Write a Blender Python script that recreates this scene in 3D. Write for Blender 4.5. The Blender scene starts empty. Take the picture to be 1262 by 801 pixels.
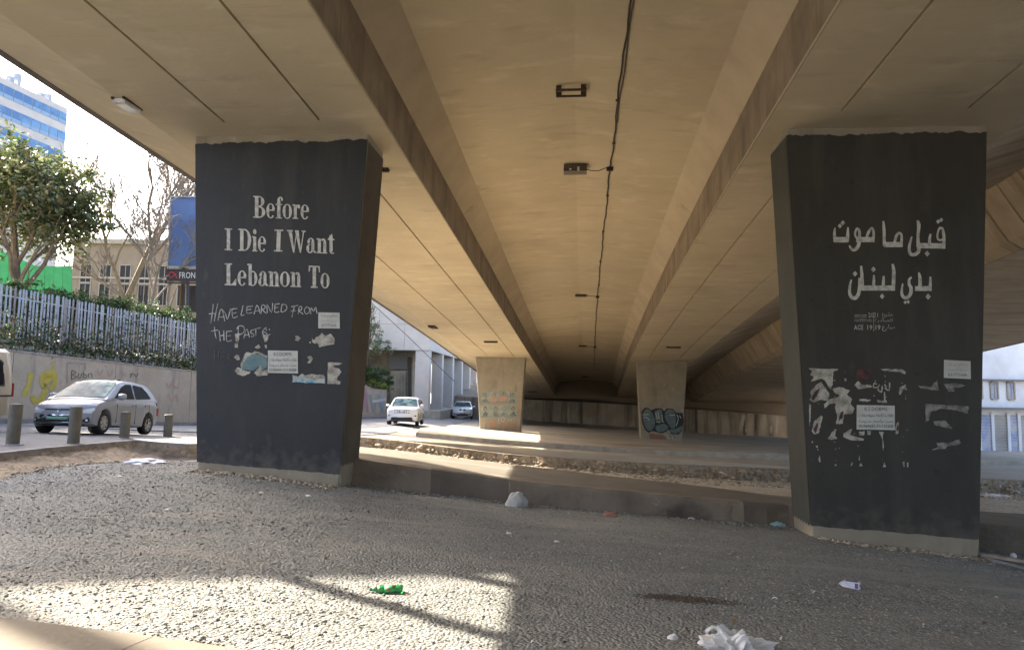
import bpy, bmesh, math, random
import numpy as np
from mathutils import Vector, Matrix
random.seed(7); rng = np.random.default_rng(7)
SC = bpy.context.scene; COL = SC.collection
# ---------------------------------------------------------------- camera
PW, PH = 1262.0, 801.0
FPX, PITCH, ROLL = 875.6, 0.0931, 0.01727
cam_d = bpy.data.cameras.new('camera'); cam = bpy.data.objects.new('camera', cam_d); COL.objects.link(cam)
cam_d.sensor_fit = 'HORIZONTAL'; cam_d.sensor_width = 36.0; cam_d.lens = FPX / PW * 36.0
cam_d.clip_start = 0.05; cam_d.clip_end = 3000
cam.matrix_world = Matrix.Rotation(math.pi / 2 + PITCH, 4, 'X') @ Matrix.Rotation(ROLL, 4, 'Z')
SC.camera = cam
# ---------------------------------------------------------------- sky, sun, exposure
SUN_DIR = Vector((-0.83, 0.56, 0.71)).normalized()     # towards the sun
sun_el = math.asin(SUN_DIR.z); sun_az = math.atan2(SUN_DIR.x, SUN_DIR.y)
world = bpy.data.worlds.new('World'); SC.world = world; world.use_nodes = True
wn = world.node_tree; wn.nodes.clear()
wo = wn.nodes.new('ShaderNodeOutputWorld'); wb = wn.nodes.new('ShaderNodeBackground'); ws = wn.nodes.new('ShaderNodeTexSky')
ws.sky_type = 'NISHITA'; ws.sun_disc = False; ws.sun_elevation = sun_el; ws.sun_rotation = sun_az
ws.air_density = 0.8; ws.dust_density = 5.0; ws.ozone_density = 1.0
wb.inputs[1].default_value = 0.15
wn.links.new(ws.outputs[0], wb.inputs[0]); wn.links.new(wb.outputs[0], wo.inputs[0])
sun_d = bpy.data.lights.new('sun', 'SUN'); sun_d.energy = 4.2; sun_d.angle = math.radians(0.55); sun_d.color = (1.0, 0.90, 0.74)
sun = bpy.data.objects.new('sun', sun_d); COL.objects.link(sun)
sun.rotation_euler = SUN_DIR.to_track_quat('Z', 'Y').to_euler()
SC.view_settings.view_transform = 'Standard'; SC.view_settings.look = 'None'
SC.view_settings.exposure = 2.5; SC.view_settings.gamma = 1.0
SC.render.engine = 'CYCLES'
SC.cycles.max_bounces = 10; SC.cycles.diffuse_bounces = 6; SC.cycles.glossy_bounces = 3; SC.cycles.transparent_max_bounces = 8
SC.cycles.use_denoising = True
SC.cycles.sample_clamp_indirect = 6.0
# ---------------------------------------------------------------- measuring helpers (camera stands at the origin, level frame)
def ray(px, py):
    a, b = px - 631.0, -(py - 400.5); c, s = math.cos(ROLL), math.sin(ROLL)
    u, v = a * c - b * s, a * s + b * c; u /= FPX; v /= FPX
    cp, sp = math.cos(PITCH), math.sin(PITCH)
    return Vector((u, cp - v * sp, sp + v * cp))
def U(px, py, Y):
    d = ray(px, py); return d * (Y / d.y)
YAW = 0.09323; S0 = -0.1248; C1 = 2.378e-4; SL = -0.0529; C2 = -3.672e-4
AX = Vector((math.sin(YAW), math.cos(YAW), 0)); PE = Vector((AX.y, -AX.x, 0))
def DK(s, t, h=0.0):            # bridge coordinates: s across, t along, h above the girder soffit
    q = t - 8
    return AX * t + PE * (s + S0 + C1 * q * q) + Vector((0, 0, 4.94 + SL * t + C2 * q * q + h))
def on_t(px, py, t, off=0.0):   # point on the plane across the bridge at t, seen at a photo pixel
    d = ray(px, py); k = (t - off) / (d.x * AX.x + d.y * AX.y); return d * k
# ---------------------------------------------------------------- object helpers
def tag(o, label=None, cat=None, group=None, kind=None):
    if label: o['label'] = label
    if cat: o['category'] = cat
    if group: o['group'] = group
    if kind: o['kind'] = kind
    return o
def empty(name, loc=(0, 0, 0), rz=0.0, label=None, cat=None, group=None):
    o = bpy.data.objects.new(name, None); COL.objects.link(o); o.location = loc; o.rotation_euler = (0, 0, rz)
    o.empty_display_size = 0.1
    return tag(o, label, cat, group)
class MB:
    def __init__(s): s.v = []; s.f = []; s.m = []; s.uv = {}
    def add(s, vs, fs, mi=0, uvs=None):
        b = len(s.v); s.v.extend([tuple(p) for p in vs])
        for f in fs: s.f.append(tuple(b + i for i in f)); s.m.append(mi)
        if uvs:
            for i, w in enumerate(uvs): s.uv[b + i] = w
    def box(s, c, d, mi=0, rz=0.0, rot=None):
        x, y, z = d[0] / 2, d[1] / 2, d[2] / 2
        R = rot if rot is not None else Matrix.Rotation(rz, 3, 'Z'); c = Vector(c)
        vs = [c + R @ Vector((i * x, j * y, k * z)) for i, j, k in ((-1,-1,-1),(1,-1,-1),(1,1,-1),(-1,1,-1),(-1,-1,1),(1,-1,1),(1,1,1),(-1,1,1))]
        s.add(vs, [(0,3,2,1),(4,5,6,7),(0,1,5,4),(1,2,6,5),(2,3,7,6),(3,0,4,7)], mi)
    def hexa(s, p, mi=0):        # 8 points: bottom 4 ccw, top 4 ccw
        s.add(p, [(0,3,2,1),(4,5,6,7),(0,1,5,4),(1,2,6,5),(2,3,7,6),(3,0,4,7)], mi)
    def tube(s, pts, r, n=6, mi=0, caps=True):
        pts = [Vector(p) for p in pts]; rr = r if isinstance(r, (list, tuple)) else [r] * len(pts)
        base = len(s.v); up = Vector((0, 0, 1))
        for i, p in enumerate(pts):
            d = (pts[min(i + 1, len(pts) - 1)] - pts[max(i - 1, 0)])
            d = d.normalized() if d.length > 1e-9 else up
            a = d.cross(up if abs(d.z) < .95 else Vector((1, 0, 0))).normalized(); b = d.cross(a)
            for k in range(n):
                w = 2 * math.pi * k / n; s.v.append(tuple(p + (a * math.cos(w) + b * math.sin(w)) * rr[i]))
        for i in range(len(pts) - 1):
            for k in range(n):
                q = base + i * n; s.f.append((q + k, q + (k + 1) % n, q + n + (k + 1) % n, q + n + k)); s.m.append(mi)
        if caps:
            s.f.append(tuple(base + k for k in range(n))[::-1]); s.m.append(mi)
            q = base + (len(pts) - 1) * n; s.f.append(tuple(q + k for k in range(n))); s.m.append(mi)
    def lathe(s, prof, n=16, M=None, mi=0):   # prof [(r,z)]
        M = M or Matrix.Identity(4); base = len(s.v)
        for r, z in prof:
            for k in range(n):
                w = 2 * math.pi * k / n; s.v.append(tuple(M @ Vector((r * math.cos(w), r * math.sin(w), z))))
        for i in range(len(prof) - 1):
            for k in range(n):
                q = base + i * n; s.f.append((q + k, q + (k + 1) % n, q + n + (k + 1) % n, q + n + k)); s.m.append(mi)
        s.f.append(tuple(base + k for k in range(n))[::-1]); s.m.append(mi)
        q = base + (len(prof) - 1) * n; s.f.append(tuple(q + k for k in range(n))); s.m.append(mi)
    def build(s, name, mats, parent=None, smooth=False, world_space=True):
        me = bpy.data.meshes.new(name); me.from_pydata(s.v, [], s.f)
        if not isinstance(mats, (list, tuple)): mats = [mats]
        for m in mats: me.materials.append(m)
        if len(mats) > 1: me.polygons.foreach_set('material_index', s.m)
        if s.uv:
            l = me.uv_layers.new(name='st'); vi = np.zeros(len(me.loops), np.int32); me.loops.foreach_get('vertex_index', vi)
            tab = np.zeros((len(s.v), 2), np.float32)
            for k, w in s.uv.items(): tab[k] = w
            l.data.foreach_set('uv', tab[vi].ravel())
        if smooth: me.polygons.foreach_set('use_smooth', [True] * len(me.polygons))
        me.update()
        return link(name, me, parent, world_space)
def link(name, me, parent=None, world_space=True):
    o = bpy.data.objects.new(name, me); COL.objects.link(o)
    if parent is not None:
        o.parent = parent
        if world_space:
            o.matrix_parent_inverse = wm(parent).inverted()
    return o
def wm(o):
    M = Matrix.LocRotScale(o.location, o.rotation_euler, o.scale)
    if o.parent is not None: M = wm(o.parent) @ o.matrix_parent_inverse @ M
    return M
def copy_tree(o, parent=None):
    c = o.copy(); COL.objects.link(c)
    if parent is not None: c.parent = parent
    for ch in list(o.children): copy_tree(ch, c)
    return c
# ---------------------------------------------------------------- materials
MATS = {}
def mat(name, col, rough=0.8, metal=0.0, noise=None, bump=None, col2=None, stains=None, spec=0.4, trans=0.0, alpha=None, emit=None, coat=0.0, coords='Object', scale=(1, 1, 1)):
    """noise=(scale, detail, lo, hi) mixes col->col2; bump=(scale, strength, distance); stains=(scale, colour, lo, hi, stretch)"""
    if name in MATS: return MATS[name]
    m = bpy.data.materials.new(name); m.use_nodes = True; nt = m.node_tree; N = nt.nodes; L = nt.links
    b = N['Principled BSDF']; b.inputs['Roughness'].default_value = rough; b.inputs['Metallic'].default_value = metal
    b.inputs['Specular IOR Level'].default_value = spec; b.inputs['Base Color'].default_value = (*col, 1)
    b.inputs['Transmission Weight'].default_value = trans; b.inputs['Coat Weight'].default_value = coat
    if emit: b.inputs['Emission Color'].default_value = (*emit[:3], 1); b.inputs['Emission Strength'].default_value = emit[3]
    tc = N.new('ShaderNodeTexCoord'); mp = N.new('ShaderNodeMapping'); L.new(tc.outputs[coords], mp.inputs[0]); mp.inputs['Scale'].default_value = scale
    cur = None
    if noise:
        n = N.new('ShaderNodeTexNoise'); n.inputs['Scale'].default_value = noise[0]; n.inputs['Detail'].default_value = noise[1]; n.inputs['Roughness'].default_value = .62
        L.new(mp.outputs[0], n.inputs[0]); r = N.new('ShaderNodeMapRange'); r.inputs[1].default_value = noise[2]; r.inputs[2].default_value = noise[3]
        L.new(n.outputs[0], r.inputs[0]); x = N.new('ShaderNodeMix'); x.data_type = 'RGBA'; L.new(r.outputs[0], x.inputs[0])
        x.inputs[6].default_value = (*col, 1); x.inputs[7].default_value = (*(col2 or tuple(c * .6 for c in col)), 1); cur = x.outputs[2]
    for st in (stains or []):
        sc, sc_col, lo, hi, stretch = st
        m2 = N.new('ShaderNodeMapping'); L.new(tc.outputs[coords], m2.inputs[0]); m2.inputs['Scale'].default_value = stretch; m2.inputs['Location'].default_value = (sc * 1.7, sc * .3, sc)
        n = N.new('ShaderNodeTexNoise'); n.inputs['Scale'].default_value = sc; n.inputs['Detail'].default_value = 5; n.inputs['Roughness'].default_value = .6
        L.new(m2.outputs[0], n.inputs[0]); r = N.new('ShaderNodeMapRange'); r.inputs[1].default_value = lo; r.inputs[2].default_value = hi
        L.new(n.outputs[0], r.inputs[0]); x = N.new('ShaderNodeMix'); x.data_type = 'RGBA'; L.new(r.outputs[0], x.inputs[0])
        if cur: L.new(cur, x.inputs[6])
        else: x.inputs[6].default_value = (*col, 1)
        x.inputs[7].default_value = (*sc_col, 1); cur = x.outputs[2]
    if cur: L.new(cur, b.inputs['Base Color'])
    if bump:
        n = N.new('ShaderNodeTexNoise'); n.inputs['Scale'].default_value = bump[0]; n.inputs['Detail'].default_value = 6; L.new(mp.outputs[0], n.inputs[0])
        bp = N.new('ShaderNodeBump'); bp.inputs['Strength'].default_value = bump[1]; bp.inputs['Distance'].default_value = bump[2]
        L.new(n.outputs[0], bp.inputs['Height']); L.new(bp.outputs[0], b.inputs['Normal'])
    MATS[name] = m; return m
CONC = (.54, .45, .305)
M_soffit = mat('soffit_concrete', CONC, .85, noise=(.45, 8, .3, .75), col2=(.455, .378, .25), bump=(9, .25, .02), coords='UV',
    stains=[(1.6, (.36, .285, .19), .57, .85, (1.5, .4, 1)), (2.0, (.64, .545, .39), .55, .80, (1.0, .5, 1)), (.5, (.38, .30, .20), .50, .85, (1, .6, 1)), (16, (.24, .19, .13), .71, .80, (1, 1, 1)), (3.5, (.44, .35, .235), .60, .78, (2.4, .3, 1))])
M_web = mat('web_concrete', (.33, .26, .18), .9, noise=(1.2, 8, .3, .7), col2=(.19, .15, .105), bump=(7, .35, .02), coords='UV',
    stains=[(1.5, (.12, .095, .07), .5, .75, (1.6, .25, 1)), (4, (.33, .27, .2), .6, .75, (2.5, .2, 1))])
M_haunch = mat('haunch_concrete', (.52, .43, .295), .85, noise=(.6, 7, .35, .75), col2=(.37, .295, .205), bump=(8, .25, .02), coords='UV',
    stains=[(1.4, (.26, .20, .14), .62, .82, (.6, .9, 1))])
M_ribconc = mat('board_concrete', (.46, .375, .265), .9, noise=(.8, 7, .35, .7), col2=(.33, .265, .185), bump=(14, .3, .02), coords='UV',
    stains=[(1.3, (.22, .175, .12), .5, .75, (2.2, .22, 1)), (1.8, (.56, .48, .35), .6, .78, (2.6, .25, 1))])
M_fascia = mat('fascia_concrete', (.17, .16, .15), .9, noise=(1.5, 6, .3, .7), col2=(.09, .085, .08), bump=(6, .3, .02))
M_pier = mat('pier_concrete', (.33, .285, .215), .88, noise=(1.4, 9, .35, .7), col2=(.25, .215, .16), bump=(11, .45, .02),
    stains=[(2.0, (.17, .145, .11), .56, .8, (1, 1, .25)), (5, (.42, .37, .29), .62, .75, (1, 1, .6))])
M_footing = mat('footing_concrete', (.40, .35, .27), .92, noise=(3, 8, .35, .7), col2=(.25, .21, .155), bump=(16, .6, .03),
    stains=[(2.5, (.18, .14, .10), .5, .7, (1, 1, .6))])
M_black = mat('black_paint', (.0145, .0165, .0205), .62, noise=(1.1, 8, .35, .7), col2=(.023, .025, .029), bump=(14, .35, .012), spec=.5,
    stains=[(3.5, (.05, .049, .047), .62, .8, (1, 1, .4)), (9, (.012, .012, .013), .62, .75, (1, 1, 1)), (22, (.07, .068, .064), .70, .78, (1, 1, .6)), (1.2, (.034, .034, .034), .5, .7, (2.2, 2.2, .3))])
M_black2 = mat('browned_black_paint', (.030, .027, .021), .62, noise=(1.1, 8, .35, .7), col2=(.042, .038, .030), bump=(14, .35, .012), spec=.5,
    stains=[(3.5, (.062, .057, .046), .62, .8, (1, 1, .4)), (9, (.018, .016, .013), .62, .75, (1, 1, 1)), (22, (.08, .074, .062), .70, .78, (1, 1, .6)), (1.2, (.05, .046, .036), .5, .7, (2.2, 2.2, .3))])
M_blackside = mat('greyed_black_paint', (.065, .066, .056), .7, noise=(1.6, 8, .35, .7), col2=(.045, .046, .04), bump=(14, .35, .012))
def splash(m, z0, z1, col):
    nt = m.node_tree; N = nt.nodes; L = nt.links; b = N['Principled BSDF']; src = b.inputs['Base Color'].links[0].from_socket
    tc = N.new('ShaderNodeTexCoord'); sx = N.new('ShaderNodeSeparateXYZ'); L.new(tc.outputs['Object'], sx.inputs[0])
    r = N.new('ShaderNodeMapRange'); r.inputs[1].default_value = z0; r.inputs[2].default_value = z1; r.inputs[3].default_value = .42; r.inputs[4].default_value = -.25; L.new(sx.outputs[2], r.inputs[0])
    n = N.new('ShaderNodeTexNoise'); n.inputs['Scale'].default_value = 6; n.inputs['Detail'].default_value = 8; L.new(tc.outputs['Object'], n.inputs[0])
    a = N.new('ShaderNodeMath'); a.operation = 'ADD'; L.new(r.outputs[0], a.inputs[0]); L.new(n.outputs[0], a.inputs[1])
    q = N.new('ShaderNodeMapRange'); q.inputs[1].default_value = .62; q.inputs[2].default_value = 1.0; q.inputs[4].default_value = .75; L.new(a.outputs[0], q.inputs[0])
    x = N.new('ShaderNodeMix'); x.data_type = 'RGBA'; L.new(q.outputs[0], x.inputs[0]); L.new(src, x.inputs[6]); x.inputs[7].default_value = (*col, 1); L.new(x.outputs[2], b.inputs['Base Color'])
splash(M_black, -1.45, -.55, (.10, .09, .075)); splash(M_black2, -2.15, -1.2, (.10, .085, .065))
M_white = mat('white_stencil_paint', (.60, .59, .55), .8, noise=(14, 7, .42, .64), col2=(.34, .34, .32))
M_chalk = mat('chalk_white', (.52, .52, .51), .9, noise=(12, 5, .4, .6), col2=(.24, .245, .25))
M_faint = mat('faint_chalk', (.085, .088, .092), .9)
M_paper = mat('sticker_paper', (.56, .57, .54), .75, noise=(4, 4, .4, .7), col2=(.48, .48, .45))
M_ink = mat('printed_ink', (.12, .125, .13), .8)
M_ink2 = mat('faded_ink', (.30, .31, .31), .8)
# ================================================================ ground surfaces
class TPS:
    def __init__(s, pts, lam=0.0):
        P = np.array(pts, float); s.x = P[:, :2] / 10.0; n = len(P)
        d = np.linalg.norm(s.x[:, None] - s.x[None], axis=2); K = np.where(d > 0, d * d * np.log(d + 1e-12), 0) + lam * np.eye(n)
        A = np.zeros((n + 3, n + 3)); A[:n, :n] = K; A[:n, n] = 1; A[:n, n + 1:] = s.x; A[n:, :n] = A[:n, n:].T
        s.w = np.linalg.solve(A, np.concatenate([P[:, 2], np.zeros(3)]))
    def __call__(s, x, y):
        q = np.stack([np.asarray(x, float).ravel(), np.asarray(y, float).ravel()], 1) / 10.0
        d = np.linalg.norm(q[:, None] - s.x[None], axis=2); K = np.where(d > 0, d * d * np.log(d + 1e-12), 0)
        n = len(s.x); r = K @ s.w[:n] + s.w[n] + q @ s.w[n + 1:]
        return r.reshape(np.shape(x))
    def z(s, x, y): return float(s(np.array([x]), np.array([y]))[0])
LOW = TPS([(-40, -20, -1.4), (40, -20, -2.0), (-12, 2, -1.42), (0, -6, -1.6), (0, 4.5, -1.66), (12, 4, -2.0), (-8, 5, -1.48), (0, 7, -1.74), (6, 7, -2.02), (-5, 8, -1.55),
    (-8, 11, -1.47), (-13, 10, -1.5), (-5.25, 12, -1.37), (-7.5, 15.3, -1.62), (-9, 17.5, -1.85), (-2.8, 11.8, -1.61), (0, 12, -1.86), (4.55, 11.2, -2.13), (7, 10.9, -2.36), (11, 11, -2.5),
    (-4, 16, -1.8), (-4.5, 23, -1.95), (0, 16, -2.15), (0, 23.5, -2.38), (9, 15, -2.45), (9, 23.5, -2.84), (20, 20, -3.0), (20, 10, -2.7), (-20, 20, -2.3), (-20, 34, -2.6),
    (-6, 30, -2.6), (-6, 44, -2.9), (-8, 62, -3.2), (0, 40, -3.4), (0, 70, -3.9), (8, 44, -4.0), (10, 64, -4.6), (30, 41, -3.9), (30, 64, -4.8), (-40, 60, -3), (50, 20, -3.3), (40, 90, -5), (-40, 90, -4)], 1e-3)
UP = TPS([(-8.7, 12.1, -1.2), (-7.8, 4, -1.0), (-30, 4, -.9), (-9.2, 17.7, -1.36), (-8, 17.9, -1.45), (-5.2, 24, -1.60), (-3, 24, -1.80), (0, 24, -2.10), (9, 24, -2.44), (20, 24, -2.75), (36, 20, -2.9),
    (-9.85, 14, -1.19), (-9.7, 20, -1.43), (-10.7, 18.9, -1.33), (-10.7, 21.3, -1.50), (-17.4, 25, -1.37), (-14.8, 33, -1.80), (-9.8, 57, -2.2), (-7, 44, -2.2), (-4.5, 64, -2.58), (-30, 33, -1.6),
    (-2, 44.5, -2.72), (.6, 44.3, -2.92), (8, 44.3, -3.36), (10.4, 44.1, -3.45), (1.2, 71, -3.3), (24, 66, -4.1), (28, 41, -3.0), (16, 33, -2.95), (40, 41, -3.2), (-8, 85, -2.9), (0, 110, -3.6), (60, 60, -4), (-30, 90, -2.5)], 1e-3)
def fbm(x, y, s, seed):
    r = np.random.default_rng(seed); out = 0; a = 1.0
    for k in range(4):
        for j in range(4):
            th = r.uniform(0, 6.28); ph = r.uniform(0, 6.28); f = s * (2 ** k) * r.uniform(.7, 1.3)
            out = out + a * np.sin((x * math.cos(th) + y * math.sin(th)) * f + ph)
        a *= .55
    return out / 5
def ground_mat(name, c1, c2, c3, vs, vstr, pale=None, spots=None):
    m = bpy.data.materials.new(name); m.use_nodes = True; nt = m.node_tree; N = nt.nodes; L = nt.links; b = N['Principled BSDF']
    b.inputs['Roughness'].default_value = .95; b.inputs['Specular IOR Level'].default_value = .2
    tc = N.new('ShaderNodeTexCoord')
    def noise(s, d, stretch=None):
        n = N.new('ShaderNodeTexNoise'); n.inputs['Scale'].default_value = s; n.inputs['Detail'].default_value = d; n.inputs['Roughness'].default_value = .65
        if stretch:
            mp = N.new('ShaderNodeMapping'); mp.inputs['Scale'].default_value = stretch; L.new(tc.outputs['Object'], mp.inputs[0]); L.new(mp.outputs[0], n.inputs[0])
        else: L.new(tc.outputs['Object'], n.inputs[0])
        return n.outputs[0]
    def mr(x, lo, hi):
        r = N.new('ShaderNodeMapRange'); r.inputs[1].default_value = lo; r.inputs[2].default_value = hi; L.new(x, r.inputs[0]); return r.outputs[0]
    def mix(f, a, bb):
        x = N.new('ShaderNodeMix'); x.data_type = 'RGBA'; L.new(f, x.inputs[0])
        for i, v in ((6, a), (7, bb)):
            if isinstance(v, tuple): x.inputs[i].default_value = (*v, 1)
            else: L.new(v, x.inputs[i])
        return x.outputs[2]
    c = mix(mr(noise(.35, 6), .35, .68), c1, c2)
    c = mix(mr(noise(1.6, 8), .45, .75), c, c3)
    vo = N.new('ShaderNodeTexVoronoi'); vo.inputs['Scale'].default_value = vs; L.new(tc.outputs['Object'], vo.inputs[0])
    bw = N.new('ShaderNodeRGBToBW'); L.new(vo.outputs['Color'], bw.inputs[0])
    c = mix(mr(bw.outputs[0], .25, 1.6), c, tuple(min(1, x * 1.8) for x in c1))
    c = mix(mr(bw.outputs[0], .38, -.6), c, tuple(x * .55 for x in c1))
    if pale: c = mix(mr(noise(pale[0], 4, pale[3]), pale[1], pale[2]), c, pale[4])
    L.new(c, b.inputs['Base Color'])
    bp = N.new('ShaderNodeBump'); bp.inputs['Strength'].default_value = vstr; bp.inputs['Distance'].default_value = .03; L.new(vo.outputs['Distance'], bp.inputs['Height'])
    bp.invert = True
    bp2 = N.new('ShaderNodeBump'); bp2.inputs['Strength'].default_value = .5; bp2.inputs['Distance'].default_value = .08
    L.new(noise(3.0, 9), bp2.inputs['Height']); L.new(bp.outputs[0], bp2.inputs['Normal']); L.new(bp2.outputs[0], b.inputs['Normal'])
    MATS[name] = m; return m
M_gravel = ground_mat('grey_gravel', (.20, .203, .195), (.155, .153, .143), (.228, .226, .208), 36, .75, pale=(.6, .50, .66, (.8, 2.4, 1), (.275, .265, .24)))
M_dirt = ground_mat('brown_dirt', (.25, .205, .15), (.16, .125, .09), (.30, .25, .18), 12, .8)
M_lane = ground_mat('dusty_lane', (.42, .37, .29), (.34, .295, .225), (.45, .40, .32), 14, .8)
M_road = mat('grey_asphalt', (.16, .158, .155), .85, noise=(1.2, 9, .35, .7), col2=(.12, .118, .115), bump=(45, .5, .01), stains=[(.5, (.25, .23, .20), .55, .75, (1, .35, 1)), (4, (.09, .088, .085), .66, .75, (1, 1, 1))])
M_farroad = mat('dusty_asphalt', (.43, .375, .295), .9, noise=(.5, 9, .35, .7), col2=(.34, .295, .235), bump=(30, .5, .01), stains=[(.35, (.42, .37, .29), .5, .7, (.4, 1, 1)), (1.1, (.19, .165, .13), .62, .75, (.25, 1, 1))])
M_paving = mat('worn_path_asphalt', (.175, .155, .125), .9, noise=(1.4, 9, .35, .7), col2=(.125, .11, .09), bump=(26, .5, .015), stains=[(.7, (.29, .265, .22), .58, .78, (.4, 1, 1))])
M_kerb = mat('stained_kerb_concrete', (.26, .21, .16), .93, noise=(.9, 8, .32, .7), col2=(.12, .095, .075), bump=(9, .7, .04),
    stains=[(1.1, (.06, .05, .042), .55, .72, (.5, .5, 1)), (3.5, (.33, .29, .23), .62, .78, (1, 1, 1))])
M_kerb2 = mat('pale_kerb_concrete', (.44, .40, .33), .9, noise=(2.5, 8, .35, .7), col2=(.30, .265, .21), bump=(12, .5, .02))
def sheet(name, xs_fn, ys, tps, m, nx=60, zoff=0.0, amp=.0, fs=.8, skirt=0.0, seed=3, mats=None):
    ys = np.array(ys, float); X = []; Y = []
    for y in ys:
        a, b = xs_fn(y); X.append(np.linspace(a, b, nx)); Y.append(np.full(nx, y))
    X = np.array(X); Y = np.array(Y); Z = tps(X, Y) + zoff + amp * fbm(X, Y, fs, seed)
    mb = MB(); ny = len(ys)
    mb.v = list(map(tuple, np.stack([X, Y, Z], 2).reshape(-1, 3).tolist()))
    for j in range(ny - 1):
        for i in range(nx - 1):
            a = j * nx + i; mb.f.append((a, a + 1, a + 1 + nx, a + nx)); mb.m.append(0)
    return mb, X, Y, Z
def add_edge_skirt(mb, idx, dz, jitter=0.0, out=None, mi=0):
    """hang a rough earth/kerb face from a chain of vertex indices; out = horizontal offset of the foot"""
    b = len(mb.v); n = len(idx)
    for k, i in enumerate(idx):
        x, y, z = mb.v[i]; ox, oy = out if out else (0, 0); j = random.uniform(-jitter, jitter)
        mb.v.append((x + ox * .5 + j, y + oy * .5 + j, z - dz * .5)); mb.v.append((x + ox, y + oy, z - dz))
    for k in range(n - 1):
        i0, i1 = idx[k], idx[k + 1]; a, c = b + 2 * k, b + 2 * k + 2
        mb.f.append((i0, i1, c, a)); mb.m.append(mi); mb.f.append((a, c, c + 1, a + 1)); mb.m.append(mi)
def seg(a, b, n): return list(np.linspace(a, b, n))
# lower ground: the gravel and dirt sheet out to the horizon
yl = seg(-200, -25, 8)[:-1] + seg(-25, 0, 12)[:-1] + seg(0, 24, 97)[:-1] + seg(24, 90, 40)[:-1] + seg(90, 900, 14)
def low_z(x, y):
    x = np.asarray(x, float); y = np.asarray(y, float)
    xx = np.clip(x, -40, 50); yy = np.clip(y, -20, 90)
    return LOW(xx, yy)
mb = MB(); xl = np.concatenate([np.linspace(-500, -45, 7)[:-1], np.linspace(-45, -14, 14)[:-1], np.linspace(-14, 16, 121)[:-1], np.linspace(16, 50, 20)[:-1], np.linspace(50, 500, 7)])
X, Y = np.meshgrid(xl, np.array(yl)); near = np.clip((26 - Y) / 3, 0, 1) * np.clip((Y + 20) / 5, 0, 1)
Z = low_z(X, Y) + near * (.022 * fbm(X, Y, 1.3, 5) + .012 * fbm(X, Y, 4.0, 6))
mb.v = list(map(tuple, np.stack([X, Y, Z], 2).reshape(-1, 3).tolist())); nx = len(xl)
GX, GY, GZ = xl, np.array(yl), Z
for j in range(len(yl) - 1):
    for i in range(nx - 1):
        a = j * nx + i; mb.f.append((a, a + 1, a + 1 + nx, a + nx)); mb.m.append(0)
o = mb.build('ground', M_gravel, smooth=True); tag(o, 'grey gravel and dirt ground under the overpass', kind='structure')
def gz(x, y):                   # bilinear height of the lower ground
    i = int(np.clip(np.searchsorted(GX, x) - 1, 0, len(GX) - 2)); j = int(np.clip(np.searchsorted(GY, y) - 1, 0, len(GY) - 2))
    fx = (x - GX[i]) / (GX[i + 1] - GX[i]); fy = (y - GY[j]) / (GY[j + 1] - GY[j])
    return float((GZ[j, i] * (1 - fx) + GZ[j, i + 1] * fx) * (1 - fy) + (GZ[j + 1, i] * (1 - fx) + GZ[j + 1, i + 1] * fx) * fy)
def hit_ground(px, py, zf=gz):
    d = ray(px, py); lo, hi = 2.0, 120.0; k = 2.0
    while k < 150:
        p = d * (k / d.y)
        if p.z < zf(p.x, p.y): break
        k += .05
    return d * (k / d.y)
# left pavement and road (nearer than 24 m)
EDGE = [(-10, -6.6), (4, -7.9), (12.1, -8.72), (16.0, -9.10), (17.6, -9.22), (18.0, -8.05), (20, -6.9), (24, -5.2)]
def edge_x(y):
    for (y0, x0), (y1, x1) in zip(EDGE, EDGE[1:]):
        if y <= y1: return x0 + (x1 - x0) * max(0, (y - y0) / (y1 - y0))
    return EDGE[-1][1]
ys = seg(-10, 4, 8)[:-1] + seg(4, 17.6, 50)[:-1] + [17.6, 17.75, 17.9] + seg(18, 24.0, 25)
mb, X, Y, Z = sheet('left', lambda y: (-60, edge_x(y)), ys, UP, None, nx=70, amp=.006)
n = 70; idx = [j * n + n - 1 for j in range(len(ys))]
add_edge_skirt(mb, idx, .9, .05, (.42, -.22), 1)
o = mb.build('left_road', [M_road, M_dirt]); tag(o, 'blue grey asphalt street on the left with a crumbling earth edge', kind='structure')
# kerb line along that edge
mb = MB(); pts = [(edge_x(y) , y) for y in seg(2, 17.5, 18)] + [(-9.22, 17.62), (-8.05, 18.0), (-6.9, 20), (-5.9, 22)]
for (x0, y0), (x1, y1) in zip(pts, pts[1:]):
    d = Vector((x1 - x0, y1 - y0, 0)).normalized(); nrm = Vector((d.y, -d.x, 0))
    a = Vector((x0, y0, UP.z(x0, y0))); b = Vector((x1, y1, UP.z(x1, y1))) - d * .012
    w = nrm * .03; w2 = -nrm * .16
    mb.hexa([a + w2 - Vector((0, 0, .2)), a + w - Vector((0, 0, .13)), b + w - Vector((0, 0, .13)), b + w2 - Vector((0, 0, .2)), a + w2 + Vector((0, 0, .012)), a + w + Vector((0, 0, .008)), b + w + Vector((0, 0, .008)), b + w2 + Vector((0, 0, .012))])
tag(mb.build('kerb', mat('road_edge_kerb', (.27, .26, .245), .9, noise=(3, 6, .4, .7), bump=(15, .4, .01))), 'thin concrete kerb edging the left street above the dirt bank', kind='structure')
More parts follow.
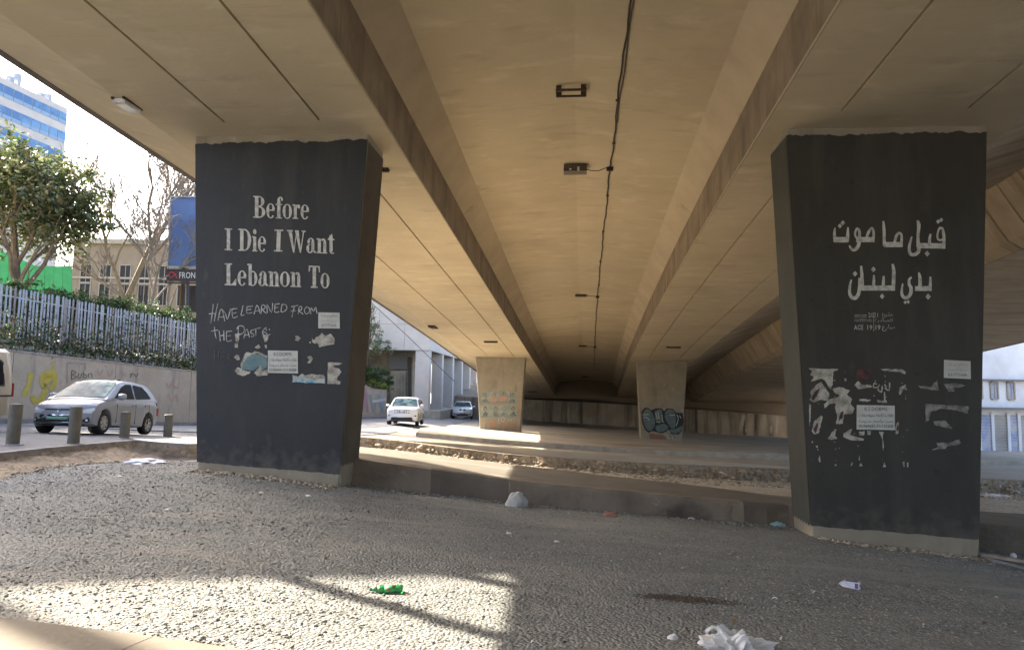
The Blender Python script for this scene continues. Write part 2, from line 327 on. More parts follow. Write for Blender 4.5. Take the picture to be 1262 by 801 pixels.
# far surface (beyond 24 m): road that bends under the bridge, with rough front edge
mb, X, Y, Z = sheet('far', lambda y: (-60 if y > 24.3 else -5.2 - (y - 24) * 180, 60), seg(24.0, 24.3, 3)[:-1] + seg(24.3, 40, 30)[:-1] + seg(40, 75, 40)[:-1] + seg(75, 150, 12), UP, None, nx=150, amp=.012, fs=.5)
fz = MB(); n = 150
XF = np.linspace(-5.2, 60, 260); YF = 24.0 + .12 * fbm(XF, XF * 0, 1.5, 9) + .07 * fbm(XF, XF * 0, 6, 10)
ZF = UP(XF, YF)
front = list(zip(XF.tolist(), YF.tolist(), ZF.tolist()))
o = mb.build('far_road', M_farroad); tag(o, 'dusty road surface bending under the overpass in the distance', kind='structure')
kb = MB()
for (x0, y0, z0), (x1, y1, z1) in zip(front, front[1:]):
    if x0 > 34: break
    dz = .42
    r0 = math.sin(x0 * 3.1) * .05 + math.sin(x0 * 9.7) * .04; r1 = math.sin(x1 * 3.1) * .05 + math.sin(x1 * 9.7) * .04
    kb.hexa([(x0, y0 - .22 + r0 - .2, z0 - dz), (x1, y1 - .22 + r1 - .2, z1 - dz), (x1, y1 + .5, z1 - dz), (x0, y0 + .5, z0 - dz),
             (x0, y0 - .22 + r0, z0 + .03), (x1, y1 - .22 + r1, z1 + .03), (x1, y1 + .25, z1 + .03), (x0, y0 + .25, z0 + .03)])
o = kb.build('kerb', M_dirt, smooth=False); tag(o, 'low broken brown kerb of the road under the bridge', kind='structure')
STB = [(24.0, -5.4), (32, -5.6), (40, -6.0), (52, -4.4), (60, -3.6), (85, -1.5), (120, 1)]
def stx(y):
    for (y0, x0), (y1, x1) in zip(STB, STB[1:]):
        if y <= y1: return x0 + (x1 - x0) * (y - y0) / (y1 - y0)
    return STB[-1][1]
mb, X, Y, Z = sheet('st', lambda y: (-14 if y < 55 else -7, stx(y)), seg(24.05, 40, 30)[:-1] + seg(40, 75, 40)[:-1] + seg(75, 120, 12), UP, None, nx=60, zoff=.028, amp=.012, fs=.5)
tag(mb.build('street', mat('street_asphalt', (.235, .232, .23), .85, noise=(.8, 9, .35, .7), col2=(.19, .187, .183), bump=(35, .5, .01), stains=[(.6, (.30, .28, .25), .56, .74, (1, .3, 1))]), smooth=True), 'grey asphalt street where the two white cars drive', kind='structure')
# pale strip of rubble lane between the near path and the far kerb
mb, X, Y, Z = sheet('lane', lambda y: (-6, 22), seg(15.0, 23.9, 30), LOW, None, nx=110, zoff=.03, amp=.02, fs=1.1)
o = mb.build('dirt_lane', M_lane, smooth=True); tag(o, 'pale strip of rubble and dust between the path and the far kerb', kind='structure')
# near path: raised slab with tall stained kerb
FR = [(-5.2, 12.75, -1.02), (-2.7, 12.5, -1.22), (0, 12.35, -1.52), (3.2, 12.25, -1.75), (4.7, 12.2, -1.84), (8.4, 11.6, -2.05), (13, 10.9, -2.2), (20, 9.8, -2.3)]
BK = [(-5.2, 15.7, -1.12), (-2.7, 15.6, -1.29), (0, 15.35, -1.55), (3.2, 14.7, -1.78), (5, 14.3, -1.93), (9.2, 13.6, -2.1), (14, 13, -2.22), (21, 12, -2.35)]
def interp(P, u):
    k = min(int(u * (len(P) - 1)), len(P) - 2); f = u * (len(P) - 1) - k
    return Vector(P[k]) * (1 - f) + Vector(P[k + 1]) * f
mb = MB(); NP = 140; rows = 7
for r in range(rows):
    for i in range(NP):
        u = i / (NP - 1); p = interp(FR, u) * (1 - r / (rows - 1)) + interp(BK, u) * (r / (rows - 1)); p.z += .006 * math.sin(p.x * 2 + r)
        if r == 0: p.y += .02 * math.sin(p.x * 5.3) + .015 * math.sin(p.x * 13); p.z -= .01
        mb.v.append(tuple(p))
for r in range(rows - 1):
    for i in range(NP - 1):
        a = r * NP + i; mb.f.append((a, a + 1, a + 1 + NP, a + NP)); mb.m.append(0)
top = mb
path = empty('raised_path', (0, 12.4, -1.8), 0, 'long raised asphalt path with a tall stained kerb between the two near pillars', 'path'); path['kind'] = 'structure'
path.pop('category', None) if hasattr(path, 'pop') else None
if 'category' in path.keys(): del path['category']
top.build('path_surface', M_paving, path, smooth=True)
# kerb stones: long poured lengths, each a piece
km = [M_kerb, mat('stained_kerb_concrete_dark', (.17, .14, .11), .93, noise=(.8, 8, .32, .7), col2=(.085, .068, .055), bump=(9, .7, .04), stains=[(2.5, (.27, .23, .18), .6, .75, (1, 1, 1))])]
us = np.linspace(0, 1, 15)
for k in range(14):
    kb = MB(); n = 9
    for j in range(n):
        u = us[k] + (us[k + 1] - us[k]) * (j / (n - 1)) * .9995; p = interp(FR, u); x, y, z = p
        zb = gz(x, y - .3) - .12; w = .012 * math.sin(x * 7) + .01 * math.sin(x * 17)
        kb.v += [(x, y + .2, zb), (x, y - .10 + w, zb), (x, y - .055 + w, (z + zb) / 2), (x, y - .035 + w * .5, z - .04), (x, y - .01, z + .012), (x, y + .2, z + .012)]
    for j in range(n - 1):
        for q in range(6): a = j * 6 + q; b = j * 6 + (q + 1) % 6; kb.f.append((a, b, b + 6, a + 6)); kb.m.append(0)
    kb.f.append((5, 4, 3, 2, 1, 0)); kb.m.append(0); b = (n - 1) * 6; kb.f.append(tuple(b + q for q in range(6))); kb.m.append(0)
    kb.build('kerb_stone', km[k % 2 if k in (3, 6, 7, 9) else 0], path)
# island pavement round the far left pillar + pavement by the far right pillar
def slab(name, poly, h, m, label, side=None):
    mb = MB(); n = len(poly); 
    for x, y in poly: mb.v.append((x, y, UP.z(x, y) - .3))
    for x, y in poly: mb.v.append((x, y, UP.z(x, y) + h))
    mb.f.append(tuple(range(n, 2 * n))); mb.m.append(0)
    for i in range(n): j = (i + 1) % n; mb.f.append((i, j, n + j, n + i)); mb.m.append(1)
    o = mb.build(name, [m, side or m]); tag(o, label, kind='structure'); return o
slab('traffic_island', [(-4.2, 32.0), (-1.2, 31.3), (6, 33.2), (16, 32.6), (30, 32), (33, 58), (8, 60), (-.5, 58), (-3.4, 52), (-5.0, 40)], .2, mat('island_paving', (.40, .355, .285), .9, noise=(.6, 8, .35, .7), col2=(.29, .255, .20), bump=(20, .4, .01), stains=[(.5, (.21, .18, .14), .55, .75, (.3, 1, 1))]), 'pale raised pavement around the feet of the two far pillars', M_kerb2)
# ================================================================ the overpass deck
over = empty('overpass_deck', DK(0, 20, 0), 0, 'wide concrete overpass deck with two box girders and a gabled slab overhead', 'overpass')
PIERS = [(-18.5, -17.6), (11.5, 12.45), (44.4, 45.3)]
def in_band(t):
    for a, b in PIERS:
        if a - .55 <= t <= b + .95: return True
    return False
T0, T1 = -34.0, 72.5
ts = set(np.arange(T0, T1 + .01, 1.0).tolist() + [T1])
for a, b in PIERS:
    for e in (a - .55, b + .95): ts.update([e - .001, e + .001])
JOINTS = [t for t in np.arange(-30.5, 72, 4.95)]
ts = sorted(ts)
def loft(profile_fn, tl, name, m, uvx=None, parent=None, smooth=False):
    mb = MB(); P = [profile_fn(t) for t in tl]; n = len(P[0])
    for t, pr in zip(tl, P):
        acc = 0.0
        for k, (s, h) in enumerate(pr):
            if k: acc += math.hypot(s - pr[k - 1][0], h - pr[k - 1][1])
            b = len(mb.v); mb.v.append(tuple(DK(s, t, h))); mb.uv[b] = (t, acc + pr[0][0] * 0 + 3)
    for i in range(len(tl) - 1):
        for k in range(n - 1):
            a = i * n + k; mb.f.append((a, a + 1, a + 1 + n, a + n)); mb.m.append(0)
    return mb.build(name, m, parent, smooth)
for sg in (-1, 1):
    def girder(t, sg=sg):
        g = 0.0 if in_band(t) else .05
        j2 = 5.75 if sg < 0 else 5.95; w = .022
        pr = [(3.10, 0.0)]
        for c in (4.12, j2): pr += [(c - w, 0), (c - w * .8, g), (c + w * .8, g), (c + w, 0)]
        pr += [(7.0, 0.0)]
        return [(sg * s, h) for s, h in pr]
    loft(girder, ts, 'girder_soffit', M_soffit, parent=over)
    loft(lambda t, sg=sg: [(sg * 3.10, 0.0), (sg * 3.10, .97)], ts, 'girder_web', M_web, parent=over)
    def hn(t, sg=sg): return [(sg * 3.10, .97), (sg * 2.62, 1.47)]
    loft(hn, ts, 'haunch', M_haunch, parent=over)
    # small drip lip along the inner lower corner
    loft(lambda t, sg=sg: [(sg * 3.098, .0), (sg * 3.075, -.012), (sg * 3.075, .035), (sg * 3.098, .04)], ts, 'drip_edge', M_haunch, parent=over)
    if sg < 0:
        loft(lambda t: [(-7.0, 0), (-8.36, .42)], ts, 'cantilever', M_soffit, parent=over)
        loft(lambda t: [(-8.36, .42), (-8.40, .38), (-8.46, .38), (-8.46, 2.0), (-8.2, 2.0), (-8.2, 1.5)], ts, 'fascia', M_fascia, parent=over)
    else:
        # rising cantilever with board marks, boards proud by a few millimetres
        tb = []; t = T0
        while t < T1: tb += [t + .002, min(t + .45, T1) - .002]; t += .45
        offs = {}
        def cant(t):
            k = int((t - T0) / .45); r = offs.setdefault(k, random.uniform(-.012, .012)); return [(7.0, 0.0), (8.2, .39 + r), (9.5, .8 + r)]
        loft(cant, tb, 'cantilever', M_ribconc, parent=over)
tj = set(ts)
for j in JOINTS: tj.update([j - .03, j - .012, j + .012, j + .03])
tj = sorted(tj)
def slab_pr(t):
    e = .007 if any(abs(t - j) < .02 for j in JOINTS) else 0.0
    return [(-2.62, 1.47 + e), (-1.3, 1.60 + e), (0.0, 1.70 + e), (.03, 1.70 + e), (1.3, 1.60 + e), (2.62, 1.47 + e)]
loft(slab_pr, tj, 'middle_slab', M_soffit, parent=over)
loft(lambda t: [(-8.2, 1.5), (-2.8, 1.78), (0, 1.9), (2.8, 1.78), (9.6, 1.45)], ts, 'road_deck', M_road, parent=over)
# end wall between the girders, where the deck meets the abutment
mb = MB()
p = [DK(-8.44, T1 + .6, -.25), DK(20, T1 + .6, -.25), DK(20, T1 + .6, 2.1), DK(-8.44, T1 + .6, 2.1)]; q = [DK(-8.44, T1 - .3, -.25), DK(20, T1 - .3, -.25), DK(20, T1 - .3, 2.1), DK(-8.44, T1 - .3, 2.1)]
mb.hexa([q[0], q[1], p[1], p[0], q[3], q[2], p[2], p[3]]); mb.build('end_wall', M_web, over)
# the parallel ramp deck on the right, lower, with board-marked web
ramp = empty('ramp_deck', DK(14, 20, -.5), 0, 'lower board marked ramp girder running beside the overpass on the right', 'ramp')
tb = []; t = T0
bw = []
while t < T1:
    w = random.choice([.28, .34, .42, .5]); bw.append((t, min(t + w, T1))); t += w
def board_loft(prof, name, rel, cols=1):
    mb = MB()
    for a, b in bw:
        r = random.uniform(-rel, rel); P = [(s + (r if k else r), h - abs(r) * .6) for k, (s, h) in enumerate(prof)]; n = len(P); base = len(mb.v); tone = random.uniform(0, 40)
        for t in (a + .003, b - .003):
            acc = 0
            for k, (s, h) in enumerate(P):
                if k: acc += math.hypot(s - P[k - 1][0], h - P[k - 1][1])
                mb.uv[len(mb.v)] = (t * 1.0 + tone, acc + tone); mb.v.append(tuple(DK(s, t, h)))
        for k in range(n - 1): mb.f.append((base + k, base + k + 1, base + n + k + 1, base + n + k)); mb.m.append(0)
        if base:    # step between neighbouring boards
            pb = base - n
            for k in range(n - 1): mb.f.append((pb + k, pb + k + 1, base + k + 1, base + k)); mb.m.append(0)
    return mb.build(name, M_ribconc, ramp)
board_loft([(9.45, .85), (9.75, .35), (10.0, -.05), (10.15, -.28), (10.45, -.46)], 'ramp_web', .035)
board_loft([(10.45, -.47), (13, -.5), (16, -.5), (19.1, -.5)], 'ramp_soffit', .012)
loft(lambda t: [(19.1, -.5), (19.6, .4), (21.2, .8), (21.25, .78), (21.25, 2.3), (21.0, 2.3), (21.0, 1.5)], [T0, 0, 20, 40, T1], 'ramp_fascia', M_fascia, parent=ramp)
loft(lambda t: [(9.6, 1.36), (21.0, 1.5)], [T0, 20, T1], 'ramp_road', M_road, parent=ramp)
# ================================================================ pillars
def zbase(s, t, zf): P = DK(s, t, 0); return zf(P.x, P.y)
def make_pillar(sg, t0, t1, zf, label, foot_h=.2):
    c = DK(sg * 5.0, t0, 0); zb = min(zf(*DK(sg * s, t, 0).xy) for s in (3.6, 6.2) for t in (t0, t1)) - .35
    root = empty('pillar', (c.x, c.y, zb + .35), 0, label, 'pillar', 'overpass pillars')
    top = {}
    def P(s, t, z): q = DK(sg * s, t, 0); return Vector((q.x, q.y, z))
    def corner(t, inner, z):      # battered faces; z from base to soffit
        zt = DK(0, t, 0).z; f = max(0, min(1, (z - zb - .35) / (zt - zb - .35)))
        s = (3.74 - .28 * f) if inner else (6.17 + .40 * f); return P(s, t, z)
    ch = .03
    mb = MB(); zs = [zb] + list(np.linspace(zb + .35, DK(0, t0, 0).z - .0, 9)); rings = []
    for z in zs:
        zt = z
        a, b, c2, d = corner(t0, True, zt), corner(t0, False, zt), corner(t1, False, zt), corner(t1, True, zt)
        ring = []
        for p, n1, n2 in ((a, d, b), (b, a, c2), (c2, b, d), (d, c2, a)):
            ring += [p + (n1 - p).normalized() * ch, p + (n2 - p).normalized() * ch]
        base = len(mb.v); mb.v += [tuple(v) for v in ring]; rings.append(base)
    for r0, r1 in zip(rings, rings[1:]):
        for k in range(8): mb.f.append((r0 + k, r0 + (k + 1) % 8, r1 + (k + 1) % 8, r1 + k)); mb.m.append(0)
    mb.f.append(tuple(rings[-1] + k for k in range(8))); mb.m.append(0)
    if sg > 0: pass
    mb.build('shaft', M_pier, root)
    return root, corner, zb
def ragged(a, b, n, amp, seed):
    r = random.Random(seed); out = []; v = 0
    for i in range(n + 1): v = v * .6 + r.uniform(-amp, amp) * .7; out.append(v)
    return out
def paint_coat(root, sg, corner, t0, t1, zbl, zbr, ztop, side=True, seed=1, pm_=None, smat=None):
    """thin skin of black paint on the front face (ragged top and bottom) and on the inner side"""
    mb = MB(); n = 60; ra = ragged(0, 1, n, .03, seed); rb = ragged(0, 1, n, .02, seed + 5)
    eps = AX * -.005
    for i in range(n + 1):
        u = i / n; zb_ = zbl * (1 - u) + zbr * u + rb[i] * .5; zt = ztop + ra[i] - .02
        for j in range(2):
            z = zb_ if j == 0 else zt
            a, b = corner(t0, True, z), corner(t0, False, z)
            if sg < 0: a, b = b, a
            a = a + (b - a).normalized() * .004; b = b - (b - a).normalized() * .012
            mb.v.append(tuple(a * (1 - u) + b * u + eps))
    for i in range(n): k = 2 * i; mb.f.append((k, k + 2, k + 3, k + 1)); mb.m.append(0)
    mb.build('paint_coat', pm_ or M_black, root)
    if side:
        mb = MB(); out = PE * (-.006 * sg); n = 40
        for i in range(n + 1):
            u = i / n
            for z in (zbl + .0 + .02 * math.sin(i * 1.1) + .01 * math.sin(i * 2.9), ztop - .04 + .015 * math.sin(i * 1.7)):
                a = corner(t0, True, z); b = corner(t1, True, z); mb.v.append(tuple(a * (1 - u) + b * u + out))
        for i in range(n): k = 2 * i; mb.f.append((k, k + 2, k + 3, k + 1)); mb.m.append(0)
        mb.build('side_paint', smat or M_blackside, root)
TL, TR = 11.49, 11.58
pl, cl, zl = make_pillar(-1, TL, 12.4, gz, 'near left pillar painted black with white English lettering Before I Die')
pr_, cr_, zr = make_pillar(1, TR, 12.5, gz, 'near right pillar painted black with white Arabic lettering')
paint_coat(pl, -1, cl, TL, 12.4, -1.26, -1.40, DK(0, TL, 0).z - .10, side=True, seed=3, smat=mat('grimy_brown_side', (.105, .088, .068), .9, noise=(1.5, 8, .35, .7), col2=(.07, .06, .047), bump=(12, .5, .02), stains=[(2, (.16, .135, .10), .6, .75, (1, 1, .3))]))
paint_coat(pr_, 1, cr_, TR, 12.5, -1.98, -2.10, DK(0, TR, 0).z - .08, side=True, seed=8, pm_=M_black2)
pfl, cfl, zfl = make_pillar(-1, 44.2, 45.2, UP.z, 'far left pillar with rows of portrait posters and orange graffiti')
pfr, cfr, zfr = make_pillar(1, 44.9, 45.9, UP.z, 'far right pillar with blue grey bubble graffiti')
# pair just behind the camera, out of view but holding the deck
def zback(x, y): return gz(x, y)
b1, _, _ = make_pillar(-1, -18.5, -17.6, zback, 'plain concrete pillar behind the viewpoint on the left side')
b2, _, _ = make_pillar(1, -18.5, -17.6, zback, 'plain concrete pillar behind the viewpoint on the right side')
# ramp pillars
for k, t0 in enumerate((20.0, 55.0)): pass
# ================================================================ abutment wall
ab = empty('abutment_wall', (8, 70, -3.4), 0, 'stained concrete abutment wall closing the far end under the bridge', 'wall')
def wall_run(P, root, m, name='wall_panel', th=.5, g=.012):
    """P: list of (x, y, zbase, ztop)"""
    for (x0, y0, a0, b0), (x1, y1, a1, b1) in zip(P, P[1:]):
        d = Vector((x1 - x0, y1 - y0, 0)).normalized(); n = Vector((-d.y, d.x, 0)) * th
        e = d * g
        A, B = Vector((x0, y0, 0)) + e, Vector((x1, y1, 0)) - e
        mb = MB(); z = lambda p, h: Vector((p.x, p.y, h))
        mb.hexa([z(A, a0 - .5), z(B, a1 - .5), z(B + n, a1 - .5), z(A + n, a0 - .5), z(A, b0), z(B, b1), z(B + n, b1), z(A + n, b0)])
        mb.build(name, m, root)
M_abut = mat('abutment_concrete', (.42, .355, .265), .92, noise=(.7, 8, .35, .7), col2=(.29, .24, .175), bump=(6, .6, .03),
    stains=[(.8, (.085, .07, .055), .48, .7, (2.0, 2.0, .12)), (1.1, (.5, .46, .38), .6, .72, (1.3, 1.3, .3))])
W = []
for px, yb, yt, Y in ((560, 510, 488, 76), (645, 520, 492, 72), (720, 525, 495.5, 70.5), (800, 531, 500, 69), (880, 538, 506, 67), (960, 545.5, 512, 65), (1050, 553, 519, 62.5)):
    b = U(px, yb, Y); t = U(px, yt, Y); W.append((b.x, b.y, b.z, t.z))
wall_run(W, ab, M_abut, g=-.01)
# fill behind the wall top so no sky shows under the ramp
mb = MB()
for k in range(len(W) - 1):
    x0, y0, _, t0 = W[k]; x1, y1, _, t1 = W[k + 1]
    mb.add([(x0, y0 + .4, t0 - .03), (x1, y1 + .4, t1 - .03), (x1 + 1, y1 + 14, t1 + 1.5), (x0 + 1, y0 + 14, t0 + 1.5)], [(0, 1, 2, 3)])
mb.build('fill_bank', M_dirt, ab)
mb = MB(); 
for k in range(1, len(W) - 1):
    x0, y0, _, t0 = W[k]; x1, y1, _, t1 = W[k + 1]
    mb.hexa([(x0, y0 + 2.2, t0 - .2), (x1, y1 + 2.2, t1 - .2), (x1, y1 + 2.6, t1 - .2), (x0, y0 + 2.6, t0 - .2), (x0, y0 + 2.2, t0 + 1.2), (x1, y1 + 2.2, t1 + 1.2), (x1, y1 + 2.6, t1 + 1.2), (x0, y0 + 2.6, t0 + 1.2)])
mb.build('back_wall', M_web, ab)
# sloping dirt bank at the wall foot
mb = MB(); n = 40; bx = []
for i in range(n + 1):
    u = i / n; k = min(int(u * 5) , 4); f = u * 5 - k; w0, w1 = W[1 + k - 0] , W[min(2 + k, 6)]
    x = w0[0] * (1 - f) + w1[0] * f; y = w0[1] * (1 - f) + w1[1] * f; z = w0[2] * (1 - f) + w1[2] * f
    for q, (dy, dz) in enumerate(((.3, .25), (-3, .12), (-8, .05), (-16, .0))):
        zz = z + dz if q == 0 else max(UP.z(x - q * .3, y + dy) + .06 + dz, UP.z(x, y + dy)) 
        mb.v.append((x - q * .3, y + dy, zz + .05 * math.sin(i * 1.9 + q)))
for i in range(n):
    for q in range(3): a = i * 4 + q; mb.f.append((a, a + 1, a + 5, a + 4)); mb.m.append(0)
tag(mb.build('dirt_bank', mat('bank_dirt', (.33, .29, .22), .95, noise=(.6, 9, .35, .7), col2=(.22, .19, .145), bump=(5, .8, .05)), smooth=True), 'dusty dirt bank sloping up to the abutment wall', kind='structure')
# ================================================================ fixtures and conduit under the slab
M_rust = mat('rusty_dark_steel', (.06, .045, .035), .8, noise=(20, 5, .4, .7), col2=(.12, .07, .04), metal=.3)
M_lampbody = mat('dirty_lamp_housing', (.16, .13, .10), .6, noise=(15, 4, .4, .7), col2=(.09, .075, .06))
M_lampglass = mat('lamp_glass', (.7, .68, .6), .15, spec=.6)
M_cable = mat('black_conduit', (.035, .028, .022), .6)
def slab_h(s): return 1.70 - abs(s) * .088
def on_soffit(px, py, hfun):
    d = ray(px, py); best = None
    for i in range(400):
        Y = 3 + i * .2
        p = d * (Y / d.y); t = p.x * AX.x + p.y * AX.y; q = t - 8; s = p.x * PE.x + p.y * PE.y - S0 - C1 * q * q
        if p.z - (4.94 + SL * t + C2 * q * q) > hfun(s): return s, t
    return 0, 60
LG = 'light fittings along the slab ridge'
# empty mounting bracket
s0, t0 = on_soffit(704, 103, slab_h)
r = empty('lamp_bracket', DK(s0, t0, slab_h(s0)), 0, 'bare rusty mounting frame without its lamp, nearest fitting on the slab ridge', 'bracket')
mb = MB()
def bar(mb, a, b, w=.03, h=.03, mi=0):
    a, b = Vector(a), Vector(b); d = (b - a).normalized(); n = d.cross(Vector((0, 0, 1))).normalized() * w / 2 if abs(d.z) < .9 else Vector((w / 2, 0, 0)); u = d.cross(n).normalized() * h / 2
    mb.hexa([a - n - u, a + n - u, b + n - u, b - n - u, a - n + u, a + n + u, b + n + u, b - n + u], mi)
L_, W_ = .29, .13
for e in (-W_, W_):
    bar(mb, DK(s0 - L_, t0 + e, slab_h(0) - .10), DK(s0 + L_, t0 + e, slab_h(0) - .10), .02 if e > 0 else .035, .04)
mb.build('frame_rail', M_rust, r)
for sx in (-1, 1):
    mb = MB(); bar(mb, DK(s0 + sx * L_, t0 - W_, slab_h(0) - .1), DK(s0 + sx * L_, t0 + W_, slab_h(0) - .1), .02, .03)
    for e in (-W_, W_): mb.box(DK(s0 + sx * (L_ - .05), t0 + e, slab_h(0) - .05), (.10, .07, .10))
    mb.build('bracket_arm', M_rust, r)
def conduit_s(t): return .87 + .015 * math.sin(t * 1.3)
def lamp(px, py, label, glow=True, flat=False):
    s, t = on_soffit(px, py, slab_h); h = slab_h(0)
    r = empty('tunnel_lamp', DK(s, t, h), 0, label, 'lamp', LG)
    hw, hd, hh = (.29, .14, .17) if not flat else (.27, .13, .07)
    mb = MB(); z = h - .03
    mb.hexa([DK(s - hw, t - hd, z - hh), DK(s + hw, t - hd, z - hh), DK(s + hw, t + hd, z - hh), DK(s - hw, t + hd, z - hh), DK(s - hw + .01, t - hd, z), DK(s + hw - .01, t - hd, z), DK(s + hw, t + hd, z), DK(s - hw, t + hd, z)])
    mb.build('housing', M_lampbody, r)
    mb = MB()                                     # cooling fins / grille bars on the near face
    for k in range(9):
        x = s - hw + .03 + k * (2 * hw - .06) / 8; mb.box(DK(x, t - hd - .008, z - hh * .5), (.012, .02, hh * .9))
    bar(mb, DK(s - hw, t - hd - .012, z - hh * .95), DK(s + hw, t - hd - .012, z - hh * .95), .02, .02)
    mb.build('grille', M_rust, r)
    if not flat:
        mb = MB(); mb.box(DK(s + .08, t - hd - .02, z - hh * .72), (.05, .012, .10)); mb.build('lamp_glass', M_lampglass, r); mb = MB(); mb.box(DK(s - .12, t - hd - .02, z - hh * .8), (.05, .012, .04)); mb.build('lamp_glass', M_lampglass, r)
    for sx in (-1, 1): mb = MB(); mb.box(DK(s + sx * (hw - .06), t, h - .02), (.05, .16, .06)); mb.build('mount', M_rust, r)
    mb = MB(); c = conduit_s(t)
    mb.tube([DK(s + hw, t - .02, z - hh * .55), DK(s + hw + .10, t - .02, z - hh * .75), DK((s + hw + c) / 2, t - .03, z - hh * .8), DK(c - .1, t - .01, z - .06), DK(c, t, slab_h(c) - .03)], .011, 5)
    mb.build('lamp_cable', M_cable, r)
    return s, t
lam = [lamp(709, 203, 'boxy lamp with grille on the slab ridge, largest of the fittings'), lamp(716, 363, 'second lamp along the slab ridge, beyond the boxy one', flat=True),
       lamp(718, 425, 'small lamp far along the slab ridge with two bolts beyond it', flat=True), lamp(721, 463, 'farthest lamp of the slab ridge, near the end wall', flat=True)]
cd = empty('conduit', DK(.87, 20, slab_h(.87)), 0, 'thin black cable conduit running along the slab right of the ridge', 'conduit')
mb = MB(); tt = np.arange(-10, 62, .35); mb.tube([DK(conduit_s(t) + .012 * math.sin(t * 5.1), t, slab_h(.87) - .025) for t in tt], .017, 6); mb.build('pipe', M_cable, cd)
mb = MB()
tt = np.arange(-10, 15.2, .4); mb.tube([DK(conduit_s(t) + .045 + .02 * math.sin(t * 2.1), t, slab_h(.9) - .02) for t in tt], .012, 5); mb.build('cable', M_cable, cd)
for s, t in lam[:3]:
    mb = MB(); mb.box(DK(conduit_s(t), t, slab_h(.87) - .04), (.16, .10, .08)); mb.build('junction_box', M_cable, cd)
for t in (3.5, 7, 10.3, 13.8, 15.9, 19.5, 23, 27, 31):
    mb = MB(); mb.box(DK(conduit_s(t), t, slab_h(.87) - .022), (.07, .03, .04)); mb.build('clip', M_rust, cd)
# small recessed lamps on the girder soffits
M_whitelamp = mat('white_lamp_plastic', (.62, .60, .58), .4, noise=(8, 3, .4, .7), col2=(.4, .38, .36))
def soffit_lamp(px, py, label, m, sz=(.5, .16, .05), h=0.0):
    s, t = on_soffit(px, py, lambda s: h); r = empty('girder_lamp', DK(s, t, h), 0, label, 'lamp', 'flat lamps on the girder soffits')
    mb = MB(); c = DK(s, t, h - .04); R = Matrix.Rotation(-YAW, 3, 'Z'); mb.box(c, (sz[0], sz[1], sz[2]), rot=R); mb.build('housing', m, r)
    mb = MB(); mb.box(c - Vector((0, 0, sz[2] / 2 + .004)), (sz[0] * .82, sz[1] * .6, .012), rot=R); mb.build('diffuser', M_lampglass if m is M_whitelamp else M_rust, r)
    for sx in (-1, 1): mb = MB(); mb.box(c + R @ Vector((sx * sz[0] * .46, 0, .03)), (.03, sz[1] * 1.15, .04), rot=R); mb.build('clip', M_rust, r)
soffit_lamp(157, 126, 'white flat lamp under the near left deck edge', M_whitelamp, (.20, .42, .07))
soffit_lamp(534, 402, 'small dark lamp on the left girder near the deck edge, beyond the painted pillar', M_rust, (.3, .9, .06))
soffit_lamp(605, 420, 'flat dark lamp on the left girder just before the far left pillar', M_rust, (.72, .3, .05))
soffit_lamp(830, 427, 'flat dark lamp on the right girder just before the far right pillar', M_rust, (.72, .3, .05))
soffit_lamp(656, 482, 'farthest flat lamp on the left girder behind the far left pillar', M_rust, (.9, .3, .05))
soffit_lamp(475, 204, 'pair of short rusty bolts plate beside the top of the near left pillar', M_rust, (.12, .12, .03))
tag(bpy.data.objects[COL.objects[-1].name].parent, 'tiny rusty bolt plate on the soffit beside the top of the near left pillar')
# ================================================================ lettering (flat paint, traced on the pillar faces)
def face_fn(t, off):
    return lambda x, y: on_t(x, y, t, off)
def poly_stroke(mb, pts, w, fn, z=0.0, closed=False, taper=None):
    """brush stroke on a face: pts in photo pixels, w width (scalar or list) in pixels"""
    P = [Vector((x, y)) for x, y in pts]; n = len(P); ww = w if isinstance(w, (list, tuple)) else [w] * n
    if closed: P.append(P[0]); ww = list(ww) + [ww[0]]; n += 1
    L, R = [], []
    for i in range(n):
        a = P[i - 1] if i > 0 else (P[-2] if closed else P[0]); b = P[i + 1] if i < n - 1 else (P[1] if closed else P[-1])
        d = (b - a); d = d.normalized() if d.length > 0 else Vector((1, 0)); q = Vector((-d.y, d.x)) * ww[i] / 2
        L.append(P[i] + q); R.append(P[i] - q)
    b0 = len(mb.v)
    for l, r in zip(L, R): mb.v.append(tuple(fn(l.x, l.y))); mb.v.append(tuple(fn(r.x, r.y)))
    for i in range(n - 1): k = b0 + 2 * i; mb.f.append((k, k + 2, k + 3, k + 1)); mb.m.append(0)
def smooth_pts(pts, k=4):
    out = []; n = len(pts)
    for i in range(n - 1):
        p0 = pts[max(i - 1, 0)]; p1 = pts[i]; p2 = pts[i + 1]; p3 = pts[min(i + 2, n - 1)]
        for j in range(k):
            t = j / k; out.append(tuple(.5 * ((2 * p1[c]) + (-p0[c] + p2[c]) * t + (2 * p0[c] - 5 * p1[c] + 4 * p2[c] - p3[c]) * t * t + (-p0[c] + 3 * p1[c] - 3 * p2[c] + p3[c]) * t ** 3) for c in range(2)))
    out.append(tuple(pts[-1])); return out
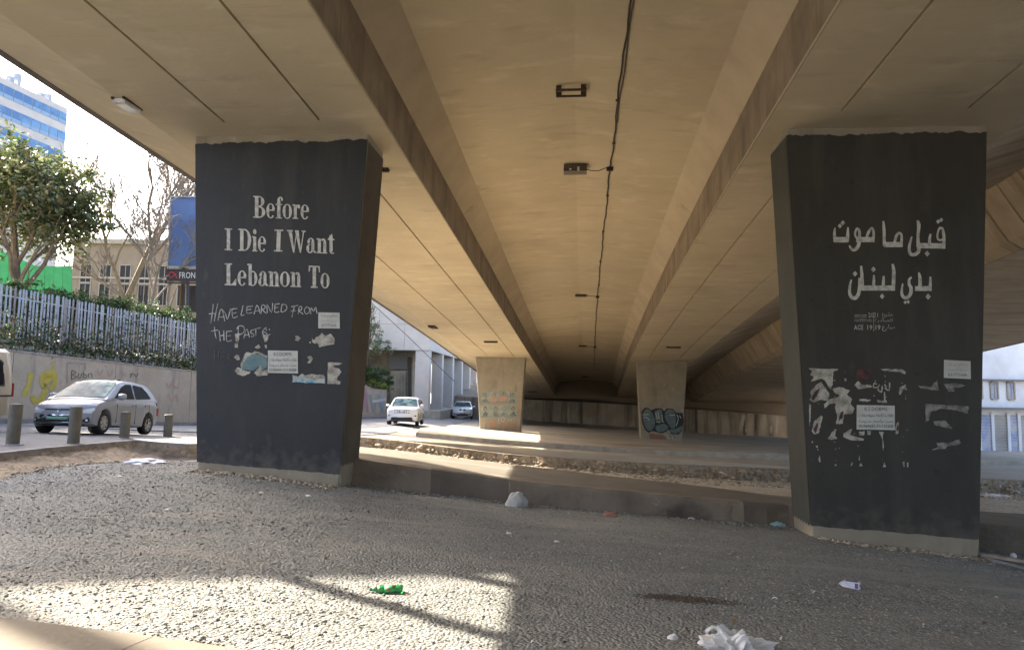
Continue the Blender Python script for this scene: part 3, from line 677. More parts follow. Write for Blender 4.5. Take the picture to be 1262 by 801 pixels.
# serif glyphs in unit boxes: strokes as (points, width) with y up, cap height 1, x-height .68
def arc(cx, cy, rx, ry, a0, a1, n=14): return [(cx + rx * math.cos(math.radians(a0 + (a1 - a0) * i / n)), cy + ry * math.sin(math.radians(a0 + (a1 - a0) * i / n))) for i in range(n + 1)]
def ring(cx, cy, rx, ry, a0, a1, thick, thin, n=18):
    """modulated stroke: thick at the sides, thin at top and bottom, returned as quads"""
    out = []; 
    for i in range(n + 1):
        a = math.radians(a0 + (a1 - a0) * i / n); c, s = math.cos(a), math.sin(a); w = thin + (thick - thin) * abs(c) ** 1.3
        out.append(((cx + rx * c, cy + ry * s), (cx + (rx - w) * c, cy + (ry - max(thin, w * .45)) * s)))
    return ('ring', out)
def rect(x0, y0, x1, y1): return ('poly', [(x0, y0), (x1, y0), (x1, y1), (x0, y1)])
TK, SR = .20, .06
GL = {
 'B': (.72, [rect(.10, 0, .30, 1), rect(0, 0, .36, SR), rect(0, 1 - SR, .36, 1), ring(.34, .755, .30, .245, 90, -90, .19, .06), ring(.34, .265, .36, .265, 90, -90, .20, .06), rect(.3, .49, .38, .55)]),
 'D': (.78, [rect(.10, 0, .30, 1), rect(0, 0, .34, SR), rect(0, 1 - SR, .34, 1), ring(.32, .5, .44, .5, 90, -90, .21, .06)]),
 'I': (.44, [rect(.12, 0, .32, 1), rect(0, 0, .44, SR), rect(0, 1 - SR, .44, 1)]),
 'L': (.66, [rect(.10, 0, .30, 1), rect(0, 0, .62, SR), rect(0, 1 - SR, .40, 1), ('poly', [(.40, SR), (.62, SR), (.64, .30), (.58, .30)])]),
 'T': (.66, [rect(.23, 0, .43, 1), rect(.13, 0, .53, SR), rect(0, 1 - SR, .66, 1), ('poly', [(0, .72), (.05, .72), (.10, 1 - SR), (0, 1 - SR)]), ('poly', [(.61, .72), (.66, .72), (.66, 1 - SR), (.56, 1 - SR)])]),
 'W': (1.02, [('poly', [(.06, 1), (.26, 1), (.42, 0), (.34, 0)]), ('poly', [(.36, 0), (.41, 0), (.56, .98), (.51, .98)]), ('poly', [(.44, 1), (.64, 1), (.78, 0), (.70, 0)]), ('poly', [(.71, 0), (.77, 0), (.95, 1), (.89, 1)]), rect(0, 1 - SR, .32, 1), rect(.80, 1 - SR, 1.02, 1)]),
 'e': (.50, [ring(.25, .34, .25, .35, 12, 318, .17, .05), rect(.10, .34, .47, .395)]),
 'o': (.54, [ring(.27, .34, .27, .35, 0, 360, .17, .05)]),
 'f': (.36, [rect(.09, 0, .27, .80), rect(0, 0, .36, SR * .8), rect(0, .62, .36, .68), ring(.27, .80, .18, .21, 180, 60, .17, .06), ('poly', arc(.36, .89, .06, .08, 0, 330, 8))]),
 'r': (.42, [rect(.07, 0, .24, .66), rect(0, 0, .32, SR * .8), rect(0, .62, .16, .68), ring(.32, .50, .12, .18, 170, 60, .08, .06), ('poly', arc(.36, .58, .07, .10, 0, 330, 8))]),
 'i': (.30, [rect(.06, 0, .24, .66), rect(0, 0, .30, SR * .8), rect(0, .62, .16, .68), ('poly', arc(.15, .88, .10, .12, 0, 345, 12))]),
 'a': (.52, [rect(.28, .08, .44, .50), ring(.25, .46, .19, .23, 0, 165, .15, .055), ring(.20, .20, .20, .205, 90, 330, .16, .05), ('poly', [(.34, .10), (.44, 0), (.52, .03), (.52, .09), (.44, .12)]), ('poly', arc(.12, .50, .07, .09, 0, 330, 8))]),
 'n': (.58, [rect(.07, 0, .24, .66), rect(0, 0, .30, SR * .8), rect(0, .62, .16, .68), rect(.37, 0, .53, .48), rect(.32, 0, .58, SR * .8), ring(.37, .46, .16, .22, 0, 140, .16, .07)]),
 't': (.36, [rect(.09, .10, .26, .84), rect(0, .62, .35, .68), ring(.24, .14, .15, .15, 180, 320, .15, .05), ('poly', [(0, .66), (.10, .66), (.26, .90), (.20, .90)])]),
 'b': (.56, [rect(.07, .02, .24, 1), rect(0, .94, .16, 1), ring(.28, .34, .26, .35, 125, -150, .16, .05)]),
 ' ': (.30, [])}
def serif_line(name, text, x0, x1, yb0, yb1, cap0, cap1, fn, m, parent, slant=0.0):
    """text between photo x0 and x1, baseline yb0->yb1, cap height cap0->cap1 (pixels)"""
    gap = .035; W = sum(GL[c][0] + gap for c in text); mb = MB(); cur = 0.0; layer = 0
    def place(u, v):
        f = u / W; return fn(x0 + (x1 - x0) * f + slant * v * 30, yb0 + (yb1 - yb0) * f - v * (cap0 + (cap1 - cap0) * f))
    for c in text:
        w, parts = GL[c]
        for kind, P in parts:
            layer += 1; eps = AX * -(.0004 * (layer % 9)); b = len(mb.v)
            if kind == 'poly':
                mb.v += [tuple(place(cur + x, y) + eps) for x, y in P]; mb.f.append(tuple(range(b, b + len(P)))); mb.m.append(0)
            else:
                for o_, i_ in P: mb.v.append(tuple(place(cur + o_[0], o_[1]) + eps)); mb.v.append(tuple(place(cur + i_[0], i_[1]) + eps))
                for k in range(len(P) - 1): q = b + 2 * k; mb.f.append((q, q + 2, q + 3, q + 1)); mb.m.append(0)
        cur += w + gap
    return mb.build(name, m, parent)
FL_ = face_fn(TL, .010); FR_ = face_fn(TR, .010)
serif_line('lettering', 'Before', 312, 382, 268.5, 270.5, 27, 26, FL_, M_white, pl)
serif_line('lettering', 'I Die', 277, 329, 308.5, 310.5, 27, 27.5, FL_, M_white, pl)
serif_line('lettering', 'I', 337.5, 349, 310, 310.3, 27, 27, FL_, M_white, pl, slant=.03)
serif_line('lettering', 'Want', 353.5, 413, 311, 313, 27.5, 27, FL_, M_white, pl)
serif_line('lettering', 'Lebanon', 277, 372, 351.5, 354, 27, 27, FL_, M_white, pl)
serif_line('lettering', 'To', 380.5, 407, 354.5, 355.5, 27, 27, FL_, M_white, pl)
# Arabic lettering on the right pillar, brush strokes traced in a 6.676x enlargement at (1010, 255)
def ar(strokes, ox, oy, k, name, fn, m, parent, dotm=None):
    mb = MB(); e = 0
    for st in strokes:
        e += 1; f2 = (lambda x, y, e=e: fn(x, y) + AX * (-.0004 * (e % 9)))
        if st[0] == 'dot':
            _, x, y, r = st; b = len(mb.v); P = [(x, y - r * 1.15), (x + r, y), (x, y + r * 1.15), (x - r, y)]
            mb.v += [tuple(f2(ox + a / k, oy + c / k)) for a, c in P]; mb.f.append((b, b + 1, b + 2, b + 3)); mb.m.append(0)
        else:
            pts, w = st; n0 = len(pts); P = smooth_pts(pts, 4) if n0 > 2 else list(pts)
            if isinstance(w, (list, tuple)):
                wi = [w[min(int(i / 4), n0 - 1)] + (w[min(int(i / 4) + 1, n0 - 1)] - w[min(int(i / 4), n0 - 1)]) * ((i % 4) / 4) for i in range(len(P))] if n0 > 2 else list(w)
            else: wi = [w] * len(P)
            poly_stroke(mb, [(ox + a / k, oy + c / k) for a, c in P], [q / k for q in wi], f2)
    return mb.build(name, m, parent)
A1 = [([(1008, 170), (1022, 230), (1022, 345)], [16, 26, 26]), ([(1014, 190), (992, 172), (972, 215), (972, 262), (995, 275), (1012, 262)], [14, 18, 16, 16, 16, 14]), ([(1020, 322), (815, 320)], 44), ([(913, 222), (905, 265), (905, 305)], [14, 24, 26]), ('dot', 885, 385, 22),
      ([(806, 112), (816, 150), (810, 240), (812, 330)], [18, 30, 24, 30]), ([(816, 325), (812, 370), (775, 395), (742, 380), (738, 330), (748, 285), (758, 245)], [30, 30, 28, 28, 24, 20, 12]), ('dot', 975, 122, 17), ('dot', 1001, 108, 17),
      ([(525, 118), (530, 180), (532, 250), (535, 320)], [14, 26, 24, 30]), ([(528, 311), (680, 311)], 42), ([(615, 300), (632, 240), (655, 215), (675, 240), (672, 330)], [20, 24, 18, 20, 24]),
      ([(452, 270), (300, 270)], 42), ([(385, 258), (405, 205), (432, 176), (445, 215), (440, 290)], [20, 24, 18, 20, 24]), ([(330, 262), (300, 250), (292, 215), (310, 178), (328, 205), (326, 260)], [14, 16, 18, 18, 22, 26]), ([(324, 265), (322, 310), (298, 348), (268, 352), (243, 318)], [28, 30, 28, 24, 10]),
      ([(234, 168), (232, 220), (228, 285)], [12, 24, 30]), ([(238, 271), (118, 271)], 44), ([(128, 172), (122, 220), (128, 285)], [10, 22, 28]), ('dot', 168, 158, 18), ('dot', 192, 133, 19)]
A2 = [([(912, 575), (912, 620), (908, 690)], [14, 22, 28]), ([(920, 672), (785, 672)], 40), ('dot', 893, 738, 22), ([(816, 538), (826, 590), (826, 680)], [14, 28, 30]),
      ([(757, 578), (738, 600), (738, 640), (752, 665), (748, 715), (715, 748), (684, 735), (676, 695), (684, 630)], [14, 22, 24, 28, 30, 28, 26, 22, 10]), ('dot', 704, 785, 15), ('dot', 729, 781, 15),
      ([(600, 470), (610, 540), (605, 690)], [18, 30, 30]), ([(615, 668), (348, 668)], 42), ([(528, 568), (526, 610), (524, 660)], [14, 24, 26]), ('dot', 515, 735, 20), ([(448, 562), (446, 610), (444, 660)], [14, 24, 26]), ('dot', 443, 515, 20),
      ([(342, 486), (348, 560), (352, 688)], [16, 26, 28]), ([(328, 585), (326, 690), (305, 742), (275, 750), (250, 720), (248, 660), (262, 598)], [18, 28, 30, 30, 26, 22, 10]), ('dot', 291, 550, 20)]
ar(A1, 1010, 255, 6.676, 'lettering', FR_, M_white, pr_)
ar(A2, 1010, 255, 6.676, 'lettering', FR_, M_white, pr_)
# small type uses the built-in font; Arabic is shaped to presentation forms and laid out right to left
AF = {'ا': (0xFE8D, 2), 'ب': (0xFE8F, 4), 'ة': (0xFE93, 2), 'ت': (0xFE95, 4), 'ث': (0xFE99, 4), 'ج': (0xFE9D, 4), 'ح': (0xFEA1, 4), 'د': (0xFEA9, 2), 'ر': (0xFEAD, 2), 'ز': (0xFEAF, 2), 'س': (0xFEB1, 4), 'ش': (0xFEB5, 4),
      'ص': (0xFEB9, 4), 'ط': (0xFEC1, 4), 'ع': (0xFEC9, 4), 'ف': (0xFED1, 4), 'ق': (0xFED5, 4), 'ك': (0xFED9, 4), 'ل': (0xFEDD, 4), 'م': (0xFEE1, 4), 'ن': (0xFEE5, 4), 'ه': (0xFEE9, 4), 'و': (0xFEED, 2), 'ي': (0xFEF1, 4), 'أ': (0xFE83, 2)}
def shape(word):
    out = []
    for i, c in enumerate(word):
        if c not in AF: out.append(c); continue
        base, n = AF[c]; prev = i > 0 and word[i - 1] in AF and AF[word[i - 1]][1] == 4; nxt = n == 4 and i < len(word) - 1 and word[i + 1] in AF
        k = (3 if (prev and nxt) else 2 if nxt else 1 if prev else 0)
        out.append(chr(base + k))
    return ''.join(reversed(out))
def text_on(name, s, x0, x1, y0, y1, fn, m, parent, arabic=False, eps=0.0):
    """text filling the photo box x0..x1, y0 (top)..y1 (bottom)"""
    if arabic: s = ' '.join(shape(w) for w in reversed(s.split()))
    c = bpy.data.curves.new(name, 'FONT'); c.body = s; c.resolution_u = 2; o = bpy.data.objects.new(name, c); COL.objects.link(o)
    dg = bpy.context.evaluated_depsgraph_get(); me = bpy.data.meshes.new_from_object(o.evaluated_get(dg)); bpy.data.objects.remove(o)
    xs = [v.co.x for v in me.vertices]; ys = [v.co.y for v in me.vertices]
    if not xs: return None
    ax_, bx_, ay, by = min(xs), max(xs), min(ys), max(ys)
    for v in me.vertices:
        v.co = fn(x0 + (x1 - x0) * (v.co.x - ax_) / (bx_ - ax_), y1 - (y1 - y0) * (v.co.y - ay) / (by - ay)) + AX * -eps
    me.materials.clear(); me.materials.append(m); me.name = name
    return link(name, me, parent)
text_on('small_lettering', '2021', 1070, 1082, 385.5, 391, FR_, M_chalk, pr_); text_on('small_lettering', 'مشروع', 1087, 1100, 385, 392, FR_, M_chalk, pr_, True)
text_on('small_lettering', 'NATIONAL', 1053, 1075, 392.8, 396.5, FR_, M_chalk, pr_); text_on('small_lettering', 'المبادرة', 1078, 1100, 392.5, 397.5, FR_, M_chalk, pr_, True)
text_on('small_lettering', 'AGE', 1052.5, 1064, 400.5, 406.5, FR_, M_white, pr_); text_on('small_lettering', '19 19', 1069, 1085, 400.5, 406.5, FR_, M_white, pr_); text_on('small_lettering', 'سارع', 1087, 1103, 400, 408, FR_, M_chalk, pr_, True)
mb = MB()
for a, b in (((1076.8, 385), (1076.8, 408)), ((1053, 388.5), (1068, 388.3)), ((1053, 390.6), (1068, 390.4))): poly_stroke(mb, [a, b], .6, FR_)
mb.build('rule_lines', M_chalk, pr_)
# hand written chalk-white text on the left pillar (traced in a 6.967x enlargement at (250, 365))
def hand(strokes, ox, oy, k, w, name, fn, m, parent, off=.0):
    mb = MB(); e = 0
    for s in strokes:
        e += 1; P = smooth_pts([(ox + a / k, oy + b / k) for a, b in s], 3) if len(s) > 2 else [(ox + a / k, oy + b / k) for a, b in s]
        n = len(P); ww = [w * (1 + .18 * math.sin(i * 1.7 + e)) for i in range(n)]
        poly_stroke(mb, P, ww, lambda x, y, e=e: fn(x, y) + AX * (-.0004 * (e % 9) - off))
    return mb.build(name, m, parent)
H1 = [[(90, 68), (80, 150), (68, 235)], [(128, 62), (112, 140), (98, 215)], [(52, 152), (108, 148)], [(130, 210), (150, 120), (170, 125), (188, 215)], [(140, 180), (175, 178)], [(165, 115), (195, 150), (212, 200), (238, 110)],
      [(250, 110), (258, 185), (300, 172)], [(248, 112), (298, 105)], [(252, 148), (290, 142)], [(345, 80), (335, 130), (328, 165), (355, 160)], [(380, 88), (378, 145), (425, 140)], [(378, 92), (430, 85)], [(380, 118), (415, 112)],
      [(440, 155), (460, 85), (475, 90), (492, 150)], [(448, 128), (482, 125)], [(500, 155), (508, 78), (535, 85), (530, 108), (510, 115), (548, 150)], [(555, 145), (552, 70), (590, 140), (600, 60)], [(620, 70), (618, 138), (655, 132)], [(618, 70), (660, 65)], [(620, 100), (648, 97)],
      [(680, 72), (672, 132), (700, 130), (722, 105), (712, 75), (680, 70)], [(790, 82), (775, 130), (765, 180)], [(758, 92), (820, 78)], [(752, 130), (800, 125)], [(820, 155), (828, 92), (850, 95), (845, 118), (825, 125), (862, 155)],
      [(890, 92), (872, 120), (885, 152), (912, 140), (915, 105), (890, 92)], [(925, 155), (930, 100), (950, 130), (968, 95), (980, 150)],
      [(100, 262), (105, 320), (115, 365)], [(70, 300), (130, 290)], [(140, 295), (150, 385)], [(180, 290), (182, 380)], [(142, 340), (182, 335)], [(205, 300), (205, 385), (250, 378)], [(203, 302), (252, 300)], [(206, 342), (240, 338)],
      [(305, 262), (300, 390)], [(290, 285), (312, 255), (350, 262), (355, 300), (330, 325), (305, 328)], [(352, 362), (370, 290), (385, 295), (400, 355)], [(358, 335), (392, 330)], [(435, 290), (415, 295), (412, 315), (435, 325), (435, 345), (412, 345)], [(455, 280), (455, 340)], [(440, 285), (495, 270)],
      [(545, 268), (520, 290), (515, 320), (545, 345), (580, 325)], [(520, 300), (560, 335), (545, 390)]]
hand(H1, 250, 365, 6.967, 1.15, 'chalk_writing', FL_, M_chalk, pl)
mb = MB()
for (x, y) in ((545, 288), (572, 285)): poly_stroke(mb, [(250 + x / 6.967 - .7, 365 + y / 6.967), (250 + x / 6.967 + .7, 365 + y / 6.967)], 1.6, FL_)
mb.build('smiley_eyes', M_chalk, pl)
hand([[(100, 465), (102, 555)], [(135, 470), (135, 560)], [(85, 520), (140, 512)], [(158, 478), (158, 560), (195, 552)], [(156, 482), (195, 478)], [(158, 518), (188, 514)], [(210, 560), (212, 490), (235, 510), (215, 525), (245, 555)]], 250, 365, 6.967, .9, 'faint_writing', FL_, M_faint, pl)
# ---------------------------------------------------------------- paper on the pillars: stickers and torn posters
M_poster = mat('torn_poster_white', (.50, .48, .42), .85, noise=(9, 7, .42, .62), col2=(.25, .225, .19))
M_posterblue = mat('poster_blue', (.10, .19, .22), .8, noise=(5, 6, .4, .7), col2=(.20, .27, .28))
M_posterlight = mat('poster_light_blue', (.16, .36, .48), .8, noise=(9, 5, .45, .6), col2=(.5, .52, .5))
M_posterred = mat('poster_dark_red', (.13, .05, .05), .8, noise=(9, 5, .45, .6), col2=(.05, .035, .035))
M_poster2 = mat('poster_grey', (.30, .29, .265), .85, noise=(9, 7, .42, .6), col2=(.13, .12, .11))
def blob(mb, pts, fn, off=.0, jag=.35, sub=5, rnd=random):
    P = []; n = len(pts)
    for i in range(n):
        a, b = pts[i], pts[(i + 1) % n]
        for k in range(sub):
            f = k / sub; j = jag if k else jag * .3
            P.append((a[0] + (b[0] - a[0]) * f + rnd.uniform(-j, j), a[1] + (b[1] - a[1]) * f + rnd.uniform(-j, j)))
    b0 = len(mb.v); mb.v += [tuple(fn(x, y) + AX * -off) for x, y in P]; mb.f.append(tuple(range(b0, b0 + len(P)))); mb.m.append(0)
def Z(pts, ox, oy, k): return [(ox + x / k, oy + y / k) for x, y in pts]
def paper(name, label, cat, group, fn, layers, px, py, t):
    """layers: list of (part name, material, [polygons in photo pixels], height)"""
    c = on_t(px, py, t, .01); r = empty(name, c, 0, label, cat, group); jg = .42
    for pn, m, polys, off in layers:
        mb = MB()
        small = 0
        for i, q in enumerate(polys):
            A = abs(sum(q[j][0] * q[(j + 1) % len(q)][1] - q[(j + 1) % len(q)][0] * q[j][1] for j in range(len(q)))) / 2
            if A > 28 or len(polys) == 1: m2 = MB(); blob(m2, q, fn, off + .0004 * (i % 7), jg, 7); m2.build(pn, m, r)
            else: blob(mb, q, fn, off + .0004 * (i % 7), .25); small += 1
        if small: tag(mb.build('paper_specks', m, r), kind='stuff')
    return r
def sticker(label, x0, y0, x1, y1, skew, fn, t, lines, m=None):
    c = on_t((x0 + x1) / 2, (y0 + y1) / 2, t, .012); r = empty('sticker', c, 0, label, 'sticker', 'printed stickers on the pillars')
    P = [(x0, y0), (x1, y0 + skew), (x1 + .3, y1 + skew), (x0 - .2, y1)]
    mb = MB(); f = [fn(*p) + AX * -.005 for p in P]; bk = [fn(*p) + AX * .004 for p in P]; mb.hexa([f[0], f[1], bk[1], bk[0], f[3], f[2], bk[2], bk[3]]); mb.build('sheet', m or M_paper, r)
    H = y1 - y0
    for (s, a, b, c0, c1, arb, mm) in lines:
        o = tag(text_on('print', s, x0 + (x1 - x0) * a, x0 + (x1 - x0) * b, y0 + H * c0 + skew * a, y0 + H * c1 + skew * a, fn, mm, r, arb, .0085), kind='stuff' if '/' in s else None)
    return r
DORM = [('R.S DORMS', .2, .8, .08, .24, False, M_ink), ('طلاب كاملة بمواصفات', .04, .96, .33, .52, True, M_ink), ('مميزة وأسعار مدروسة', .05, .95, .56, .74, True, M_ink), ('01/969691-71/130308', .05, .95, .80, .93, False, M_ink)]
sticker('white dorm advert sticker with four lines of print, left pillar centre', 330.3, 431.8, 367, 459.5, .6, FL_, TL, DORM)
sticker('small white sticker with a phone number, right of the chalk writing', 392.5, 385, 418.5, 404.5, .4, FL_, TL, [('معلم ورشة', .12, .9, .1, .36, True, M_ink), ('جميع الاعمال', .08, .92, .46, .64, True, M_ink2), ('03/771666', .14, .86, .72, .9, False, M_ink)])
sticker('white dorm advert sticker over the torn poster on the right pillar', 1056, 499, 1102.5, 529, .8, FR_, TR, DORM)
sticker('small white sticker near the right edge of the right pillar', 1163.5, 443.5, 1196, 465.5, 1.6, FR_, TR, [('معلم ورق', .14, .88, .14, .38, True, M_ink2), ('جميع الاعمال', .08, .92, .48, .64, True, M_ink2), ('03/771666', .14, .86, .74, .9, False, M_ink)])
k7 = 6.967
LP = lambda P: Z(P, 250, 365, k7)
paper('torn_poster', 'remains of a blue and white poster left of the dorm sticker', 'poster', 'torn poster remains', FL_, [
    ('paper_backing', M_poster, [LP([(330, 620), (300, 610), (272, 638), (300, 672), (345, 684), (400, 665), (410, 648), (360, 640), (352, 600), (385, 540), (420, 500), (470, 492), (548, 528), (556, 515), (500, 486), (445, 470), (420, 490), (372, 478), (345, 530), (325, 580)]),
                                LP([(440, 660), (480, 610), (500, 570), (512, 640), (555, 625), (555, 680), (470, 686)]), LP([(288, 500), (312, 510), (318, 545), (290, 548), (268, 525)]), LP([(272, 405), (300, 402), (302, 440), (275, 442)]), LP([(275, 325), (318, 320), (308, 390), (285, 392)]), LP([(515, 335), (555, 328), (560, 370), (532, 395)]), LP([(445, 440), (480, 415), (495, 440), (470, 452)]), LP([(530, 420), (545, 418), (550, 445), (538, 446)])], .001),
    ('printed_paper', M_posterblue, [LP([(335, 632), (350, 575), (385, 520), (430, 498), (500, 500), (552, 530), (553, 610), (505, 640), (500, 575), (480, 605), (430, 640), (380, 630)])], .0048)], 310, 445, TL)
for lab, polys in (('small white scrap of paper shaped like a letter D', [LP([(792, 342), (815, 340), (838, 360), (820, 385), (790, 380), (800, 362)])]),
                   ('jagged white paper scrap under the small phone sticker', [LP([(935, 355), (955, 378), (975, 345), (990, 350), (1020, 312), (1050, 340), (1100, 322), (1130, 365), (1130, 410), (1060, 425), (1000, 440), (985, 400), (962, 408), (940, 395)]), LP([(916, 392), (926, 390), (926, 404), (916, 404)])]),
                   ('small white curl of paper right of the dorm sticker', [LP([(895, 520), (925, 512), (945, 535), (925, 575), (895, 575), (915, 548)])]),
                   ('white poster remnant at the right edge of the left pillar', [LP([(1075, 568), (1200, 572), (1175, 590), (1120, 595), (1130, 610), (1170, 620), (1190, 650), (1160, 690), (1150, 715), (1185, 735), (1180, 755), (1068, 752)])])):
    x = sum(p[0] for p in polys[0]) / len(polys[0]); y = sum(p[1] for p in polys[0]) / len(polys[0])
    paper('torn_poster', lab, 'poster', 'torn poster remains', FL_, [('paper_scrap', M_poster, polys, .001)], x, y, TL)
paper('torn_poster', 'light blue strip of torn poster low on the left pillar', 'poster', 'torn poster remains', FL_, [
    ('paper_scrap', M_poster, [LP([(768, 675), (820, 690), (850, 665), (880, 680), (930, 668), (1040, 678), (1050, 700), (1040, 710), (900, 712), (780, 705)])], .001),
    ('printed_paper', M_posterlight, [LP([(772, 690), (830, 702), (860, 695), (950, 715), (1050, 705), (1048, 748), (770, 738)])], .0048)], 380, 466, TL)
# the big torn poster on the right pillar (traced in a 4.7125x enlargement at (980, 430))
k4 = 4.7125; RP = lambda P: Z(P, 980, 430, k4)
big = [RP([(78, 112), (250, 116), (245, 126), (222, 128), (218, 205), (205, 235), (170, 180), (150, 172), (90, 190), (110, 160), (85, 150), (100, 130)]), RP([(88, 250), (120, 210), (150, 190), (175, 225), (200, 262), (190, 300), (150, 295), (105, 310), (82, 295), (95, 275)]),
       RP([(200, 290), (240, 282), (260, 270), (230, 255), (215, 230), (260, 220), (318, 240), (300, 265), (330, 290), (320, 320), (345, 345), (330, 375), (285, 380), (275, 435), (235, 435), (245, 390), (232, 345), (235, 315), (200, 320), (170, 345), (168, 320)]),
       RP([(95, 480), (110, 420), (150, 385), (160, 395), (135, 490), (110, 495)]), RP([(80, 320), (92, 322), (90, 400), (82, 450)]), RP([(190, 520), (215, 480), (240, 465), (230, 500), (245, 520), (210, 528)]), RP([(280, 490), (300, 478), (330, 460), (318, 500), (360, 512), (400, 520), (395, 532), (320, 528), (280, 512)]),
       RP([(370, 480), (405, 478), (400, 500), (372, 500)]), RP([(418, 475), (440, 474), (438, 498), (420, 498)]), RP([(485, 480), (515, 482), (508, 505), (515, 560), (510, 590), (505, 520)]), RP([(580, 460), (590, 430), (602, 420), (598, 490), (585, 495)]),
       RP([(490, 116), (620, 118), (642, 132), (640, 148), (600, 132), (520, 128)]), RP([(600, 262), (605, 225), (640, 205), (650, 240), (628, 232), (612, 265)]), RP([(345, 210), (362, 185), (385, 205), (440, 210), (445, 222), (400, 228), (365, 235)]), RP([(370, 292), (400, 288), (440, 296), (425, 305), (375, 302)]), RP([(475, 295), (500, 300), (530, 298), (535, 312), (480, 312)]),
       RP([(135, 640), (142, 615), (148, 655), (140, 658)]), RP([(228, 672), (240, 665), (238, 680)]), RP([(320, 680), (330, 655), (332, 672)]), RP([(366, 640), (376, 612), (374, 650)]), RP([(370, 680), (380, 660), (392, 680)]), RP([(508, 685), (518, 655), (528, 684)]), RP([(622, 655), (634, 652), (636, 684), (628, 682)]), RP([(648, 660), (658, 658), (656, 686), (650, 686)]),
       RP([(285, 172), (298, 170), (298, 186), (288, 188)]), RP([(120, 562), (132, 560), (132, 570), (122, 572)]), RP([(96, 535), (102, 535), (102, 545), (97, 545)])]
rr = random.Random(4)
for k in range(46):
    x = rr.choice([rr.uniform(628, 650), rr.uniform(500, 520), rr.uniform(225, 238), rr.uniform(95, 150), rr.uniform(220, 650)]); y = rr.uniform(130, 685); s = rr.uniform(2, 5)
    big.append(RP([(x, y), (x + s, y - s * .5), (x + s * 1.2, y + s * rr.uniform(1, 3)), (x, y + s)]))
paper('torn_poster', 'large white poster torn to ragged scraps with a red patch, right pillar', 'poster', 'torn poster remains', FR_, [
    ('paper_scrap', M_poster, big, .001),
    ('printed_paper', M_posterred, [RP([(358, 118), (440, 122), (436, 158), (410, 182), (368, 188), (356, 160)]), RP([(92, 285), (112, 250), (145, 225), (130, 262), (108, 300)]), RP([(250, 420), (262, 368), (280, 360), (275, 400)]), RP([(105, 470), (128, 425), (132, 450), (118, 490)]), RP([(585, 470), (596, 435), (600, 450), (594, 475)])], .0048)], 1056, 500, TR)
hand([[(548, 195), (545, 240), (520, 225)], [(518, 205), (530, 222)], [(505, 215), (500, 250), (478, 235)], [(490, 205), (478, 222), (455, 222), (458, 200), (475, 205)], [(440, 222), (420, 215), (400, 225)], [(518, 250), (520, 300)], [(462, 188), (468, 186)], [(520, 190), (526, 189)]], 980, 430, k4, 1.6, 'poster_script', FR_, M_poster, pr_, .001)
for lab, polys, m in (('thin white torn streak left of the smeared patch on the right pillar', [RP([(715, 212), (790, 222), (800, 205), (825, 180), (832, 240), (790, 238), (725, 228)])], M_poster2),
                      ('smeared pale paper curl below the small sticker on the right pillar', [RP([(862, 205), (930, 196), (995, 212), (960, 222), (920, 228), (925, 245), (890, 248), (878, 225)])], M_poster2),
                      ('grey poster corner peeled in a sweep at the right of the right pillar', [RP([(755, 318), (1008, 332), (1002, 375), (930, 355), (850, 345), (790, 365), (775, 415), (757, 425)])], M_poster2),
                      ('zigzag smear of grey paper in the middle right of the right pillar', [RP([(800, 420), (870, 415), (890, 435), (912, 462), (870, 455), (810, 440)])], M_poster2),
                      ('lowest pale smear of torn paper on the right pillar', [RP([(820, 545), (900, 542), (950, 525), (965, 545), (930, 560), (880, 565), (870, 580), (785, 588), (830, 568)])], M_poster2)):
    x = sum(p[0] for p in polys[0]) / len(polys[0]); y = sum(p[1] for p in polys[0]) / len(polys[0])
    paper('torn_poster', lab, 'poster', 'torn poster remains', FR_, [('paper_scrap', m, polys, .001)], x, y, TR)
# white marks on the bare side of the left pillar
def side_fn(px, py, off=.006):
    # plane of the inner side of the left pillar
    a = cl(TL, True, -1.5); b = cl(12.4, True, -1.5); c = cl(TL, True, 4.0); n = (b - a).cross(c - a).normalized()
    if n.x < 0: n = -n
    d = ray(px, py); k = (a + n * off).dot(n) / d.dot(n); return d * k
mb = MB()
for q in ([(433, 433), (435, 431), (435, 438)], [(440.5, 431), (442.5, 431), (442, 438)], [(432, 470), (435, 463), (436, 466), (433, 474)], [(438, 462), (441, 459), (441, 468)], [(429, 480), (433, 478), (437, 483), (433, 486), (429, 484)]): blob(mb, q, side_fn, 0, .3)
mb.build('paper_scrap', M_poster, pl)
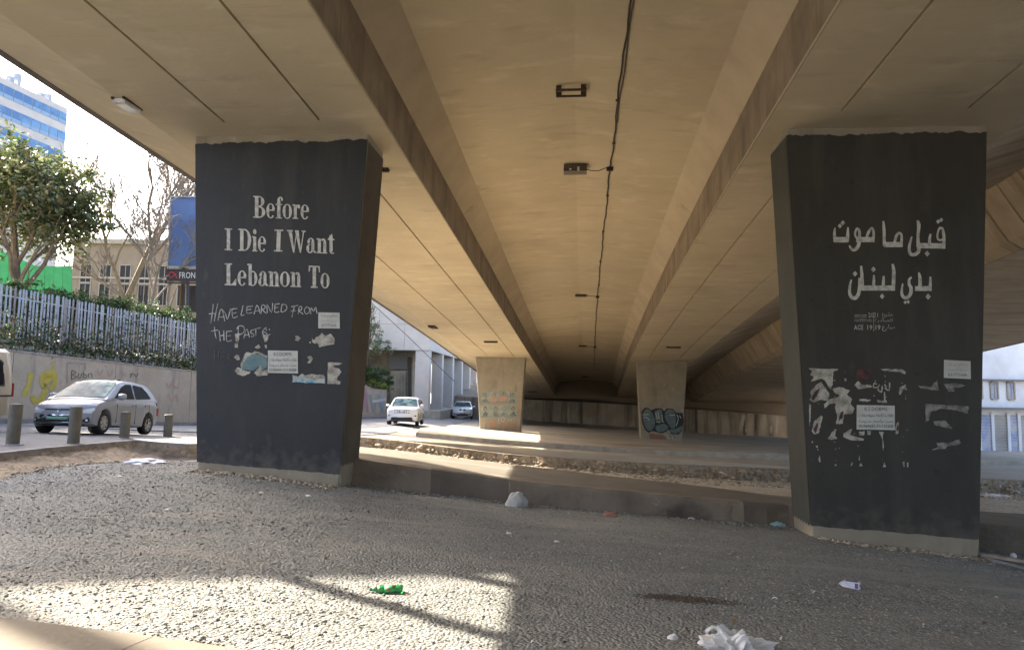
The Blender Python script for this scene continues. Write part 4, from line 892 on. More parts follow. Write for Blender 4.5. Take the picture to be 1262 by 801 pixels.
# portrait posters on the far left pillar (plain generic figures), eight in two rows
FFL = face_fn(44.2, .02)
M_fig = mat('poster_figure', (.10, .125, .125), .85, noise=(5, 4, .4, .6), col2=(.19, .20, .18)); M_face = mat('poster_face', (.30, .25, .19), .85); M_pale = mat('poster_pale', (.33, .34, .28), .85, noise=(2.5, 6, .35, .65), col2=(.19, .23, .20)); M_teal = mat('poster_teal', (.13, .19, .185), .85, noise=(4, 4, .4, .6), col2=(.22, .25, .22)); M_orange = mat('orange_spray', (.50, .20, .09), .85)
M_pinkp = mat('poster_pink', (.42, .25, .19), .85, noise=(6, 4, .4, .6), col2=(.33, .23, .18))
rq = random.Random(3)
for k in range(8):
    c, r_ = k % 4, k // 4; x0 = 592.2 + c * 11.2; x1 = x0 + 10.9; y0 = 482.6 + r_ * 17.2 - (.6 if c == 2 else 0); y1 = y0 + 14.8
    q = empty('portrait_poster', on_t((x0 + x1) / 2, (y0 + y1) / 2, 44.2, .02), 0, '%s poster of the %s row, faded portrait on the far left pillar' % (('first', 'second', 'third', 'fourth')[c], ('upper', 'lower')[r_]), 'poster', 'portrait posters on the far left pillar')
    mb = MB(); mb.v += [tuple(FFL(*p)) for p in ((x0, y0), (x1, y0), (x1, y1), (x0, y1))]; mb.f.append((0, 1, 2, 3)); mb.m.append(0); mb.build('sheet', M_pale, q)
    mb = MB(); cx_, cy_ = (x0 + x1) / 2 + rq.uniform(-.4, 2.2), y0 + rq.uniform(3.6, 4.8)
    for dx, dy, rx, ry, off in ((0, 0, 2.3, 3.0, .003), (0, 8, 3.6, 4.0, .0035)):
        b = len(mb.v); P = [(cx_ + dx + rx * (1 + .25 * math.sin(a * 2.1 + k)) * math.cos(a * .5236), min(y1 - .8, cy_ + dy + ry * (1 + .2 * math.sin(a * 1.3 + k * 2)) * math.sin(a * .5236))) for a in range(12)]; mb.v += [tuple(FFL(*p) + AX * -off) for p in P]; mb.f.append(tuple(range(b, b + 12))); mb.m.append(0)
    mb.build('portrait', M_fig if k not in (1, 6) else M_teal, q)
    mb = MB(); cxx = cx_; P = [(cxx + 1.1 * math.cos(a * .6283), cy_ + .4 + 1.7 * math.sin(a * .6283)) for a in range(10)]; mb.v += [tuple(FFL(*p) + AX * -.006) for p in P]; mb.f.append(tuple(range(10))); mb.m.append(0); mb.build('face', M_face, q)
    if k in (1, 2):
        mb = MB(); mb.v += [tuple(FFL(*p) + AX * -.008) for p in ((x0 + .5, y0 + 6.2), (x1 - .4, y0 + 6), (x1 - .5, y0 + 12.6), (x0 + .6, y0 + 12.8))]; mb.f.append((0, 1, 2, 3)); mb.m.append(0); mb.build('pasted_strip', M_pinkp, q)
    mb = MB(); mb.v += [tuple(FFL(*p) + AX * -.004) for p in ((x0, y1 - 2.2), (x1, y1 - 2.0), (x1, y1 - .6), (x0, y1 - .5))]; mb.f.append((0, 1, 2, 3)); mb.m.append(0); mb.build('caption_band', M_teal, q)
K5 = 11.443; J = lambda P: P
hand([[(345, 455), (335, 500), (350, 540)], [(385, 440), (375, 480), (395, 515), (418, 480), (400, 445), (385, 440)], [(470, 460), (468, 520)], [(515, 465), (515, 515)], [(470, 490), (518, 488)], [(430, 450), (440, 470)]], 585, 475, K5, .8, 'white_graffiti', FFL, mat('dull_white_spray', (.45, .40, .33), .85), pfl)
hand([[(170, 500), (200, 540), (225, 510), (215, 570)], [(240, 600), (260, 520), (285, 590)], [(345, 590), (360, 540), (395, 530)], [(350, 575), (470, 585), (510, 540), (480, 560)], [(440, 530), (445, 580)], [(540, 540), (520, 600), (560, 590), (575, 560)], [(600, 560), (620, 590), (605, 610)], [(100, 620), (105, 650), (160, 640)], [(600, 210), (615, 240), (600, 270), (625, 300), (610, 340)]], 585, 475, K5, .9, 'orange_graffiti', FFL, M_orange, pfl)
# bubble graffiti on the far right pillar
FFR = face_fn(44.9, .02); k11 = 11.44; G = lambda P: Z(P, 780, 490, k11)
M_bub = mat('bubble_fill', (.145, .18, .175), .85, noise=(3, 4, .4, .6), col2=(.10, .14, .145)); M_outl = mat('graffiti_outline', (.035, .037, .04), .85); M_hl = mat('graffiti_highlight', (.50, .50, .44), .85)
mb = MB(); blob(mb, G([(120, 200), (160, 145), (215, 140), (260, 175), (320, 150), (400, 150), (440, 190), (480, 150), (560, 155), (610, 210), (700, 215), (715, 330), (690, 470), (640, 520), (540, 505), (500, 450), (470, 480), (400, 500), (320, 480), (270, 470), (220, 495), (170, 450), (130, 350)]), FFR, 0, .15); mb.build('graffiti_fill_outline', M_outl, pfr)
mb = MB()
for i, q in enumerate(([(135, 230), (170, 170), (220, 160), (270, 210), (305, 290), (310, 380), (270, 450), (225, 465), (180, 420), (145, 330)], [(310, 190), (360, 165), (405, 175), (415, 250), (420, 330), (400, 345), (330, 330), (312, 260)], [(320, 400), (370, 380), (440, 370), (490, 400), (490, 440), (440, 470), (370, 480), (325, 450)], [(455, 200), (500, 165), (560, 170), (600, 230), (605, 330), (590, 420), (540, 430), (495, 360), (450, 280)], [(505, 450), (600, 440), (690, 400), (680, 460), (620, 500), (545, 490)])):
    b = len(mb.v); P = smooth_pts(G(q) + [G(q)[0]], 3)[:-1]; mb.v += [tuple(FFR(*p) + AX * (-.004 - .0004 * i)) for p in P]; mb.f.append(tuple(range(b, b + len(P)))); mb.m.append(0)
mb.build('graffiti_fill', M_bub, pfr)
hand([[(140, 240), (220, 235)], [(150, 275), (200, 280), (235, 320)], [(410, 235), (420, 330), (440, 345)], [(330, 340), (385, 350)], [(510, 250), (590, 245)], [(620, 240), (640, 300), (610, 400)], [(655, 250), (680, 290)], [(440, 510), (490, 535), (480, 560), (530, 575)], [(555, 540), (565, 600)], [(590, 590), (625, 600)], [(650, 595), (680, 605)], [(320, 210), (345, 300)], [(350, 200), (372, 300)], [(680, 180), (705, 182)]], 780, 490, k11, .75, 'graffiti_highlight', FFR, M_hl, pfr, .006)
mb = MB(); blob(mb, G([(225, 505), (400, 520), (470, 560), (450, 590), (240, 580)]), FFR, 0, .3); mb.build('graffiti_underline', mat('dull_red_spray', (.24, .13, .09), .9), pfr)
# ================================================================ left: retaining wall, fence, ivy, hill
M_wallplaster = mat('retaining_wall_plaster', (.46, .385, .29), .92, noise=(.9, 9, .35, .7), col2=(.37, .305, .23), bump=(10, .5, .02),
    stains=[(1.4, (.24, .205, .17), .56, .75, (1.5, 1.5, .2)), (2.6, (.48, .42, .36), .6, .75, (1, 1, 1))])
WP = [(-21.6, 8), (-19.6, 16), (-18.6, 20.5), (-17.5, 25), (-16.1, 29), (-14.8, 33), (-13.3, 39), (-11.9, 46), (-10.8, 52), (-9.9, 57)]
def wtop(i):
    x, y = WP[i]; h = 2.45 if y < 50 else 2.1; return UP.z(x, y) + h
wall_pts = [(x, y, UP.z(x, y), wtop(i)) for i, (x, y) in enumerate(WP)]
wl = empty('retaining_wall', (-16, 29, UP.z(-16, 29)), 0, 'long rendered retaining wall with yellow and black graffiti along the left street', 'wall')
wall_run(wall_pts, wl, M_wallplaster, 'wall_panel', .35)
mb = MB()
for (x0, y0, a0, b0), (x1, y1, a1, b1) in zip(wall_pts, wall_pts[1:]):
    d = Vector((x1 - x0, y1 - y0, 0)).normalized(); n = Vector((-d.y, d.x, 0)); A = Vector((x0, y0, b0 + .004)); B = Vector((x1, y1, b1 + .004))
    mb.hexa([A - n * .03, B - n * .03, B + n * .38, A + n * .38, A - n * .03 + Vector((0, 0, .06)), B - n * .03 + Vector((0, 0, .06)), B + n * .38 + Vector((0, 0, .06)), A + n * .38 + Vector((0, 0, .06))])
mb.build('coping', mat('coping_concrete', (.36, .33, .29), .9, noise=(4, 5, .4, .7), bump=(10, .4, .01)), wl)
# footway at the wall foot
mb = MB()
for (x0, y0), (x1, y1) in zip(WP, WP[1:]):
    d = Vector((x1 - x0, y1 - y0, 0)).normalized(); n = Vector((-d.y, d.x, 0)); A = Vector((x0, y0, UP.z(x0, y0))); B = Vector((x1, y1, UP.z(x1, y1))); w = 1.1; dn = Vector((0, 0, -.2)); up = Vector((0, 0, .14))
    mb.hexa([A - n * w + dn, B - n * w + dn, B + dn, A + dn, A - n * w + up, B - n * w + up, B + up, A + up])
tag(mb.build('footway', mat('footway_concrete', (.24, .225, .21), .9, noise=(2, 7, .4, .7), bump=(20, .4, .01))), 'narrow raised footway with kerb at the foot of the left retaining wall', kind='structure')
def on_wall(px, py, off=.012):
    d = ray(px, py); best = None
    for (x0, y0), (x1, y1) in zip(WP, WP[1:]):
        e = Vector((x1 - x0, y1 - y0)); n = Vector((e.y, -e.x)).normalized()    # towards the road
        k = (Vector((x0, y0)) + n * off).dot(n) / (d.x * n.x + d.y * n.y); p = d * k; f = (Vector((p.x, p.y)) - Vector((x0, y0))).dot(e) / e.length_squared
        if k > 0 and -.02 <= f <= 1.02: best = p; break
    return best or d * 30
def wall_paint(name, strokes, ox, oy, k, w, m, off=.012):
    mb = MB(); e = 0
    for s in strokes:
        e += 1; P = smooth_pts([(ox + a / k, oy + b / k) for a, b in s], 4) if len(s) > 2 else [(ox + a / k, oy + b / k) for a, b in s]
        poly_stroke(mb, P, [w * (1 + .15 * math.sin(i * .9 + e)) for i in range(len(P))], lambda x, y, e=e: on_wall(x, y, off + .001 * e))
    mb.build(name, m, wl)
M_yellow = mat('yellow_spray', (.42, .33, .05), .85, noise=(3, 5, .4, .7), col2=(.50, .42, .12)); M_blksp = mat('black_spray', (.07, .065, .065), .85); M_pinksp = mat('faded_pink_spray', (.42, .26, .24), .9); M_greysp = mat('grey_spray', (.27, .25, .24), .9)
wall_paint('yellow_graffiti', [[(152, 236), (145, 290), (128, 330), (112, 350)], [(160, 350), (172, 380), (215, 350), (228, 290), (250, 255), (215, 250), (208, 290), (228, 310)], [(228, 240), (262, 232), (272, 290), (245, 320)]], 0, 400, 4.004, 6.4, M_yellow)
wall_paint('yellow_graffiti_dots', [[(252, 195), (272, 192)], [(258, 212), (268, 212)]], 0, 400, 4.004, 3.0, M_yellow)
wall_paint('black_graffiti', [[(355, 225), (352, 270)], [(355, 225), (375, 235), (358, 248), (380, 258), (352, 270)], [(388, 240), (385, 262), (398, 262), (402, 240)], [(412, 225), (412, 262), (430, 255), (412, 242)], [(440, 262), (436, 245), (452, 242), (455, 262)], [(640, 248), (655, 240), (642, 262)], [(662, 242), (672, 258), (682, 240)]], 0, 400, 4.004, .8, M_blksp)
wall_paint('panel_outline', [[(333, 188), (332, 290)], [(333, 188), (420, 192)], [(420, 192), (421, 225)]], 0, 400, 4.004, 1.4, M_greysp)
wall_paint('faded_graffiti', [[(480, 215), (490, 250), (510, 220)], [(530, 225), (540, 255), (560, 225)], [(820, 290), (835, 310), (850, 285), (870, 315), (890, 290)], [(830, 340), (850, 380), (870, 345), (880, 380)], [(600, 225), (620, 255)]], 0, 400, 4.004, 1.3, M_pinksp)
# graffiti colours on the far stretch
for cc, pts in (((.20, .30, .33), [(456, 486), (460, 508), (466, 486), (472, 508)]), ((.36, .22, .24), [(444, 470), (448, 505), (451, 475), (453, 508)]), ((.5, .48, .45), [(459, 495), (476, 492)]), ((.26, .33, .36), [(468, 486), (473, 508)])):
    mb = MB(); poly_stroke(mb, pts, 3.2, lambda x, y: on_wall(x, y, .02 + cc[0] * .02)); mb.build('far_graffiti', mat('far_spray_%d' % int(cc[0] * 100), cc, .9), wl)
# hill behind the wall
def hill_z(x, y):
    # distance left of the wall line
    for (x0, y0), (x1, y1) in zip(WP, WP[1:]):
        if y <= y1 or (x1, y1) == WP[-1]:
            f = (y - y0) / (y1 - y0); f = max(-.5, min(2.2, f)); xw = x0 + (x1 - x0) * f; break
    d = max(0, xw - x); base = UP.z(max(xw, -22), max(8, min(y, 57))) + (2.3 if y < 50 else 1.9)
    return base + min(d, 3) * .25 + min(d, 20) * .08
mb = MB(); ys_ = seg(4, 57, 28) + seg(60, 130, 12); nn = 16
for y in ys_:
    for (x0, y0), (x1, y1) in zip(WP, WP[1:]):
        if y <= y1: break
    f = max(-.5, (y - y0) / (y1 - y0)); xw = x0 + (x1 - x0) * f - .33
    for k in range(nn):
        x = xw - (k / (nn - 1)) ** 1.6 * 110 - (max(0, y - 57) * .6); mb.v.append((x, y, hill_z(x, y) + (.08 * math.sin(x * 2 + y) if k else -.05)))
for j in range(len(ys_) - 1):
    for k in range(nn - 1): a = j * nn + k; mb.f.append((a, a + 1, a + 1 + nn, a + nn)); mb.m.append(0)
tag(mb.build('hillside', mat('hillside_soil', (.13, .12, .07), .95, noise=(1, 8, .35, .7), col2=(.08, .10, .04), bump=(5, .8, .05)), smooth=True), 'soil terrace with undergrowth behind the retaining wall', kind='structure')
# ---------------------------------------------------------------- foliage tools
def leaf_mesh(C, size, mats, normals_up=.3, seed=1, aspect=.5, curl=.25):
    """C: (n,3) leaf centres; each leaf a folded rhombus of two triangles + two"""
    r = np.random.default_rng(seed); n = len(C)
    d = r.normal(size=(n, 3)); d[:, 2] = d[:, 2] * .6 - .15; d /= np.linalg.norm(d, axis=1)[:, None]
    u = r.normal(size=(n, 3)); u[:, 2] += normals_up * 2; s = np.cross(d, u); s /= np.linalg.norm(s, axis=1)[:, None] + 1e-9; nn_ = np.cross(s, d)
    L = size * r.uniform(.6, 1.3, n)[:, None]; W_ = L * aspect
    v = np.stack([C, C + d * L * .5 + s * W_ * .5 + nn_ * L * curl * .4, C + d * L, C + d * L * .5 - s * W_ * .5 + nn_ * L * curl * .4], 1).reshape(-1, 3)
    me = bpy.data.meshes.new('foliage'); me.vertices.add(4 * n); me.vertices.foreach_set('co', v.ravel().astype(np.float32))
    me.loops.add(4 * n); me.loops.foreach_set('vertex_index', np.arange(4 * n, dtype=np.int32)); me.polygons.add(n)
    me.polygons.foreach_set('loop_start', np.arange(0, 4 * n, 4, dtype=np.int32))
    for m in mats: me.materials.append(m)
    me.polygons.foreach_set('material_index', r.choice(len(mats), n, p=None).astype(np.int32))
    me.update(calc_edges=True); return me
def crown_pts(blobs, n, seed, hollow=.5):
    """blobs: list of (centre, (rx, ry, rz)); points near shells with clumping"""
    r = np.random.default_rng(seed); out = []
    vol = np.array([b[1][0] * b[1][1] * b[1][2] for b in blobs]) ** .75; vol /= vol.sum()
    for (c, rad), w in zip(blobs, vol):
        k = max(10, int(n * w)); ncl = max(4, k // 40)
        q = r.normal(size=(ncl, 3)); q /= np.linalg.norm(q, axis=1)[:, None]; q *= r.uniform(hollow, 1.08, (ncl, 1)); q = q * np.array(rad) + np.array(c)
        idx = r.integers(0, ncl, k); out.append(q[idx] + r.normal(size=(k, 3)) * np.array(rad) * .13)
    return np.concatenate(out)
def leafmat(name, c, c2, rough=.55):
    if name in MATS: return MATS[name]
    m = mat(name, c, rough, noise=(1.3, 4, .35, .7), col2=c2, spec=.5)
    nt = m.node_tree; b = nt.nodes['Principled BSDF']; t = nt.nodes.new('ShaderNodeBsdfTranslucent'); a = nt.nodes.new('ShaderNodeMixShader'); a.inputs[0].default_value = .3
    t.inputs[0].default_value = (c[0] * 1.3, c[1] * 1.4, c[2] * .8, 1); nt.links.new(b.outputs[0], a.inputs[1]); nt.links.new(t.outputs[0], a.inputs[2]); nt.links.new(a.outputs[0], nt.nodes['Material Output'].inputs[0]); return m
LM_dark = [leafmat('leaf_dark_glossy', (.035, .060, .022), (.05, .085, .03), .32), leafmat('leaf_mid', (.06, .085, .03), (.09, .11, .04), .38), leafmat('leaf_bronze', (.13, .10, .045), (.10, .09, .03), .45)]
LM_ivy = [leafmat('ivy_dark', (.030, .055, .020), (.05, .08, .025), .5), leafmat('ivy_green', (.055, .095, .03), (.08, .12, .035), .5), leafmat('ivy_dry', (.16, .12, .07), (.11, .09, .05), .7)]
LM_yel = [leafmat('leaf_yellow_green', (.26, .27, .05), (.18, .21, .05), .5), leafmat('leaf_lime', (.16, .20, .05), (.22, .24, .06), .5)]
LM_sil = [leafmat('leaf_silver', (.17, .19, .13), (.12, .14, .09), .6), leafmat('leaf_olive', (.10, .125, .07), (.13, .15, .09), .6)]
M_bark = mat('bark', (.15, .115, .085), .95, noise=(5, 6, .4, .7), col2=(.09, .07, .05), bump=(14, .8, .03)); M_barkpale = mat('pale_bark', (.26, .22, .18), .95, noise=(4, 6, .4, .7), col2=(.16, .13, .10), bump=(14, .6, .02))
def limbs(root_p, top_p, n, r0, spread, seed, levels=3, up=.5, mbr=None, lf=1.0):
    """trunk + branching limbs as tubes in one mesh"""
    r = random.Random(seed); mb = mbr or MB(); tips = []
    def grow(p, d, length, rad, lv):
        pts = [p]; rr_ = [rad]; q = p.copy(); dd = d.copy(); k = 4 if lv < levels else 3
        for i in range(k):
            dd = (dd + Vector((r.uniform(-1, 1), r.uniform(-1, 1), r.uniform(-.4, .8) * up)) * .22).normalized(); q = q + dd * (length / k); pts.append(q.copy()); rr_.append(max(rad * (1 - .45 * (i + 1) / k), .014))
        mb.tube(pts, rr_, 6 if lv < 2 else 4 if lv < 3 else 3, caps=False); tips.append(q.copy())
        if lv < levels:
            for j in range(n if lv else n + 1):
                f = r.uniform(.35, 1.0); i = min(int(f * k), k - 1); bp = pts[i] + (pts[i + 1] - pts[i]) * (f * k - i)
                nd = (dd + Vector((r.uniform(-1, 1), r.uniform(-1, 1), r.uniform(-.3, .9))) * spread).normalized(); grow(bp, nd, length * r.uniform(.5, .78) * lf, max(rr_[i] * .62, .018), lv + 1)
    grow(Vector(root_p), (Vector(top_p) - Vector(root_p)).normalized(), (Vector(top_p) - Vector(root_p)).length, r0, 0)
    return mb, tips
def tree(name, loc, label, cat, blobs, n, size, lmats, trunk_top, r0, seed, group=None, bark=None, hollow=.45, aspect=.5):
    r = empty(name, loc, 0, label, cat, group); base = Vector(loc)
    mb, tips = limbs(base - Vector((0, 0, .3)), trunk_top, 4, r0, .9, seed, 2, lf=.72); mb.build('trunk', bark or M_bark, r)
    me = leaf_mesh(crown_pts(blobs, n, seed, hollow), size, lmats, seed=seed, aspect=aspect); o = link('crown', me, r); o['kind'] = 'stuff'
    return r
def at(px, py, Y): return U(px, py, Y)
# big evergreen (magnolia-like) behind the fence
p = at(22, 345, 33); bl = []
for px, py, rx, rz in ((22, 235, 3.0, 2.3), (62, 225, 2.2, 1.9), (95, 255, 1.6, 1.5), (60, 275, 2.4, 1.6), (-8, 255, 2.6, 2.6), (30, 195, 1.9, 1.2), (112, 232, 1.0, .9), (110, 280, 1.4, .8), (5, 200, 1.5, 1.4), (-50, 230, 3, 3)):
    c = at(px, py, 33 + (px % 7) * .25); bl.append(((c.x, c.y, c.z), (rx, rx * 1.1, rz)))
tree('evergreen_tree', (p.x, p.y, hill_z(p.x, p.y)), 'big glossy evergreen tree with sunlit speckled leaves behind the fence', 'tree', bl, 21000, .25, LM_dark + [leafmat('leaf_painted_glint', (.17, .19, .13), (.12, .14, .09), .3)], at(28, 262, 33), .22, 11, hollow=.2)  # pale fourth leaf tone paints glints of light into the crown
# upright sprigs reaching above the crown
mb = MB()
# bare trees
def bare(px, py, Y, topx, topy, label, seed, r0=.16, n=4, spread=.75, levels=4, m=None):
    p = at(px, py, Y); r = empty('bare_tree', (p.x, p.y, hill_z(p.x, p.y) if p.x < -12 else p.z), 0, label, 'tree', 'leafless trees behind the fence')
    t = at(topx, topy, Y); mb, tips = limbs(Vector(r.location), t, n, r0, spread, seed, levels, .9); o = mb.build('trunk', m or M_barkpale, r); return r, tips
r, tips = bare(137, 362, 42, 160, 276, 'tall leafless tree with fine twigs right of the evergreen', 22, .22, 5, .85, 4)
r, tips2 = bare(176, 372, 38, 178, 318, 'low leafless tree with pale twisted branches in front of the stone building', 5, .13, 5, .95, 4)
me = leaf_mesh(np.array([tuple(t + Vector((random.gauss(0, .1), random.gauss(0, .1), random.gauss(0, .1)))) for t in tips2 if t.z < at(170, 325, 38).z for _ in range(3)]), .12, [leafmat('leaf_rust', (.22, .12, .06), (.18, .13, .07))], seed=4); o = link('withered_leaves', me, r); o['kind'] = 'stuff'
r, tips3 = bare(208, 372, 44, 205, 300, 'thin leafless tree beside the billboard', 33, .12, 5, .7, 4)
# hedge along the top of the terrace
hb = []
for px, py in ((-40, 350), (-10, 353), (15, 357), (38, 360), (60, 362), (80, 365), (100, 367), (120, 370), (140, 373), (165, 378), (190, 382), (215, 386), (238, 391), (262, 396), (290, 402)):
    Y = 29 + (px - 30) * .03; c = at(px, py, Y); hb.append(((c.x, c.y + .8, c.z - .2), (.9, .8, .62)))
hb2 = [((c[0] - .2, c[1] + .5, c[2] - 1.0), (1.0, .9, .75)) for c, _ in hb] + [((c[0] + .6, c[1] - 1.2, c[2] - 1.7), (.9, .6, .6)) for c, _ in hb] + [((c[0], c[1] + .9, c[2] - .5), (1.0, .9, .6)) for c, _ in hb]
ug = empty('undergrowth', (-17.5, 30, .5), 0, 'dark tangled undergrowth filling the strip behind the palisade fence', 'undergrowth'); o = link('undergrowth_leaves', leaf_mesh(crown_pts(hb2, 26000, 18, .1), .17, LM_ivy, seed=28), ug); o['kind'] = 'stuff'
r = empty('hedge', hb[4][0], 0, 'clipped dark green hedge rising just above the fence', 'hedge'); o = link('hedge_foliage', leaf_mesh(crown_pts(hb, 14000, 8, .2), .14, LM_ivy[:2], seed=8), r); o['kind'] = 'stuff'
r, t_ = limbs((hb[2][0][0], hb[2][0][1], hill_z(hb[2][0][0], hb[2][0][1])), (hb[2][0][0], hb[2][0][1], hb[2][0][2]), 3, .05, .8, 3, 2); r.build('hedge_stem', M_bark, bpy.data.objects['hedge'])
# palisade fence
M_galv = mat('galvanised_steel', (.42, .44, .47), .5, metal=.55, noise=(6, 5, .4, .7), col2=(.30, .31, .33)); M_galvrust = mat('rust_streaked_steel', (.33, .27, .23), .7, metal=.3, noise=(6, 5, .4, .7), col2=(.30, .31, .33))
fn_ = empty('palisade_fence', (-16.3, 29, wall_pts[4][3]), 0, 'galvanised steel palisade fence with pointed pales overgrown by ivy on the retaining wall', 'fence')
def pale_mesh(name, m):
    mb = MB(); h = 2.3; w = .034
    w = .043; pr = [(-w, 0), (-w * .45, .018), (0, .006), (w * .45, .018), (w, 0)]
    for z, s in ((0, 1), (h - .12, 1), (h - .06, 1.0), (h, .25)):
        for x, y in pr: mb.v.append((x * s, y * s, z))
    for j in range(3):
        for k in range(4): a = j * 5 + k; mb.f.append((a, a + 1, a + 6, a + 5)); mb.m.append(0)
    mb.f.append((15, 16, 17, 18, 19)); mb.m.append(0)
    me = bpy.data.meshes.new(name); me.from_pydata(mb.v, [], mb.f); me.materials.append(m); return me
pm = [pale_mesh('pale', M_galv), pale_mesh('pale', M_galvrust)]
def fence_at(u):           # u metres along from the second wall point
    acc = 0
    for i in range(1, len(WP) - 2):
        a, b = Vector(WP[i]), Vector(WP[i + 1]); L = (b - a).length
        if u <= acc + L or i == len(WP) - 3:
            f = (u - acc) / L; d = (b - a).normalized(); n = Vector((-d.y, d.x)); q = a + (b - a) * f + n * .55
            return Vector((q.x, q.y, wall_pts[i][3] * (1 - f) + wall_pts[i + 1][3] * f + .05)), d, n
        acc += L
u = 0.0; tot = 36.5; cnt = 0; Pinv = wm(fn_).inverted()
while u < tot and cnt < 285:
    q, d, n = fence_at(u); o = bpy.data.objects.new('pale', pm[1 if random.random() < .22 else 0]); COL.objects.link(o)
    o.parent = fn_; o.matrix_parent_inverse = Pinv; q = q + Vector((n.x, n.y, 0)) * -.03
    o.location = (q.x, q.y, q.z + random.uniform(-.03, .03)); o.rotation_euler = (random.uniform(-.012, .012), random.uniform(-.02, .02), math.atan2(d.y, d.x) + math.pi); u += .142; cnt += 1
for zz in (.35, 1.95):
    pts = [fence_at(x) for x in np.arange(0, tot, 1.2)]
    mb = MB()
    for (a, d, n), (b, _, _) in zip(pts, pts[1:]): bar(mb, a + Vector((n.x, n.y, 0)) * .02 + Vector((0, 0, zz)), b + Vector((n.x, n.y, 0)) * .02 + Vector((0, 0, zz)), .05, .05)
    mb.build('rail', M_galv, fn_)
for x in np.arange(.6, tot, 2.75):
    a, d, n = fence_at(x); mb = MB(); mb.box(a + Vector((n.x, n.y, 0)) * .09 + Vector((0, 0, 1.1)), (.09, .09, 2.3), rz=math.atan2(d.y, d.x)); mb.build('post', M_galv, fn_)
# ivy on the fence and over the wall top
r_ = np.random.default_rng(5); IV = []
for k in range(20000):
    u = r_.uniform(0, 36); q, d, n = fence_at(u)
    dens = .55 + .45 * math.sin(u * .9 + 1.0) * math.sin(u * .37 + 2)
    h = abs(r_.normal()) * (.30 + .85 * max(0, dens) * r_.uniform(.3, 1.3))
    if h > 2.2: continue
    off = r_.normal() * .10 - .06 if h > .4 else r_.normal() * .16 - .10
    IV.append((q.x + n.x * off, q.y + n.y * off, q.z + h - .05 - (.25 * r_.random() if h < .25 else 0)))
iv = empty('ivy', fence_at(12)[0], 0, 'dark green ivy climbing over the palisade fence and spilling on the wall top', 'ivy'); o = link('ivy_leaves', leaf_mesh(np.array(IV), .12, LM_ivy, seed=6, aspect=.8), iv); o['kind'] = 'stuff'
mb = MB()
for x in np.arange(1, 34, 1.7):
    q, d, n = fence_at(x); mb.tube([q + Vector((-n.x * .1, -n.y * .1, 0)), q + Vector((.15 * math.sin(x), -n.y * .08, .8)), q + Vector((.3 * math.sin(x * 2), -.05, 1.6))], [.02, .015, .006], 4)
o = mb.build('ivy_stems', M_bark, iv); o['kind'] = 'stuff'
# green hoarding
gp = empty('green_hoarding', at(45, 350, 46), 0, 'bright green sheet hoarding behind the evergreen tree', 'hoarding')
M_green = mat('green_sheet', (.05, .35, .13), .7, noise=(1.5, 4, .4, .7), col2=(.04, .28, .10))
for k in range(9):
    x0, x1 = -12 + k * 11.2, -12 + (k + 1) * 11.2 - .5
    f = lambda x: 303 + (x + 12) * .44 if x < 45 else 328
    a, b, c, d_ = at(x0, 385 + k, 46), at(x1, 385 + k + 1, 46), at(x1, f(x1), 46), at(x0, f(x0), 46); n = Vector((0, .06, 0))
    mb = MB(); mb.hexa([a, b, b + n, a + n, d_, c, c + n, d_ + n]); mb.build('panel', M_green, gp)
for k in range(0, 10, 2):
    a = at(-12 + k * 11.2, 365, 46); b = at(-12 + k * 11.2, 325, 46); mb = MB(); mb.tube([a + Vector((0, .15, -1)), b + Vector((0, .15, 0))], .05, 6); mb.build('post', M_galv, gp)
# ---------------------------------------------------------------- buildings on the left
M_limestone = mat('limestone_facade', (.33, .25, .175), .9, noise=(.8, 8, .35, .7), col2=(.26, .19, .13), bump=(3, .4, .03)); M_dkglass = mat('dark_window_glass', (.035, .03, .028), .25, spec=.25); M_trim = mat('pale_window_trim', (.42, .35, .27), .85)
M_shut = mat('brown_shutter', (.17, .11, .08), .7)
def facade_windows(root, O, ax, rows, cols, w, h, dx, dz, x0, z0, gm, fm, depth=.18, frame=True, skip=None, bars=0):
    """windows on a vertical facade: O origin, ax unit vector along it, outward normal towards the camera side"""
    n = Vector((ax.y, -ax.x, 0)); out = []
    for r in range(rows):
        for c in range(cols):
            if skip and skip(r, c): continue
            a = O + ax * (x0 + c * dx) + Vector((0, 0, z0 + r * dz)); b = a + ax * w; u = Vector((0, 0, h)); t = .09
            mb = MB()
            for p, q in ((a - ax * t, a), (b, b + ax * t)): mb.hexa([p + n * .06 - u * .05, q + n * .06 - u * .05, q - n * depth - u * .05, p - n * depth - u * .05, p + n * .06 + u * 1.05, q + n * .06 + u * 1.05, q - n * depth + u * 1.05, p - n * depth + u * 1.05])
            for zz in (-.10, h + .01): p = a + Vector((0, 0, zz)); q = b + Vector((0, 0, zz)); e = Vector((0, 0, .09)); mb.hexa([p + n * .10, q + n * .10, q - n * depth, p - n * depth, p + n * .10 + e, q + n * .10 + e, q - n * depth + e, p - n * depth + e])
            for k in range(bars): p = a + ax * (w * (k + 1) / (bars + 1)); mb.hexa([p + n * .04, p + ax * .05 + n * .04, p + ax * .05, p, p + n * .04 + u, p + ax * .05 + n * .04 + u, p + ax * .05 + u, p + u])
            f = mb.build('window', fm, root)
            g = MB(); g.hexa([a + n * .015, b + n * .015, b - n * .02, a - n * .02, a + n * .015 + u, b + n * .015 + u, b - n * .02 + u, a - n * .02 + u]); g.build('pane', gm, f)
            out.append(f)
    return out
def block(root, name, O, ax, w, d, z0, z1, m):
    n = Vector((ax.y, -ax.x, 0)); mb = MB(); a, b, c, e = O, O + ax * w, O + ax * w - n * d, O - n * d
    mb.hexa([Vector((p.x, p.y, z0)) for p in (a, b, c, e)] + [Vector((p.x, p.y, z1)) for p in (a, b, c, e)]); return mb.build(name, m, root)
X1 = Vector((1, 0, 0))
